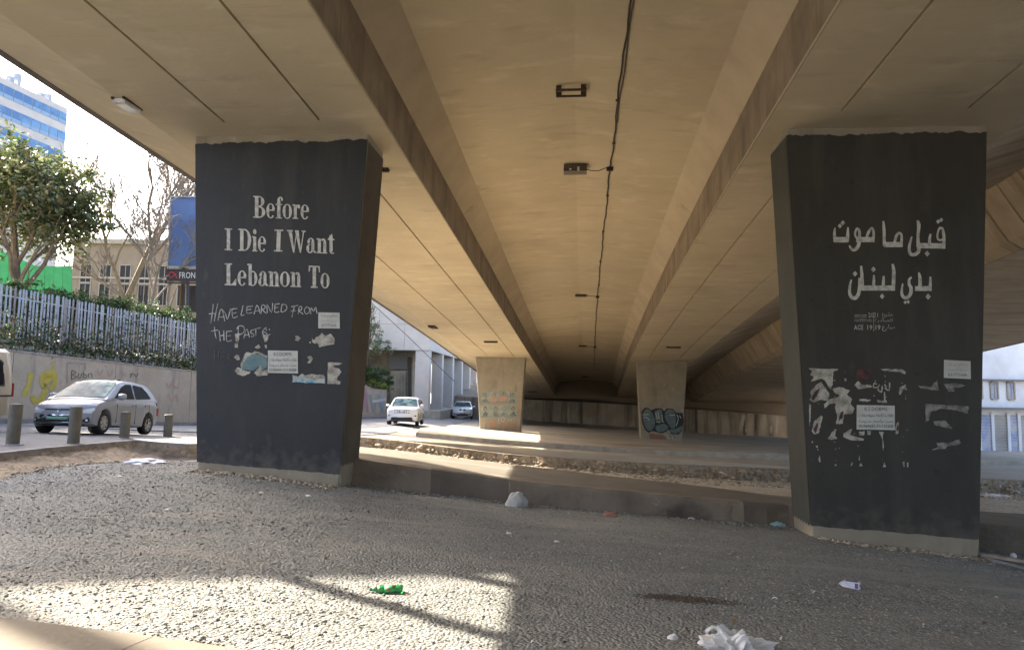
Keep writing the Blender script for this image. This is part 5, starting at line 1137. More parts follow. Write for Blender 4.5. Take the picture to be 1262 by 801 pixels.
O = at(86, 372, 70); O.z = -1; sb = empty('stone_building', O, 0, 'old beige stone building with tall windows behind the leafless trees', 'building'); top = at(150, 297, 70).z; zb_ = at(150, 385, 70).z
block(sb, 'wall', O, X1, 24, 12, -3, top, M_limestone); block(sb, 'cornice', O - X1 * .3 + Vector((0, -.35, 0)), X1, 24.6, .34, top - .35, top + .12, M_trim)
facade_windows(sb, O, X1, 1, 9, 1.0, 2.0, 1.95, 3.1, .9, at(90, 362, 70).z, M_dkglass, M_trim, bars=1)
facade_windows(sb, O, X1, 1, 9, 1.0, 1.7, 1.95, 3.1, .9, at(90, 335, 70).z, M_dkglass, M_trim, bars=1)
block(sb, 'string_course', O + Vector((0, -.12, 0)), X1, 24, .11, at(90, 340, 70).z - .25, at(90, 340, 70).z - .05, M_trim)
mb = MB(); a = at(98, 362, 69); 
for k in range(16): q = O + X1 * (4 + k * .35) + Vector((0, -1.0, 0)); mb.tube([(q.x, q.y, at(90, 364, 70).z), (q.x, q.y, at(90, 352, 70).z)], .03, 4)
bar(mb, (O.x + 4, O.y - 1, at(90, 352, 70).z), (O.x + 9.3, O.y - 1, at(90, 352, 70).z), .08, .08); o = mb.build('balcony_railing', M_shut, sb)
# tall office block, receding facade
M_whiteband = mat('white_panel_band', (.52, .50, .48), .7, noise=(.5, 4, .4, .7), col2=(.45, .43, .42)); M_blueglass = mat('blue_window_glass', (.05, .13, .30), .12, spec=.9, noise=(.25, 3, .45, .6), col2=(.11, .25, .45)); M_blueframe = mat('blue_window_frame', (.22, .33, .48), .5)
ax_ = Vector((.2107, .9776, 0)); O = at(0, 300, 110); O2 = Vector((O.x, O.y, 0)) - ax_ * 14
tb_ = empty('office_tower', (O2.x, O2.y, -1), 0, 'tall office block with bands of blue glass, top left behind the trees', 'building'); ztop = at(0, 102, 110).z
LB = 24.6
block(tb_, 'wall', O2, ax_, LB, 18, -3, ztop, M_whiteband)
nrm = Vector((ax_.y, -ax_.x, 0))
for k in range(6):
    z1 = ztop - 1.05 - k * 3.35
    for j in range(14):
        a = O2 + ax_ * (.25 + j * 1.74) + nrm * .03; b = a + ax_ * 1.66
        mb = MB(); e = nrm * .05; z = lambda p, h: Vector((p.x, p.y, h))
        mb.hexa([z(a + e, z1 - 1.95), z(b + e, z1 - 1.95), z(b, z1 - 1.95), z(a, z1 - 1.95), z(a + e, z1), z(b + e, z1), z(b, z1), z(a, z1)]); f = mb.build('window', M_blueframe, tb_)
        mb = MB(); e2 = nrm * .02; a2, b2 = a + ax_ * .07 + e, b - ax_ * .07 + e
        mb.hexa([z(a2 + e2, z1 - 1.3), z(b2 + e2, z1 - 1.3), z(b2, z1 - 1.3), z(a2, z1 - 1.3), z(a2 + e2, z1 - .06), z(b2 + e2, z1 - .06), z(b2, z1 - .06), z(a2, z1 - .06)]); mb.build('pane', M_blueglass, f)
mb = MB()
for q, h in ((3, 1.5), (14.2, 1.2), (15.5, 2.2), (20, .9), (21.5, 1.3)): mb.box(O2 + ax_ * q - nrm * 1 + Vector((0, 0, ztop + h / 2)), (.8, .8, h))
o = mb.build('roof_plant', M_galv, tb_); o['kind'] = 'stuff'
# billboard and dark sign
M_bb = mat('blue_billboard_face', (.10, .17, .36), .6, noise=(.3, 3, .4, .7), col2=(.13, .20, .40)); M_signdark = mat('dark_sign_face', (.03, .028, .035), .5); M_signred = mat('sign_red', (.45, .03, .06), .5); M_signwhite = mat('sign_white', (.6, .6, .62), .5)
bb = empty('billboard', at(215, 380, 40), 0, 'blank blue billboard standing left of the painted pillar', 'billboard')
P = [at(207, 329, 40), at(330, 331, 40), at(330, 243, 40), at(211, 243, 40)]; n = Vector((0, .35, 0)); mb = MB(); mb.hexa([P[0], P[1], P[1] + n, P[0] + n, P[3], P[2], P[2] + n, P[3] + n]); mb.build('display_panel', M_bb, bb)
mb = MB(); e = Vector((0, -.05, 0))
for a, b in ((0, 1), (1, 2), (2, 3), (3, 0)): bar(mb, P[a] + e, P[b] + e, .08, .08)
mb.build('panel_frame', M_galv, bb)
for px in (222, 300):
    mb = MB(); a = at(px, 385, 40.3); mb.tube([a - Vector((0, 0, 2)), Vector((a.x, a.y + .3, P[3].z - .3))], .13, 8); mb.build('post', M_rust, bb)
sg = empty('shop_sign', at(222, 345, 39), 0, 'dark sign with red logo and white letters below the blue billboard', 'sign')
P = [at(205, 346, 39), at(268, 347, 39), at(268, 332, 39), at(205, 331.5, 39)]; n = Vector((0, .2, 0)); mb = MB(); mb.hexa([P[0], P[1], P[1] + n, P[0] + n, P[3], P[2], P[2] + n, P[3] + n]); mb.build('sign_board', M_signdark, sg)
fsg = lambda x, y: at(x, y, 38.98)
def sign_text(s, x0, x1, y0, y1, m, parent):
    o = text_on('sign_lettering', s, x0, x1, y0, y1, lambda x, y: fsg(x, y), m, parent); return o
sign_text('FRON', 221, 240.5, 335.5, 343, M_signwhite, sg)
mb = MB(); poly_stroke(mb, smooth_pts([(208.5, 336), (212, 335.5), (215, 337.5), (213, 341), (209, 341.5), (208.5, 336)]), 1.2, fsg); poly_stroke(mb, [(215.5, 337), (218, 343)], 1.2, fsg); mb.build('sign_logo', M_signred, sg)
mb = MB(); bar(mb, at(203, 348.5, 39), at(268, 349.5, 39), .08, .08); mb.build('sign_rail', M_signdark, sg)
for px in (231, 262): mb = MB(); mb.tube([at(px, 392, 39.1) - Vector((0, 0, 1)), at(px, 347, 39.1)], .10, 6); mb.build('post', M_signdark, sg)
mb = MB(); mb.hexa([at(232, 385, 41), at(262, 385, 41), at(262, 385, 42), at(232, 385, 42), at(232, 352, 41), at(262, 352, 41), at(262, 352, 42), at(232, 352, 42)]); mb.build('kiosk_body', M_signdark, sg)
# ---------------------------------------------------------------- colonnade building
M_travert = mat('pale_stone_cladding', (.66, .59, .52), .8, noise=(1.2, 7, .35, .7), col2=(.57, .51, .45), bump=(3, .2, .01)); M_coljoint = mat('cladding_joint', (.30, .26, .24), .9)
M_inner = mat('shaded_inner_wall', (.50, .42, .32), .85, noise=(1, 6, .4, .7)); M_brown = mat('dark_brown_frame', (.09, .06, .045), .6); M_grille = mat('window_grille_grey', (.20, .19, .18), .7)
cA = at(527.5, 506, 60); cB = at(577, 500, 83); ca = Vector((cB.x - cA.x, cB.y - cA.y, 0)).normalized(); cn = Vector((ca.y, -ca.x, 0))    # cn towards the road (right)
cz = cA.z; zsoff = at(527, 432, 60).z
cb = empty('colonnade_building', (cA.x, cA.y, cz), 0, 'pale stone clad building on tall square columns across the left road', 'building')
col0 = Vector((cA.x, cA.y, 0))
# upper block, set over the columns and going left out of view
n_cols = 6; CL_ = (n_cols - 1) * 5.9 + 1.2
W_in = cn * -1
def hex_at(p, along, inward, z0, z1, name, m, root=None):
    q = Vector((p.x, p.y, 0)); a, b = q, q + ca * along; mb = MB(); c, d = b - cn * inward, a - cn * inward
    mb.hexa([Vector((v.x, v.y, z0)) for v in (a, d, c, b)] + [Vector((v.x, v.y, z1)) for v in (a, d, c, b)]); return mb.build(name, m, root or cb)
up0 = col0 - ca * .05
hex_at(up0, CL_ + .1, 16, zsoff, zsoff + 14, 'upper_wall', M_coljoint)
# cladding panels on the two visible faces
for r in range(6):
    for c in range(14):
        a = up0 + ca * (.02 + c * 2.2); 
        if c * 2.2 + 2.2 > CL_ + .2: continue
        mb = MB(); q = a + cn * .035; b = q + ca * 2.17; z0, z1 = zsoff + .02 + r * 2.2, zsoff + r * 2.2 + 2.19
        mb.hexa([Vector((v.x, v.y, z0)) for v in (q, q - cn * .034, b - cn * .034, b)] + [Vector((v.x, v.y, z1)) for v in (q, q - cn * .034, b - cn * .034, b)]); mb.build('cladding_panel', M_travert, cb)
    for c in range(7):
        a = up0 - cn * (c * 2.2) - ca * .035; b = a - cn * 2.17; z0, z1 = zsoff + .02 + r * 2.2, zsoff + r * 2.2 + 2.19
        mb = MB(); mb.hexa([Vector((v.x, v.y, z0)) for v in (a, b, b + ca * .034, a + ca * .034)] + [Vector((v.x, v.y, z1)) for v in (a, b, b + ca * .034, a + ca * .034)]); mb.build('cladding_panel', M_travert, cb)
for k in range(n_cols):
    p = col0 + ca * (k * 5.9); o = hex_at(p, .85, .85 + (.35 if k == 0 else .1), cz - .8, zsoff - .002, 'column', M_travert)
    hex_at(p + cn * .03 - ca * .03, .91, .95 + (.35 if k == 0 else .1), cz - .8, cz + .18, 'column_plinth', M_travert)
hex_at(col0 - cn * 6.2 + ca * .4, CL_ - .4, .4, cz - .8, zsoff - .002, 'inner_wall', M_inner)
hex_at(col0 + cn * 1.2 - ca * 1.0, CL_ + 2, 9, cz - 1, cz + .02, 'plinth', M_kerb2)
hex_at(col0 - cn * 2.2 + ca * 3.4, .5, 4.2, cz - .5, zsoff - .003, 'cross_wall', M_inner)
for x, z0, z1, w, m, nm in ((1.0, 2.6, 4.0, 2.4, M_grille, 'window'), (3.8, .2, 4.1, .25, M_brown, 'door_frame'), (7, .2, 2.6, 1.6, M_brown, 'door'), (10, 1.8, 3.6, 2.2, M_grille, 'window'), (14, 1.8, 3.6, 2.2, M_grille, 'window'), (19, 1.8, 3.6, 2.2, M_grille, 'window')):
    hex_at(col0 - cn * 6.15 + ca * x, w, .06, cz + z0, min(cz + z1, zsoff - .05), nm, m)
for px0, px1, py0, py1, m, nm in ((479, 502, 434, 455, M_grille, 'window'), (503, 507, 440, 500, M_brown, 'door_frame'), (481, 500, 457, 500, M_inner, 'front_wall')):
    a, b = at(px0, py1, 63.2), at(px1, py1, 63.2); c, d = at(px0, py0, 63.2), at(px1, py0, 63.2); n = Vector((0, .12 if nm != 'front_wall' else .1, 0)); f = Vector((0, -.04 if nm != 'front_wall' else 0, 0))
    mb = MB(); mb.hexa([a + f, b + f, b + n, a + n, c + f, d + f, d + n, c + n]); mb.build(nm, m, cb)
for k in range(5):
    a, b = at(482 + k * 4, 500, 63.1), at(482.6 + k * 4, 460, 63.1); mb = MB(); bar(mb, a, b, .12, .05); mb.build('gate_bar', M_inner, cb)
# far building past the columns
fb = empty('far_building', at(590, 505, 100), 0, 'small pale building with a blue band seen beyond the columns', 'building')
a = at(574, 506, 100); block(fb, 'wall', Vector((a.x, a.y, 0)), X1, 8, 6, a.z - 2, at(580, 455, 100).z, M_inner)
for i, (y0, y1, m) in enumerate(((458, 464, M_whiteband), (466, 480, M_whiteband), (484, 488, M_blueframe), (490, 495, M_shut))):
    q = at(574, y1, 99.7); block(fb, 'facade_band', Vector((q.x, q.y, 0)), X1, 7.6, .2, q.z, at(574, y0, 99.7).z, m)
a = at(578, 480, 99.4); facade_windows(fb, Vector((a.x, 99.68, 0)), X1, 1, 2, 1.2, 1.1, 1.8, 1, .3, at(578, 479, 100).z, M_dkglass, M_trim, depth=.05)
# trees between the wall and the colonnade
def shrub(name, px, py, Y, spec, label, cat, n, size, m, seed, trunk_top, r0=.1, group=None):
    p = at(px, py, Y); bl = []
    for x, y, rx, rz in spec: c = at(x, y, Y); bl.append(((c.x, c.y, c.z), (rx, rx, rz)))
    return tree(name, (p.x, p.y, p.z), label, cat, bl, n, size, m, at(*trunk_top, Y), r0, seed, group)
shrub('slender_tree', 452, 470, 58.5, [(452, 420, 1.3, 1.6), (447, 395, .9, 1.3), (462, 400, .8, .9), (466, 423, 1.0, .6), (440, 430, 1.2, 1.5), (472, 432, .8, .5), (480, 428, .5, .35), (455, 385, .5, .8)], 'tall silvery green tree just right of the painted pillar', 'tree', 3600, .17, LM_sil + [leafmat('leaf_pale_grey', (.28, .30, .22), (.2, .22, .15), .6)], 41, (452, 405), .12)
shrub('dark_bush', 462, 482, 58, [(455, 462, 1.1, .9), (470, 466, .9, .7), (445, 460, 1.0, 1.0), (480, 472, .5, .5)], 'dark green bush below the silvery tree', 'bush', 5000, .15, LM_ivy[:2], 42, (458, 465), .08)
shrub('yellow_bush', 466, 486, 57.6, [(462, 474, .7, .42), (472, 476, .6, .36), (478, 479, .4, .3)], 'bright yellow green bush topping the graffiti wall', 'bush', 2600, .12, LM_yel, 43, (466, 478), .05)
shrub('roadside_tree', 541, 500, 92, [(541, 486, .9, 1.1), (520, 484, 1.0, 1.2), (560, 488, 1.0, 1.1)], 'pale green tree seen between the columns', 'tree', 1500, .22, LM_yel + LM_sil, 44, (541, 490), .1)
tw = empty('overhead_cable', at(480, 380, 50), 0, 'thin overhead cable slanting across the colonnade building', 'cable'); mb = MB(); mb.tube([at(400, 330, 50), at(452, 368, 50), at(500, 412, 51), at(560, 470, 52)], .02, 4); mb.build('cable', M_cable, tw)
# ---------------------------------------------------------------- right: white shop building
wbx = at(1150, 557, 44); RB = empty('white_building', wbx, 0, 'white two storey building with roller shutters at the right edge', 'building'); M_whitewall = mat('white_render', (.82, .80, .78), .8, noise=(.6, 5, .4, .7), col2=(.64, .62, .6)); M_shutter = mat('beige_roller_shutter', (.46, .41, .35), .6, noise=(.4, 3, .4, .7)); M_poster3 = mat('shopfront_poster', (.30, .34, .50), .7, noise=(2, 6, .4, .6), col2=(.55, .52, .5))
O = Vector((wbx.x, wbx.y, 0)); gzz = wbx.z
block(RB, 'wall', O, X1, 20, 10, gzz - 1.5, at(1235, 425, 44).z + 3.0, M_whitewall)
zt_ = at(1235, 469, 44).z; block(RB, 'eaves_line', O + Vector((0, -.3, 0)), X1, 20, .29, zt_ - .03, zt_ + .07, M_grille)
zt_ = at(1235, 504, 44).z; block(RB, 'canopy', O + Vector((0, -.7, 0)), X1, 20, .69, zt_ - .04, zt_ + .10, M_grille)
def wx(px): return at(px, 500, 44).x - O.x
for px in (1160, 1180, 1203, 1222.5, 1243): facade_windows(RB, O, X1, 1, 1, wx(px + 7) - wx(px), at(1235, 472, 44).z - at(1235, 491, 44).z, 1, 1, wx(px), at(1235, 491, 44).z, M_poster3, M_trim, depth=.05, bars=1)
zb0, zb1 = at(1235, 556, 44).z, at(1235, 511, 44).z
for i, (a, b) in enumerate(((1150, 1168), (1169, 1187), (1188, 1203), (1204, 1219.5), (1221, 1239), (1240, 1252), (1253, 1268))):
    mb = MB(); x0, x1 = O.x + wx(a), O.x + wx(b); n = 12
    for k in range(n):
        z0 = zb0 + (zb1 - zb0) * k / n; z1 = zb0 + (zb1 - zb0) * (k + .9) / n; mb.hexa([(x0, O.y - .06, z0), (x1, O.y - .06, z0), (x1, O.y - .01, z0), (x0, O.y - .01, z0), (x0, O.y - .03, z1), (x1, O.y - .03, z1), (x1, O.y - .01, z1), (x0, O.y - .01, z1)])
    o = mb.build('roller_shutter', M_poster3 if i in (3, 5) else M_shutter, RB)
    block(RB, 'pier', Vector((x1, O.y - .12, 0)), X1, .18, .115, zb0, zb1 + .1, M_whitewall)
# right roadside kerbs seen past the pillar
mb = MB(); K = [at(1150, 597, 24.5), at(1205, 598, 24.0), at(1262, 601, 23.6), at(1340, 606, 23)]
for a, b in zip(K, K[1:]): a = a.copy(); b = b.copy(); mb.hexa([a + Vector((0, 0, -.4)), b + Vector((0, 0, -.4)), b + Vector((0, .35, -.4)), a + Vector((0, .35, -.4)), a, b, b + Vector((0, .35, .01)), a + Vector((0, .35, .01))])
tag(mb.build('kerb', M_kerb2), 'pale kerb line across the road at the right edge', kind='structure')
# ---------------------------------------------------------------- bollards
def bollard(px, py, Y, h, label, tilt):
    p = at(px, py, Y); p.z = UP.z(p.x, p.y); r = empty('bollard', p, 0, label, 'bollard', 'steel pipe bollards along the left street')
    M = Matrix.Translation(p) @ Matrix.Rotation(tilt, 4, 'Y')
    mb = MB(); mb.lathe([(.118, -.1), (.118, .02), (.116, h * .5), (.117, h - .03), (.118, h - .005), (.112, h)], 20, M); mb.build('tube', mat('bollard_steel', (.115, .105, .085), .6, noise=(5, 6, .35, .7), col2=(.17, .155, .125), metal=.2, bump=(14, .3, .01)), r, smooth=False)
    mb = MB(); mb.lathe([(.11, h - .004), (.11, h + .006), (.09, h + .012)], 20, M); mb.build('cap', mat('bollard_cap', (.10, .09, .075), .7), r)
    mb = MB(); mb.lathe([(.20, -.02), (.19, .012), (.12, .02)], 18, M); mb.build('base_collar', MATS['road_edge_kerb'], r)
bollard(15.5, 546, 14.0, .78, 'leftmost bollard, in front of the beige van', 0.02); bollard(90.5, 543, 15.2, .78, 'bollard in front of the number plate of the silver car', .02)
bollard(153, 540, 18.0, .66, 'bollard before the front door of the silver car', .005); bollard(206.5, 538, 20.2, .62, 'bollard right behind the tail of the silver car', .0)
# ---------------------------------------------------------------- unseen apartment block and poles, added left of the frame to cast shade
M_apt = mat('apartment_render', (.42, .38, .33), .9, noise=(.5, 6, .4, .7), col2=(.36, .32, .28))
ob = empty('added_shade_block', (-27, 24, 0), 0, 'beige apartment block added left of the view to shade the gravel', 'building')
BX = Vector((math.cos(.35), math.sin(.35), 0)); O = Vector((-20.1, 21.5, 0)) - BX * 19.9; block(ob, 'wall', O, BX, 19.9, 5.4, -.5, 15.8, M_apt); block(ob, 'roof_slab', O - BX * .3 + Vector((.1, -.28, 0)), BX, 20.4, 5.9, 15.81, 16.05, M_trim)
facade_windows(ob, O, BX, 5, 6, 1.3, 1.5, 2.9, 3.0, 1.2, 1.6, M_dkglass, M_trim)
for k in range(4): block(ob, 'balcony', O + BX * 7 + Vector((BX.y, -BX.x, 0)) * 1.2, BX, 4, 1.19, .9 + k * 3, 1.9 + k * 3, M_trim)
def pole(x, y, h, r0, label, arm=True, cat='street lamp'):
    z = UP.z(x, y); r = empty('added_street_lamp' if arm else 'added_shadow_pole', (x, y, z), 0, label, cat)
    mb = MB(); mb.tube([(x, y, z - .3), (x, y, z + h)], [r0, r0 * .65], 10); mb.build('pole', M_galv, r)
    mb = MB()
    if arm: mb.tube([(x, y, z + h - .1), (x - .8, y, z + h + .25), (x - 1.8, y, z + h + .3)], .04, 6); mb.build('arm', M_galv, r); mb = MB(); mb.box((x - 2.1, y, z + h + .28), (.6, .22, .12)); mb.build('lamp_head', M_whitelamp, r)
    else:
        for dz in (.3, 1.1): mb = MB(); mb.box((x, y, z + h - dz), (1.8, .1, .1)); mb.build('crossarm', M_rust, r)
block(ob, 'added_shade_tower', Vector((-24.4, 23.6, 0)), X1, 3.4, 3.2, 15, 18.8, M_apt)  # unseen tower, added to carry the block's shade as far as the kerb
pole(-18.4, 15.1, 15.6, .27, 'thick tapered mast added outside the view to cast a shadow band', False, 'mast')  # unseen mast, added to lay a dark band over the gravel
pole(-9.4, 11.4, 10.5, .14, 'tall street lamp added just outside the view for its shadow streak')  # unseen lamp post, added for the streak its shadow makes
pole(-11.8, 14.5, 12.6, .16, 'utility pole with crossarms added outside the view for its shadow streak', False, 'utility pole')  # unseen pole, added for the second shadow streak
# ================================================================ vehicles
def lerp_tab(tab, x):
    if x <= tab[0][0]: return tab[0][1]
    for (a, u), (b, v) in zip(tab, tab[1:]):
        if x <= b: return u + (v - u) * (x - a) / (b - a)
    return tab[-1][1]
M_tyre = mat('tyre_rubber', (.02, .02, .02), .85); M_rim = mat('alloy_rim', (.45, .44, .43), .35, metal=.7); M_dark = mat('black_trim', (.02, .02, .022), .5); M_under = mat('dark_wheel_well', (.012, .012, .012), .95)
M_cglass = mat('car_glass', (.03, .05, .07), .08, spec=.45, noise=(3.5, 5, .42, .58), col2=(.10, .15, .17)); M_sglass = mat('car_side_glass', (.02, .022, .025), .08, spec=.35);
for _g in (M_cglass, M_sglass): _g.node_tree.nodes['Principled BSDF'].inputs['IOR'].default_value = 1.12; _g.node_tree.nodes['Principled BSDF'].inputs['Specular IOR Level'].default_value = .12
M_hl = mat('headlamp_glass', (.62, .66, .72), .1, spec=.9, coat=.5); M_chrome = mat('chrome', (.65, .66, .68), .18, metal=1.0); M_tail = mat('tail_lamp_red', (.30, .02, .02), .2)
M_plate = mat('number_plate_green', (.12, .30, .22), .6); M_platew = mat('number_plate_white', (.6, .6, .6), .6); M_seat = mat('dark_interior', (.03, .03, .035), .9)
def car(name, loc, heading, label, cat, spec, paint, group=None):
    """local frame x forward, y left, z up; heading = angle of forward from +X"""
    root = empty(name, loc, heading, label, cat, group); L, W, H = spec['L'], spec['W'], spec['H']; hl = L / 2; zt, zr, xw, R = spec['belt'], spec['roof'], spec['wheels'], spec['R']
    def B(mb, nm, m, smooth=False, parent=None):
        o = mb.build(nm, m, parent or root, smooth, world_space=False); return o
    def hw(x):
        u = abs(x) / hl; return W / 2 * (1 - .045 * u ** 3 - .05 * max(0, u - .8) ** 2 * 20)
    def warp(x, y):
        u = max(0, (x / hl - .55) / .45); v = max(0, (-x / hl - .7) / .3); q = (y / (W / 2)) ** 2; return x - spec['nose'] * q * u * u + .10 * q * v * v
    N = 90; mb = MB(); cx = spec['clear']; rows = []
    for i in range(N + 1):
        x = -hl + L * i / N; w = hw(x); top = lerp_tab(zt, x); zb = lerp_tab(spec['bottom'], x)
        for xx in xw:
            d = abs(x - xx)
            if d < R * 1.17: zb = max(zb, R * .98 + math.sqrt((R * 1.17) ** 2 - d * d) * .98)
        zb = min(zb, top - .08); m1 = zb + (top - zb) * .25
        yk = [(0, zb), (w * .86, zb), (w * .985, zb + .03 * 1), (w * 1.0, max(zb + .05, .32 * H)), (w * 1.0, max(zb + .06, top - .22)), (w * .985, max(zb + .065, top - .10)), (w * .94, top - .015), (w * .80, top + .02), (w * .45, top + .045), (0, top + .055)]
        yk = [(y, max(z, zb)) for y, z in yk]
        rows.append([(warp(x, y), y, z) for y, z in yk] + [(warp(x, y), -y, z) for y, z in yk[-2::-1]][:-1])
    n = len(rows[0])
    for r in rows: mb.v += r
    for i in range(N):
        for k in range(n): a = i * n + k; b = i * n + (k + 1) % n; mb.f.append((a, b, b + n, a + n)); mb.m.append(0)
    mb.f.append(tuple(range(n))); mb.m.append(0); mb.f.append(tuple(N * n + k for k in range(n))[::-1]); mb.m.append(0)
    body = B(mb, 'body', paint, True)
    try: body.data.set_sharp_from_angle(angle=math.radians(32))
    except Exception: pass
    mb = MB(); mb.box((0, 0, cx + .20), (L * .74, W * .80, .34)); B(mb, 'underbody', M_under)
    # greenhouse
    zmax = max(v for _, v in zr); x0g, x1g = zr[0][0], zr[-1][0]; tum = spec.get('tumble', .17)
    def yside(x, z): t = lerp_tab(zt, x); return hw(x) * .955 - tum * W / 1.7 * max(0, z - t) / (zmax - .95)*1.0
    mb = MB(); G_ = 44; rows = []
    for i in range(G_ + 1):
        x = x0g + (x1g - x0g) * i / G_; z = lerp_tab(zr, x); t = lerp_tab(zt, x) - .02; z = max(z, t + .03); y = yside(x, z); y0 = yside(x, t)
        rows.append([(x, y0, t), (x, yside(x, (t + z) / 2), (t + z) / 2), (x, y, z - .045 if z - t > .12 else z - .01), (x, y * .93, z - .008), (x, y * .6, z + .012), (x, 0, z + .02), (x, -y * .6, z + .012), (x, -y * .93, z - .008), (x, -y, z - .045 if z - t > .12 else z - .01), (x, -yside(x, (t + z) / 2), (t + z) / 2), (x, -y0, t)])
    n = 11
    for r in rows: mb.v += r
    for i in range(G_):
        for k in range(n - 1): a = i * n + k; mb.f.append((a, a + 1, a + 1 + n, a + n)); mb.m.append(0)
    mb.f.append(tuple(range(n))); mb.m.append(0); mb.f.append(tuple(G_ * n + k for k in range(n))[::-1]); mb.m.append(0)
    o = B(mb, 'roof', paint, True)
    try: o.data.set_sharp_from_angle(angle=math.radians(32))
    except Exception: pass
    # windscreen: follows the sloping front of the greenhouse
    xa, xb = spec['screen']; mb = MB(); ns, nc = 8, 10
    def topz(x): return lerp_tab(zr, x)
    for i in range(ns + 1):
        x = xa + (xb - xa) * i / ns; z = topz(x)
        for k in range(nc + 1):
            f = k / nc * 2 - 1; y = yside(x, z) * .90 * f; c = .012 if abs(f) > .65 else .02
            mb.v.append((x + .012, y, z + c + .006 - (.006 if abs(f) > .8 else 0)))
    for i in range(ns):
        for k in range(nc): a = i * (nc + 1) + k; mb.f.append((a, a + 1, a + nc + 2, a + nc + 1)); mb.m.append(0)
    B(mb, 'windscreen', M_cglass, True)
    if spec.get('rear_screen'):
        xa, xb = spec['rear_screen']; mb = MB()
        for i in range(ns + 1):
            x = xa + (xb - xa) * i / ns; z = topz(x)
            for k in range(nc + 1): f = k / nc * 2 - 1; mb.v.append((x - .012, yside(x, z) * .84 * f, z + .022))
        for i in range(ns):
            for k in range(nc): a = i * (nc + 1) + k; mb.f.append((a, a + 1, a + nc + 2, a + nc + 1)); mb.m.append(0)
        B(mb, 'rear_window', M_sglass, True)
    for poly in spec['windows']:
        for sgn in (1, -1):
            mb = MB(); b = len(mb.v); mb.v += [(x, sgn * (yside(x, z) + .012), z) for x, z in poly]; mb.f.append(tuple(range(b, b + len(poly)))); mb.m.append(0); B(mb, 'side_window', M_sglass)
    # door shut lines, handles, sill trim
    for sgn in (1, -1):
        mb = MB()
        for x in spec['doors']:
            t = lerp_tab(zt, x) - .03
            for z0, z1 in ((.30, t),): mb.hexa([(x - .005, sgn * hw(x) * .98, z0), (x + .005, sgn * hw(x) * .98, z0), (x + .005, sgn * (hw(x) + .003), z0), (x - .005, sgn * (hw(x) + .003), z0), (x - .005, sgn * hw(x) * .98, z1 - .1), (x + .005, sgn * hw(x) * .98, z1 - .1), (x + .005, sgn * (hw(x) + .003), z1 - .1), (x - .005, sgn * (hw(x) + .003), z1 - .1)])
        o = B(mb, 'door_gaps', M_dark); o['kind'] = 'stuff'
        for x in spec['handles']:
            mb = MB(); mb.box((x, sgn * (hw(x) + .012), lerp_tab(zt, x) - .16), (.17, .03, .025)); B(mb, 'door_handle', spec.get('handle_mat', paint))
        mb = MB(); x = spec['mirror'][0]; z = spec['mirror'][1]; mb.lathe([(.02, -.12), (.075, -.09), (.09, 0), (.075, .09), (.02, .12)], 12, Matrix.Translation((x, sgn * (hw(x) + .10), z)) @ Matrix.Rotation(math.pi / 2, 4, 'X') @ Matrix.Diagonal((.7, 1, 1, 1))); B(mb, 'mirror', paint, True)
    # wheels
    for xx in xw:
        for sgn in (1, -1):
            yc = sgn * (W / 2 - .115); M = Matrix.Translation((xx, yc, R)) @ Matrix.Rotation(-sgn * math.pi / 2, 4, 'X')
            mb = MB(); mb.lathe([(R * .62, -.10), (R * .93, -.10), (R, -.075), (R, .075), (R * .93, .10), (R * .64, .10), (R * .62, .05)], 28, M); w_ = B(mb, 'wheel', M_tyre, True)
            mb = MB(); mb.lathe([(R * .64, .06), (R * .64, .098), (R * .60, .098), (R * .57, .05)], 28, M)
            for k in range(spec.get('spokes', 7)):
                a = 2 * math.pi * k / spec.get('spokes', 7); d = Vector((math.cos(a), math.sin(a), 0)); q = Vector((-d.y, d.x, 0)); p = [d * R * .10 + q * .035, d * R * .10 - q * .035, d * R * .60 - q * .028, d * R * .60 + q * .028]
                mb.hexa([M @ (v + Vector((0, 0, .06))) for v in p] + [M @ (v + Vector((0, 0, .09))) for v in p])
            mb.lathe([(R * .17, .05), (R * .17, .095), (R * .08, .10)], 12, M)
            o = mb.build('rim', M_rim, None, False); o.parent = w_
            mb = MB(); mb.lathe([(R * .60, .0), (R * .60, .03)], 20, M); o = mb.build('brake_disc', M_under, None); o.parent = w_
    # front details: panels laid on the warped nose
    def nose(y, z, off=.012):      # x on the front skin at height z
        lo = None
        for i in range(N, 0, -1):
            x = -hl + L * i / N
            if lerp_tab(zt, x) + .055 - .035 * min(1, abs(y) / (W * .4)) >= z: return warp(x, y) + off + .012
        return hl
    def panel(pts, nm, m, off=.012, th=.0, parent=None):
        """pts (y,z) outline on the front"""
        mb = MB(); P = []
        n = len(pts)
        for i in range(n):
            a, b = pts[i], pts[(i + 1) % n]
            for k in range(3): f = k / 3; P.append((a[0] + (b[0] - a[0]) * f, a[1] + (b[1] - a[1]) * f))
        c = (sum(p[0] for p in P) / len(P), sum(p[1] for p in P) / len(P)); mb.v.append((nose(c[0], c[1], off) , c[0], c[1]))
        for y, z in P: mb.v.append((nose(y, z, off), y, z))
        for y, z in P: mb.v.append((nose(y, z, -.02), y, z))
        m_ = len(P)
        for i in range(m_): j = (i + 1) % m_; mb.f.append((0, 1 + i, 1 + j)); mb.m.append(0); mb.f.append((1 + i, 1 + m_ + i, 1 + m_ + j, 1 + j)); mb.m.append(0)
        return B(mb, nm, m, parent=parent)
    spec['front'](panel, root)
    mb = MB(); q = hl + .0
    for sgn in (1, -1):
        x = -hl + .06; mb2 = MB(); mb2.box((x, sgn * W * .43, lerp_tab(zt, -hl) - .12), (.10, .12, .22)); B(mb2, 'tail_lamp', M_tail)
    return root
def mir(p): return [(-y, z) for y, z in p][::-1]
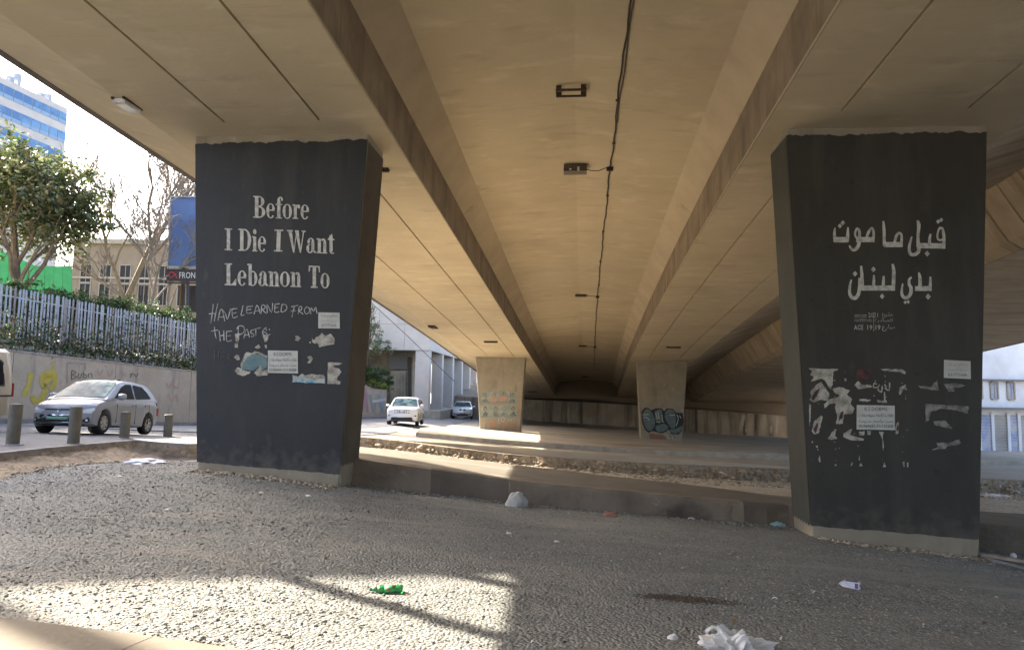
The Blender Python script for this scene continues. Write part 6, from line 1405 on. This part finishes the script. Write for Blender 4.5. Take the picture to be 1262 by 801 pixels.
# silver hatchback
def front_hatch(panel, root):
    panel([(-.50, .47), (.50, .47), (.56, .40), (.46, .27), (-.46, .27), (-.56, .40)], 'grille_frame', M_chrome, .010)
    panel([(-.46, .455), (.46, .455), (.51, .40), (.43, .285), (-.43, .285), (-.51, .40)], 'grille', M_dark, .016)
    panel([(-.26, .345), (.26, .345), (.26, .415), (-.26, .415)], 'number_plate', M_plate, .03)
    panel([(-.40, .585), (.40, .585), (.38, .615), (-.38, .615)], 'upper_grille', M_dark, .012)
    panel([(-.07, .575), (-.05, .60), (0, .615), (.05, .60), (.07, .575), (.05, .55), (0, .535), (-.05, .55)], 'badge', M_chrome, .024)
    panel([(-.025, .56), (-.012, .56), (-.002, .59), (-.015, .59)], 'badge_bar', M_dark, .028); panel([(.005, .56), (.018, .56), (.028, .59), (.015, .59)], 'badge_bar', M_dark, .028)
    for f in (lambda p: p, mir):
        panel(f([(.44, .575), (.74, .66), (.76, .60), (.70, .51), (.50, .52)]), 'headlight', M_hl, .014)
        panel(f([(.54, .31), (.66, .42), (.70, .35), (.66, .27)]), 'fog_lamp_surround', M_dark, .014); panel(f([(.63, .36), (.67, .36), (.67, .31), (.63, .31)]), 'fog_lamp', M_hl, .022)
    panel([(-.62, .20), (.62, .20), (.60, .235), (-.60, .235)], 'lower_lip', M_dark, .016)
hatch = dict(L=3.78, W=1.66, H=1.50, R=.29, wheels=(1.17, -1.22), clear=.16, nose=.34, tumble=.20, spokes=7,
    bottom=[(-1.89, .32), (-1.6, .24), (-1, .20), (1.3, .19), (1.7, .18), (1.89, .23)],
    belt=[(-1.89, .80), (-1.84, .96), (-1.5, 1.00), (-.3, .955), (.8, .915), (1.05, .88), (1.45, .80), (1.70, .70), (1.80, .60), (1.86, .46), (1.89, .36)],
    roof=[(-1.86, .99), (-1.74, 1.15), (-1.44, 1.39), (-1.22, 1.45), (-.6, 1.49), (-.05, 1.475), (.25, 1.41), (1.10, .915)],
    screen=(.24, 1.04), rear_screen=(-1.80, -1.46),
    windows=[[(.72, .96), (.25, 1.28), (-.02, 1.38), (-.32, 1.40), (-.33, .985)], [(-.43, .99), (-.42, 1.40), (-.95, 1.37), (-1.18, 1.22), (-1.34, 1.05)]], doors=(.62, -.38, -1.18), handles=(-.22, -.98), mirror=(.62, 1.0), front=front_hatch)
M_silver = mat('silver_car_paint', (.27, .29, .315), .38, metal=.15, coat=.15, noise=(.8, 3, .4, .7), col2=(.24, .255, .275))
px_, py_ = -11.52, 19.95; zc = (UP.z(-11.5, 18.75) + UP.z(-11.5, 21.2)) / 2; 
c1 = car('hatchback', (-11.53, 20.02, zc + .01), -math.pi / 2 + .02, 'silver hatchback with green number plate driving past the bollards', 'car', hatch, M_silver); c1.rotation_euler = (0, -.0, -math.pi / 2 + .02)
slope = math.atan2(UP.z(-11.5, 18.75) - UP.z(-11.5, 21.2), 2.45); c1.rotation_euler = (0, -slope, -math.pi / 2 + .02)
# driver: head and shoulders and steering wheel seen through the side window are dark shapes
mb = MB(); mb.lathe([(.02, -.1), (.16, -.06), (.2, .1), (.12, .34), (.08, .42), (.105, .50), (.11, .60), (.06, .68)], 12, Matrix.Translation((-.15, .36, .85))); mb.build('seat_and_headrest', M_seat, c1, True, world_space=False)
# white large SUV
def front_suv(panel, root):
    for k in range(7): y = -.42 + k * .14; panel([(y - .052, .78), (y + .052, .78), (y + .052, .95), (y - .052, .95)], 'grille_slot', M_dark, .014)
    panel([(-.66, .34), (.66, .34), (.62, .52), (-.62, .52)], 'lower_intake', M_dark, .014); panel([(-.26, .52), (.26, .52), (.26, .60), (-.26, .60)], 'number_plate', M_platew, .02)
    panel([(-.78, .26), (.78, .26), (.74, .33), (-.74, .33)], 'lower_lip', M_dark, .016)
    for f in (lambda p: p, mir): panel(f([(.53, .82), (.86, .86), (.88, .95), (.53, .92)]), 'headlight', M_hl, .014); panel(f([(.66, .55), (.86, .58), (.86, .65), (.70, .64)]), 'fog_lamp', M_dark, .014)
suv = dict(L=4.82, W=1.94, H=1.76, R=.38, wheels=(1.48, -1.44), clear=.25, nose=.26, tumble=.24, spokes=5,
    bottom=[(-2.41, .45), (-2.1, .34), (-1, .30), (1.9, .30), (2.3, .28), (2.41, .34)],
    belt=[(-2.41, .95), (-2.36, 1.12), (-1.8, 1.18), (0, 1.14), (1.0, 1.13), (1.6, 1.11), (2.15, 1.06), (2.30, .98), (2.36, .78), (2.41, .5)],
    roof=[(-2.34, 1.16), (-2.25, 1.30), (-2.0, 1.62), (-1.8, 1.70), (-.6, 1.745), (.15, 1.73), (.40, 1.66), (1.15, 1.14)],
    screen=(.42, 1.10), rear_screen=(-2.28, -2.0),
    windows=[[(.95, 1.20), (.45, 1.53), (.15, 1.62), (-.28, 1.64), (-.28, 1.21)], [(-.38, 1.21), (-.38, 1.64), (-1.25, 1.62), (-1.3, 1.22)], [(-1.4, 1.23), (-1.38, 1.61), (-1.85, 1.56), (-2.02, 1.28)]], doors=(.80, -.33, -1.30), handles=(-.15, -1.1), mirror=(.78, 1.22), front=front_suv)
M_whitecar = mat('white_car_paint', (.72, .72, .72), .25, coat=.8)
def place_car(px, py, Y, spec, name, label, cat, paint, xoff=0, rz=0.0):
    p = at(px, py, Y); zz = UP.z(p.x, p.y + 1.5); c = car(name, (p.x + xoff, p.y + spec['L'] / 2, zz + .01), -math.pi / 2 + rz, label, cat, spec, paint)
    s = math.atan2(UP.z(p.x, p.y) - UP.z(p.x, p.y + 3), 3); c.rotation_euler = (0, -s, -math.pi / 2 + rz); return c
place_car(493, 525, 43.2, suv, 'large_suv', 'large white four wheel drive with slotted grille coming towards the pillar', 'car', M_whitecar, 0, .03)
def front_x(panel, root):
    for s in (1, -1): panel([(s * .04, .74), (s * .30, .74), (s * .26, .90), (s * .06, .90)][::s], 'grille', M_dark, .014)
    panel([(-.26, .50), (.26, .50), (.26, .60), (-.26, .60)], 'number_plate', M_pinkp, .02); panel([(-.5, .33), (.5, .33), (.55, .46), (-.55, .46)], 'lower_intake', M_dark, .014)
    for f in (lambda p: p, mir): panel(f([(.40, .76), (.78, .80), (.80, .90), (.42, .88)]), 'headlight', M_hl, .014); panel(f([(.6, .42), (.76, .44), (.76, .54), (.62, .52)]), 'fog_lamp', M_dark, .014)
suv2 = dict(suv); suv2.update(L=4.6, W=1.86, H=1.66, R=.35, nose=.36, front=front_x, wheels=(1.42, -1.38),
    bottom=[(-2.3, .42), (-2, .30), (2.1, .28), (2.3, .33)], belt=[(-2.3, .9), (-2.25, 1.05), (-1.7, 1.10), (0, 1.07), (.95, 1.05), (1.5, 1.01), (2.05, .93), (2.2, .82), (2.26, .65), (2.3, .5)],
    roof=[(-2.25, 1.09), (-2.1, 1.3), (-1.8, 1.54), (-.6, 1.63), (.1, 1.61), (.35, 1.54), (1.15, 1.06)], screen=(.36, 1.08), rear_screen=(-2.2, -1.9),
    windows=[[(.88, 1.13), (.42, 1.42), (.1, 1.50), (-.28, 1.53), (-.28, 1.14)], [(-.38, 1.14), (-.38, 1.53), (-1.2, 1.49), (-1.7, 1.2)]], doors=(.8, -.33, -1.3), mirror=(.75, 1.13))
place_car(568, 516, 63.5, suv2, 'silver_suv', 'pale silver SUV farther back, partly behind the far left pillar', 'car', mat('pale_silver_paint', (.60, .60, .57), .28, metal=.3, coat=.7), .0, .05)
# beige van at the left edge, only its rear quarter in view
van = empty('van', (-13.95, 16.4, UP.z(-13.9, 16.4)), 0, 'beige van cut off by the left edge of the view', 'van'); zv = van.location.z
M_beige = mat('beige_van_paint', (.42, .35, .24), .4, coat=.4, noise=(1, 4, .4, .7), col2=(.38, .31, .21))
mb = MB(); N = 30; n = 14
for i in range(N + 1):
    y = -2.35 + 4.7 * i / N; e = min(1, (2.35 - abs(y)) / .14); e = math.sqrt(max(0, 1 - (1 - e) ** 2)); k = .90 + .10 * e; t = 2.03 - .10 * (1 - e)
    if y < -1.3: t -= (-1.3 - y) * .75 * (1 if y > -2.2 else 1.1)
    arch = 0
    for yw in (-1.3, 1.25):
        d = abs(y - yw)
        if d < .40: arch = max(arch, .32 + math.sqrt(.16 - d * d))
    b = max(.28, arch)
    half = [(0, b), (.80, b), (.93, b + .05), (.95, max(.7, b + .06)), (.95, 1.0), (.90, min(1.55, t - .3)), (.83, t - .12), (.70, t - .02), (0, t)]
    for x, z in half: mb.v.append((x * k, y, z))
    for x, z in half[-2:0:-1]: mb.v.append((-x * k, y, z))
n = 16
for i in range(N):
    for k in range(n): a = i * n + k; b = i * n + (k + 1) % n; mb.f.append((a, b, b + n, a + n)); mb.m.append(0)
mb.f.append(tuple(range(n))[::-1]); mb.m.append(0); mb.f.append(tuple(N * n + k for k in range(n))); mb.m.append(0)
o = mb.build('body', M_beige, van, True, world_space=False)
try: o.data.set_sharp_from_angle(angle=math.radians(35))
except Exception: pass
def vx(z): return .95 - .05 * max(0, z - 1.0) / .55 if z < 1.55 else .90 - .07 * (z - 1.55) / .36
for sgn in (1, -1):
    for y0, y1 in ((-1.25, -.35), (-.2, .85), (1.0, 1.9)):
        mb = MB(); P = [(y0 + .06, 1.08), (y1 - .06, 1.08), (y1, 1.14), (y1 - .02, 1.62), (y1 - .10, 1.68), (y0 + .10, 1.68), (y0 + .02, 1.62), (y0, 1.14)]; q = [(y0 - .03, 1.04), (y1 + .03, 1.04), (y1 + .04, 1.10), (y1 + .02, 1.66), (y1 - .06, 1.72), (y0 + .06, 1.72), (y0 - .02, 1.66), (y0 - .04, 1.10)]
        mb.v += [(sgn * (vx(z) + .006), y, z) for y, z in q]; mb.f.append(tuple(range(8))); mb.m.append(0); w_ = mb.build('window_seal', M_dark, van, world_space=False)
        mb = MB(); mb.v += [(sgn * (vx(z) + .014), y, z) for y, z in P]; mb.f.append(tuple(range(8))); mb.m.append(0); mb.build('side_window', M_sglass, van, world_space=False)
    mb = MB(); mb.hexa([(sgn * .951, -2.1, .78), (sgn * .951, 2.2, .78), (sgn * .967, 2.2, .78), (sgn * .967, -2.1, .78), (sgn * .951, -2.1, .82), (sgn * .951, 2.2, .82), (sgn * .967, 2.2, .82), (sgn * .967, -2.1, .82)]); mb.build('side_moulding', M_dark, van, world_space=False)
    for yw in (-1.3, 1.25):
        M = Matrix.Translation((sgn * .82, yw, .32)) @ Matrix.Rotation(sgn * math.pi / 2, 4, 'Y'); mb = MB(); mb.lathe([(.2, -.1), (.30, -.1), (.32, -.07), (.32, .07), (.30, .1), (.2, .1)], 24, M); w_ = mb.build('wheel', M_tyre, van, True, world_space=False)
        mb = MB(); mb.lathe([(.2, .06), (.18, .09), (.06, .10)], 16, M); o = mb.build('rim', M_rim, None); o.parent = w_
    mb = MB(); mb.box((sgn * .84, 2.33, .95), (.12, .06, .35)); mb.build('tail_lamp', M_tail, van, world_space=False)
mb = MB(); mb.box((0, 2.36, .42), (1.6, .10, .18)); mb.build('rear_bumper', M_dark, van, world_space=False)
# ================================================================ stones, litter and small things
def stones_mesh(name, n, px_range, sampler, smin, smax, m, seed, sink=.3):
    r = np.random.default_rng(seed); P = sampler(n, r); n = len(P)
    base = np.array([(1, 0, 0), (-1, 0, 0), (0, 1, 0), (0, -1, 0), (0, 0, 1), (0, 0, -1)], float); F = np.array([(0, 2, 4), (2, 1, 4), (1, 3, 4), (3, 0, 4), (2, 0, 5), (1, 2, 5), (3, 1, 5), (0, 3, 5)])
    s = smin * (smax / smin) ** (r.random(n) ** 2.2); sc = np.stack([s * r.uniform(.7, 1.3, n), s * r.uniform(.5, 1.0, n), s * r.uniform(.3, .6, n)], 1)
    v = base[None] * sc[:, None, :] * r.uniform(.75, 1.25, (n, 6, 1)); a = r.uniform(0, 6.28, n); tl_ = r.normal(0, .3, n)
    c, s_ = np.cos(a)[:, None], np.sin(a)[:, None]; x, y, z = v[..., 0], v[..., 1], v[..., 2]; z2 = z + x * tl_[:, None] * .6
    V = np.stack([x * c - y * s_, x * s_ + y * c, z2], 2) + P[:, None, :]; V[..., 2] += sc[:, None, 2] * (.75 - sink)
    me = bpy.data.meshes.new(name); me.vertices.add(6 * n); me.vertices.foreach_set('co', V.reshape(-1).astype(np.float32)); nf = 8 * n
    idx = (F[None] + 6 * np.arange(n)[:, None, None]).reshape(-1).astype(np.int32); me.loops.add(3 * nf); me.loops.foreach_set('vertex_index', idx); me.polygons.add(nf); me.polygons.foreach_set('loop_start', np.arange(0, 3 * nf, 3, dtype=np.int32))
    for q in m: me.materials.append(q)
    me.polygons.foreach_set('material_index', np.repeat(r.choice(len(m), n, p=np.array([.55, .25, .14, .06])[:len(m)] / np.array([.55, .25, .14, .06])[:len(m)].sum()), 8).astype(np.int32)); me.update(calc_edges=True)
    o = link(name, me); return o
GXA, GYA = np.array(GX), np.array(GY)
def gz_arr(x, y):
    i = np.clip(np.searchsorted(GXA, x) - 1, 0, len(GXA) - 2); j = np.clip(np.searchsorted(GYA, y) - 1, 0, len(GYA) - 2)
    fx = (x - GXA[i]) / (GXA[i + 1] - GXA[i]); fy = (y - GYA[j]) / (GYA[j + 1] - GYA[j])
    return (GZ[j, i] * (1 - fx) + GZ[j, i + 1] * fx) * (1 - fy) + (GZ[j + 1, i] * (1 - fx) + GZ[j + 1, i + 1] * fx) * fy
M_st = [mat('stone_grey', (.21, .213, .203), .95), mat('stone_light', (.30, .29, .26), .95), mat('stone_dark', (.13, .126, .118), .95), mat('stone_pale', (.36, .34, .29), .95)]
def samp_near(n, r):
    y = 3.0 + 9.2 * r.random(n) ** 1.35; x = (r.random(n) * 2 - 1) * (y * .80 + .6); patch = np.sin(x * 1.1 + y * .7) + np.sin(y * 2.3 - x * .4) + .6 * np.sin(x * 2.9 + 1)
    k = (r.random(n) < .50 + .42 * patch) & (x > -8.4); x, y = x[k], y[k]
    return np.stack([x, y, gz_arr(x, y)], 1)
o = stones_mesh('gravel', 85000, None, samp_near, .005, .021, M_st, 2); tag(o, 'loose grey gravel strewn over the foreground', kind='stuff')
def samp_mid(n, r):
    y = 8 + 9.5 * r.random(n); x = -9 + 7 * r.random(n); k = (x > -8.9) & ((y < 15.5)); x, y = x[k], y[k]; return np.stack([x, y, gz_arr(x, y)], 1)
o = stones_mesh('gravel', 9000, None, samp_mid, .008, .028, M_st, 3); tag(o, 'coarser gravel left of the painted pillar', kind='stuff')
def samp_lane(n, r):
    x = -5.5 + 26 * r.random(n); y = 23.9 - 3.5 * r.random(n) ** 1.6; return np.stack([x, y, LOW(x, y) + .03], 1)
M_st2 = [mat('rubble_tan', (.36, .30, .22), .95), mat('rubble_pale', (.50, .44, .35), .95), mat('rubble_brown', (.20, .155, .11), .95)]
o = stones_mesh('rubble', 5000, None, samp_lane, .02, .09, M_st2, 4); tag(o, 'broken rubble lying in the lane along the far kerb', kind='stuff')
def samp_edge(n, r):
    i = r.integers(0, len(front) - 1, n); F = np.array(front); p = F[i]; return p + np.stack([r.normal(0, .1, n), -.15 - abs(r.normal(0, .35, n)), -.1 - .32 * r.random(n)], 1)
o = stones_mesh('rubble', 2600, None, samp_edge, .03, .16, M_st2, 14); tag(o, 'tumbled stones along the broken far kerb', kind='stuff')
def samp_foot(n, r):
    u = r.random(n); P = np.array([tuple(interp(FR, a)) for a in u]); x = P[:, 0]; y = P[:, 1] - .12 - abs(r.normal(0, .16, n)); k = y > 8; return np.stack([x, y, gz_arr(x, y)], 1)[k]
o = stones_mesh('rubble', 3500, None, samp_foot, .008, .045, M_st, 5); tag(o, 'stones and dirt gathered at the foot of the near kerb', kind='stuff')
def samp_pier(n, r):
    out = []
    for P0, P1 in ((cr_(TR, True, -2.2), cr_(TR, False, -2.2)), (cl(TL, True, -1.6), cl(TL, False, -1.6))):
        u = r.random(n // 2)[:, None]; q = np.array(P0)[None] * (1 - u) + np.array(P1)[None] * u; q[:, 1] -= .06 + abs(r.normal(0, .17, n // 2)); out.append(q)
    q = np.concatenate(out); q[:, 2] = gz_arr(q[:, 0], q[:, 1]); return q
o = stones_mesh('rubble', 2600, None, samp_pier, .01, .055, M_st2 + [M_st[2]], 15); tag(o, 'brown crumbs and stones gathered at the feet of the near pillars', kind='stuff')
def samp_bank(n, r):
    y = 11 + 6.6 * r.random(n); xe = np.array([edge_x(v) for v in y]); x = xe + .2 + abs(r.normal(0, .35, n)); return np.stack([x, y, gz_arr(x, y)], 1)
o = stones_mesh('rubble', 2200, None, samp_bank, .015, .07, M_st2, 6); tag(o, 'earth clods and stones below the left street edge', kind='stuff')
# sloping earth face below the left street
mb = MB(); ys_ = seg(3, 17.6, 60)
for i, y in enumerate(ys_):
    xe = edge_x(y); zt_ = UP.z(xe, y) - .10; 
    for k in range(6):
        f = k / 5; x = xe + f * (.95 + .25 * math.sin(y * 1.3)) + .04 * math.sin(y * 5 + k * 2); g = gz(x, y) - .02 ; z = zt_ * (1 - f) ** 1.4 + g * (1 - (1 - f) ** 1.4) + .035 * math.sin(y * 4.1 + k * 3.3) * (0 < k < 5)
        if k == 5: z = g - .05
        mb.v.append((x, y - f * .35, z))
for i in range(len(ys_) - 1):
    for k in range(5): a = i * 6 + k; mb.f.append((a, a + 1, a + 7, a + 6)); mb.m.append(0)
tag(mb.build('earth_bank', M_dirt, smooth=True), 'low brown earth bank below the left street', kind='structure')
mb = MB()
for i in range(26):
    f = i / 25; a = Vector((-9.25, 17.6, 0)) * (1 - f) + Vector((-6.3, 21.5, 0)) * f
    for k in range(4):
        g = k / 3; x = a.x + g * .5 + .05 * math.sin(i * 2 + k); y = a.y - g * 1.3 + .05 * math.sin(i * 3.7 + k * 2); mb.v.append((x, y, (UP.z(a.x, a.y) - .09) * (1 - g) + (gz(x, y) - .04) * g + .04 * math.sin(i * 1.3 + k * 2) * (0 < k < 3)))
for i in range(25):
    for k in range(3): a = i * 4 + k; mb.f.append((a, a + 4, a + 5, a + 1)); mb.m.append(0)
tag(mb.build('earth_bank', M_kerb, smooth=True), 'dark earth face under the street corner left of the painted pillar', kind='structure')
# front-left concrete ledge at the very bottom of the frame
a, b = at(-60, 765, 4.9), at(330, 812, 4.35); mb = MB(); za, zb2 = gz(a.x, a.y), gz(b.x, b.y)
d = Vector((b.x - a.x, b.y - a.y, 0)).normalized(); n = Vector((d.y, -d.x, 0))
A0 = Vector((a.x, a.y, 0)) - d * 3; B0 = Vector((b.x, b.y, 0)) + d * 1.5
for k in range(6):
    p = A0 + (B0 - A0) * (k / 6); q = A0 + (B0 - A0) * ((k + .994) / 6); z = lambda v, h: Vector((v.x, v.y, h)); g0, g1 = -1.60, -1.64
    p0, q0 = gz(p.x, p.y), gz(q.x, q.y)
    m2 = MB(); m2.hexa([z(p + n * 1.2, p0 - .3), z(q + n * 1.2, q0 - .3), z(q, q0 - .3), z(p, p0 - .3), z(p + n * 1.2, p0 + .10), z(q + n * 1.2, q0 + .10), z(q, q0 + .075), z(p, p0 + .075)])
    if k == 0: ledge = empty('concrete_ledge', (p.x, p.y, p0), 0, 'low pale concrete ledge crossing the bottom left corner'); ledge['kind'] = 'structure'
    m2.build('ledge_slab', mat('ledge_concrete', (.175, .152, .118), .9, noise=(2, 7, .35, .7), col2=(.16, .137, .105), bump=(16, .5, .01)), ledge)
# ---- litter
M_gbottle = mat('green_plastic', (.03, .36, .09), .28, trans=.5, spec=.5, coat=.2, noise=(28, 5, .5, .7), col2=(.20, .34, .17)); M_wplastic = mat('white_plastic_bag', (.62, .62, .62), .45, noise=(6, 4, .4, .7), col2=(.5, .5, .52)); M_clearp = mat('clear_plastic', (.6, .64, .66), .2, trans=.4)
def drop(px, py, name, label, cat, group=None):
    p = hit_ground(px, py); return p, empty(name, p, 0, label, cat, group)
p, r = drop(474, 731, 'plastic_bottle', 'crushed green plastic bottle lying on the sunlit gravel', 'bottle')
M = Matrix.Translation(p + Vector((0, 0, .035))) @ Matrix.Rotation(.12, 4, 'Z') @ Matrix.Rotation(math.pi / 2, 4, 'Y') @ Matrix.Diagonal((.8, 1.1, 1, 1))
mb = MB(); mb.lathe([(.025, -.06), (.036, -.055), (.040, -.03), (.036, .0), (.041, .05), (.037, .09), (.042, .125), (.036, .145), (.012, .15)], 16, M); mb.build('bottle_body', M_gbottle, r, True)
mb = MB(); mb.lathe([(.030, -.062), (.013, -.095), (.013, -.105)], 12, M); mb.build('bottle_neck', M_gbottle, r, True); mb = MB(); mb.lathe([(.016, -.125), (.0165, -.103)], 12, M); mb.build('bottle_cap', mat('dark_green_cap', (.02, .13, .07), .4), r)
mb = MB(); mb.lathe([(.0405, .0), (.0425, .05), (.0385, .088)], 16, M); mb.build('bottle_label', mat('green_label', (.03, .36, .12), .5, noise=(30, 3, .45, .6), col2=(.2, .12, .04)), r, True)
p, r = drop(1047, 724, 'drink_carton', 'small white and purple drink carton lying on the gravel', 'carton')
Rm = Matrix.Rotation(-.62, 3, 'Z'); c = p + Vector((0, 0, .035)); mb = MB(); hx, hy, hz = .095, .035, .032
V = [c + Rm @ Vector(v) for v in ((hx, -hy, -hz), (hx, hy, -hz), (-hx * .5, hy, -hz), (-hx * .5, -hy, -hz), (hx, -hy, hz), (hx, hy, hz), (-hx * .5, hy, hz), (-hx * .5, -hy, hz), (-hx, -hy, 0), (-hx, hy, 0))]
mb.v = [tuple(v) for v in V]; mb.f = [(3, 2, 1, 0), (4, 5, 6, 7), (0, 1, 5, 4), (0, 4, 7, 3), (1, 2, 6, 5), (3, 7, 8), (2, 9, 6), (7, 6, 9, 8), (3, 8, 9, 2)]; mb.m = [0] * 9; mb.build('carton_body', mat('carton_white', (.62, .62, .68), .5, noise=(25, 3, .45, .6), col2=(.45, .50, .66)), r)
mb = MB(); mb.box(c + Rm @ Vector((.02, 0, hz + .002)), (.11, .05, .002), rz=-.62); mb.box(c + Rm @ Vector((.07, -hy - .0015, 0)), (.03, .002, .05), rz=-.62); o = mb.build('printed_stripe', mat('carton_purple', (.12, .08, .2), .5), r); o['kind'] = 'stuff'
mb = MB(); mb.box(c + Rm @ Vector((hx + .001, 0, 0)), (.002, .035, .018), rz=-.62); mb.build('end_print', M_ink, r)
def crumple(name, label, px, py, sx, sy, sz, m, cat='bag', seed=1, sub=3, group=None, part='film', rz=0.0, amp=.12, ridge=False):
    p = hit_ground(px, py); r = empty(name, p, 0, label, cat, group); bm = bmesh.new(); bmesh.ops.create_icosphere(bm, subdivisions=sub, radius=1); q = random.Random(seed); A = [(Vector((q.uniform(-1, 1), q.uniform(-1, 1), q.uniform(-1, 1))).normalized(), q.uniform(2, 7), q.uniform(0, 6)) for _ in range(9)]
    for v in bm.verts:
        d = v.co.copy(); s = 1 + sum((amp * abs(math.sin(d.dot(a) * f + ph)) - amp * .45) if not ridge else (.30 * (1 - abs(math.sin(d.dot(a) * f * .8 + ph))) ** 3 - .06) for a, f, ph in A); z = d.z * s * sz; v.co = Matrix.Rotation(rz, 3, 'Z') @ Vector((d.x * s * sx, d.y * s * sy, 0)) + Vector((0, 0, max(z, -.01) + .01))
    me = bpy.data.meshes.new(part); bm.to_mesh(me); bm.free(); me.materials.append(m)
    for f in me.polygons: f.use_smooth = False
    o = bpy.data.objects.new(part, me); COL.objects.link(o); o.parent = r; return r
crumple('plastic_bag', 'large white plastic bag at the bottom edge of the view', 905, 800, .21, .13, .095, M_wplastic, seed=3, sub=5, rz=-.15, ridge=True)
bgp = bpy.data.objects['plastic_bag']; p = hit_ground(873, 790); mb = MB(); mb.tube([p + Vector((0, 0, .01)), p + Vector((-.01, .0, .07)), p + Vector((.03, 0, .10)), p + Vector((.09, 0, .08)), p + Vector((.13, 0, .05))], [.012, .016, .014, .02, .03], 6); mb.build('handle_loop', M_wplastic, bgp, True)
crumple('paper_scrap', 'small white crumpled tissue left of the large bag', 829, 789, .035, .022, .03, M_wplastic, 'litter', 5, 2, 'white scraps on the gravel')
crumple('rubble_sack', 'grey white torn sack leaning on the near kerb', 636, 624, .15, .09, .19, mat('grey_sack', (.42, .42, .39), .7, noise=(6, 5, .4, .7), col2=(.32, .32, .30)), 'sack', 7, 3)
crumple('plastic_sheet', 'crumpled blue and white plastic sheet left of the painted pillar', 178, 571, .30, .22, .07, mat('bluish_plastic', (.38, .43, .55), .35, noise=(5, 5, .42, .6), col2=(.62, .62, .62)), 'litter', 9, 4)
crumple('plastic_sheet', 'flattened pale plastic sheets spread behind the blue one', 208, 567, .42, .30, .05, M_wplastic, 'litter', 11, 4)
crumple('plastic_bag', 'pale blue scrap of bag by the left foot of the right pillar', 958, 648, .12, .06, .05, mat('pale_blue_plastic', (.30, .50, .52), .4), 'litter', 13, 3)
crumple('plastic_bag', 'white bag lying in the road behind the right pillar', 1222, 612, .45, .2, .06, M_wplastic, 'litter', 15, 3)
for i, (px, py, s, lab) in enumerate(((494, 600, .045, 'white scrap below the near kerb, left of the grey sack'), (600, 612, .03, 'white crumb at the kerb foot close left of the grey sack'), (723, 628, .035, 'white scrap right of the grey sack at the kerb foot'), (627, 658, .03, 'tiny white scrap in the middle of the gravel'), (686, 668, .028, 'flat pale scrap on the gravel right of the centre'),
        (380, 612, .04, 'white scrap in front of the left pillar foot'), (852, 640, .05, 'pale scrap at the kerb foot near the right pillar'), (148, 588, .035, 'white scrap below the plastic sheets'), (206, 629, .03, 'white scrap on the left gravel'), (955, 738, .02, 'white crumb on the gravel above the large bag'), (322, 608, .03, 'pale crumb left of the pillar foot scrap'))):
    crumple('paper_scrap', lab, px, py, s, s * .7, s * .45, M_wplastic, 'litter', 30 + i, 2, 'white scraps on the gravel')
crumple('terracotta_shard', 'reddish brick shard at the foot of the near kerb', 752, 636, .11, .06, .05, mat('brick_red', (.30, .15, .11), .9), 'brick', 50, 2)
def samp_soil(n, r):
    p = hit_ground(838, 738); u = r.normal(0, .15, n); v = r.normal(0, .05, n); x = p.x + u + .25 * abs(r.normal(0, .5, n)) * (r.random(n) < .35); y = p.y + v - .12 * (x - p.x); return np.stack([x, y, gz_arr(x, y)], 1)
o = stones_mesh('soil_crumbs', 3800, None, samp_soil, .005, .016, [mat('dark_soil', (.075, .06, .048), .97), mat('brown_soil', (.10, .08, .06), .97)], 61); tag(o, 'dark crumbs of soil spilled over the gravel right of the centre', kind='stuff')
r = empty('wooden_plank', hit_ground(1230, 692), 0, 'pale plank lying at the kerb foot behind the right pillar', 'plank'); a, b = hit_ground(1203, 686), hit_ground(1300, 702); mb = MB(); bar(mb, a + Vector((0, 0, .05)), b + Vector((0, 0, .05)), .12, .035); mb.build('board', mat('weathered_wood', (.38, .33, .27), .85, noise=(4, 6, .4, .7), bump=(20, .4, .01)), r)
r = empty('metal_pipe', hit_ground(1230, 700), 0, 'thin pipe lying beside the plank right of the painted pillar', 'pipe'); mb = MB(); mb.tube([hit_ground(1200, 683) + Vector((0, 0, .03)), hit_ground(1225, 694) + Vector((0, 0, .04)), hit_ground(1300, 712) + Vector((0, 0, .03))], .022, 8); mb.build('pipe', M_galv, r)
p, r = drop(1249, 688, 'white_ball', 'small white ball resting by the plank at the right edge', 'ball'); mb = MB(); bm = bmesh.new(); bmesh.ops.create_icosphere(bm, subdivisions=3, radius=.045, matrix=Matrix.Translation(p + Vector((0, 0, .04)))); me = bpy.data.meshes.new('ball_shell'); bm.to_mesh(me); bm.free(); me.materials.append(M_wplastic); link('ball_shell', me, r)
# dead leaves and crumbs of litter over the near gravel
r7 = np.random.default_rng(77); n_ = 420; yy = 3.2 + 9 * r7.random(n_) ** 1.2; xx = (r7.random(n_) * 2 - 1) * (yy * .78); kk = np.abs(xx) < 8; xx, yy = xx[kk], yy[kk]
C_ = np.stack([xx, yy, gz_arr(xx, yy) + .022], 1); me = leaf_mesh(C_, .045, [mat('dead_leaf', (.17, .11, .06), .9), mat('paper_bit', (.42, .41, .38), .9), mat('bark_bit', (.09, .075, .06), .9)], normals_up=3, seed=78, aspect=.6); tag(link('leaf_litter', me), 'dead leaves and tiny paper bits scattered over the gravel', kind='stuff')
# scattered bits on the far bank
def samp_far(n, r):
    x = 1 + 22 * r.random(n); y = 50 + 13 * r.random(n); return np.stack([x, y, UP(x, y) + .22], 1)
o = stones_mesh('litter_bits', 160, None, samp_far, .05, .16, [M_wplastic, M_st2[1]], 17); tag(o, 'pale bits of litter strewn on the far bank', kind='stuff')
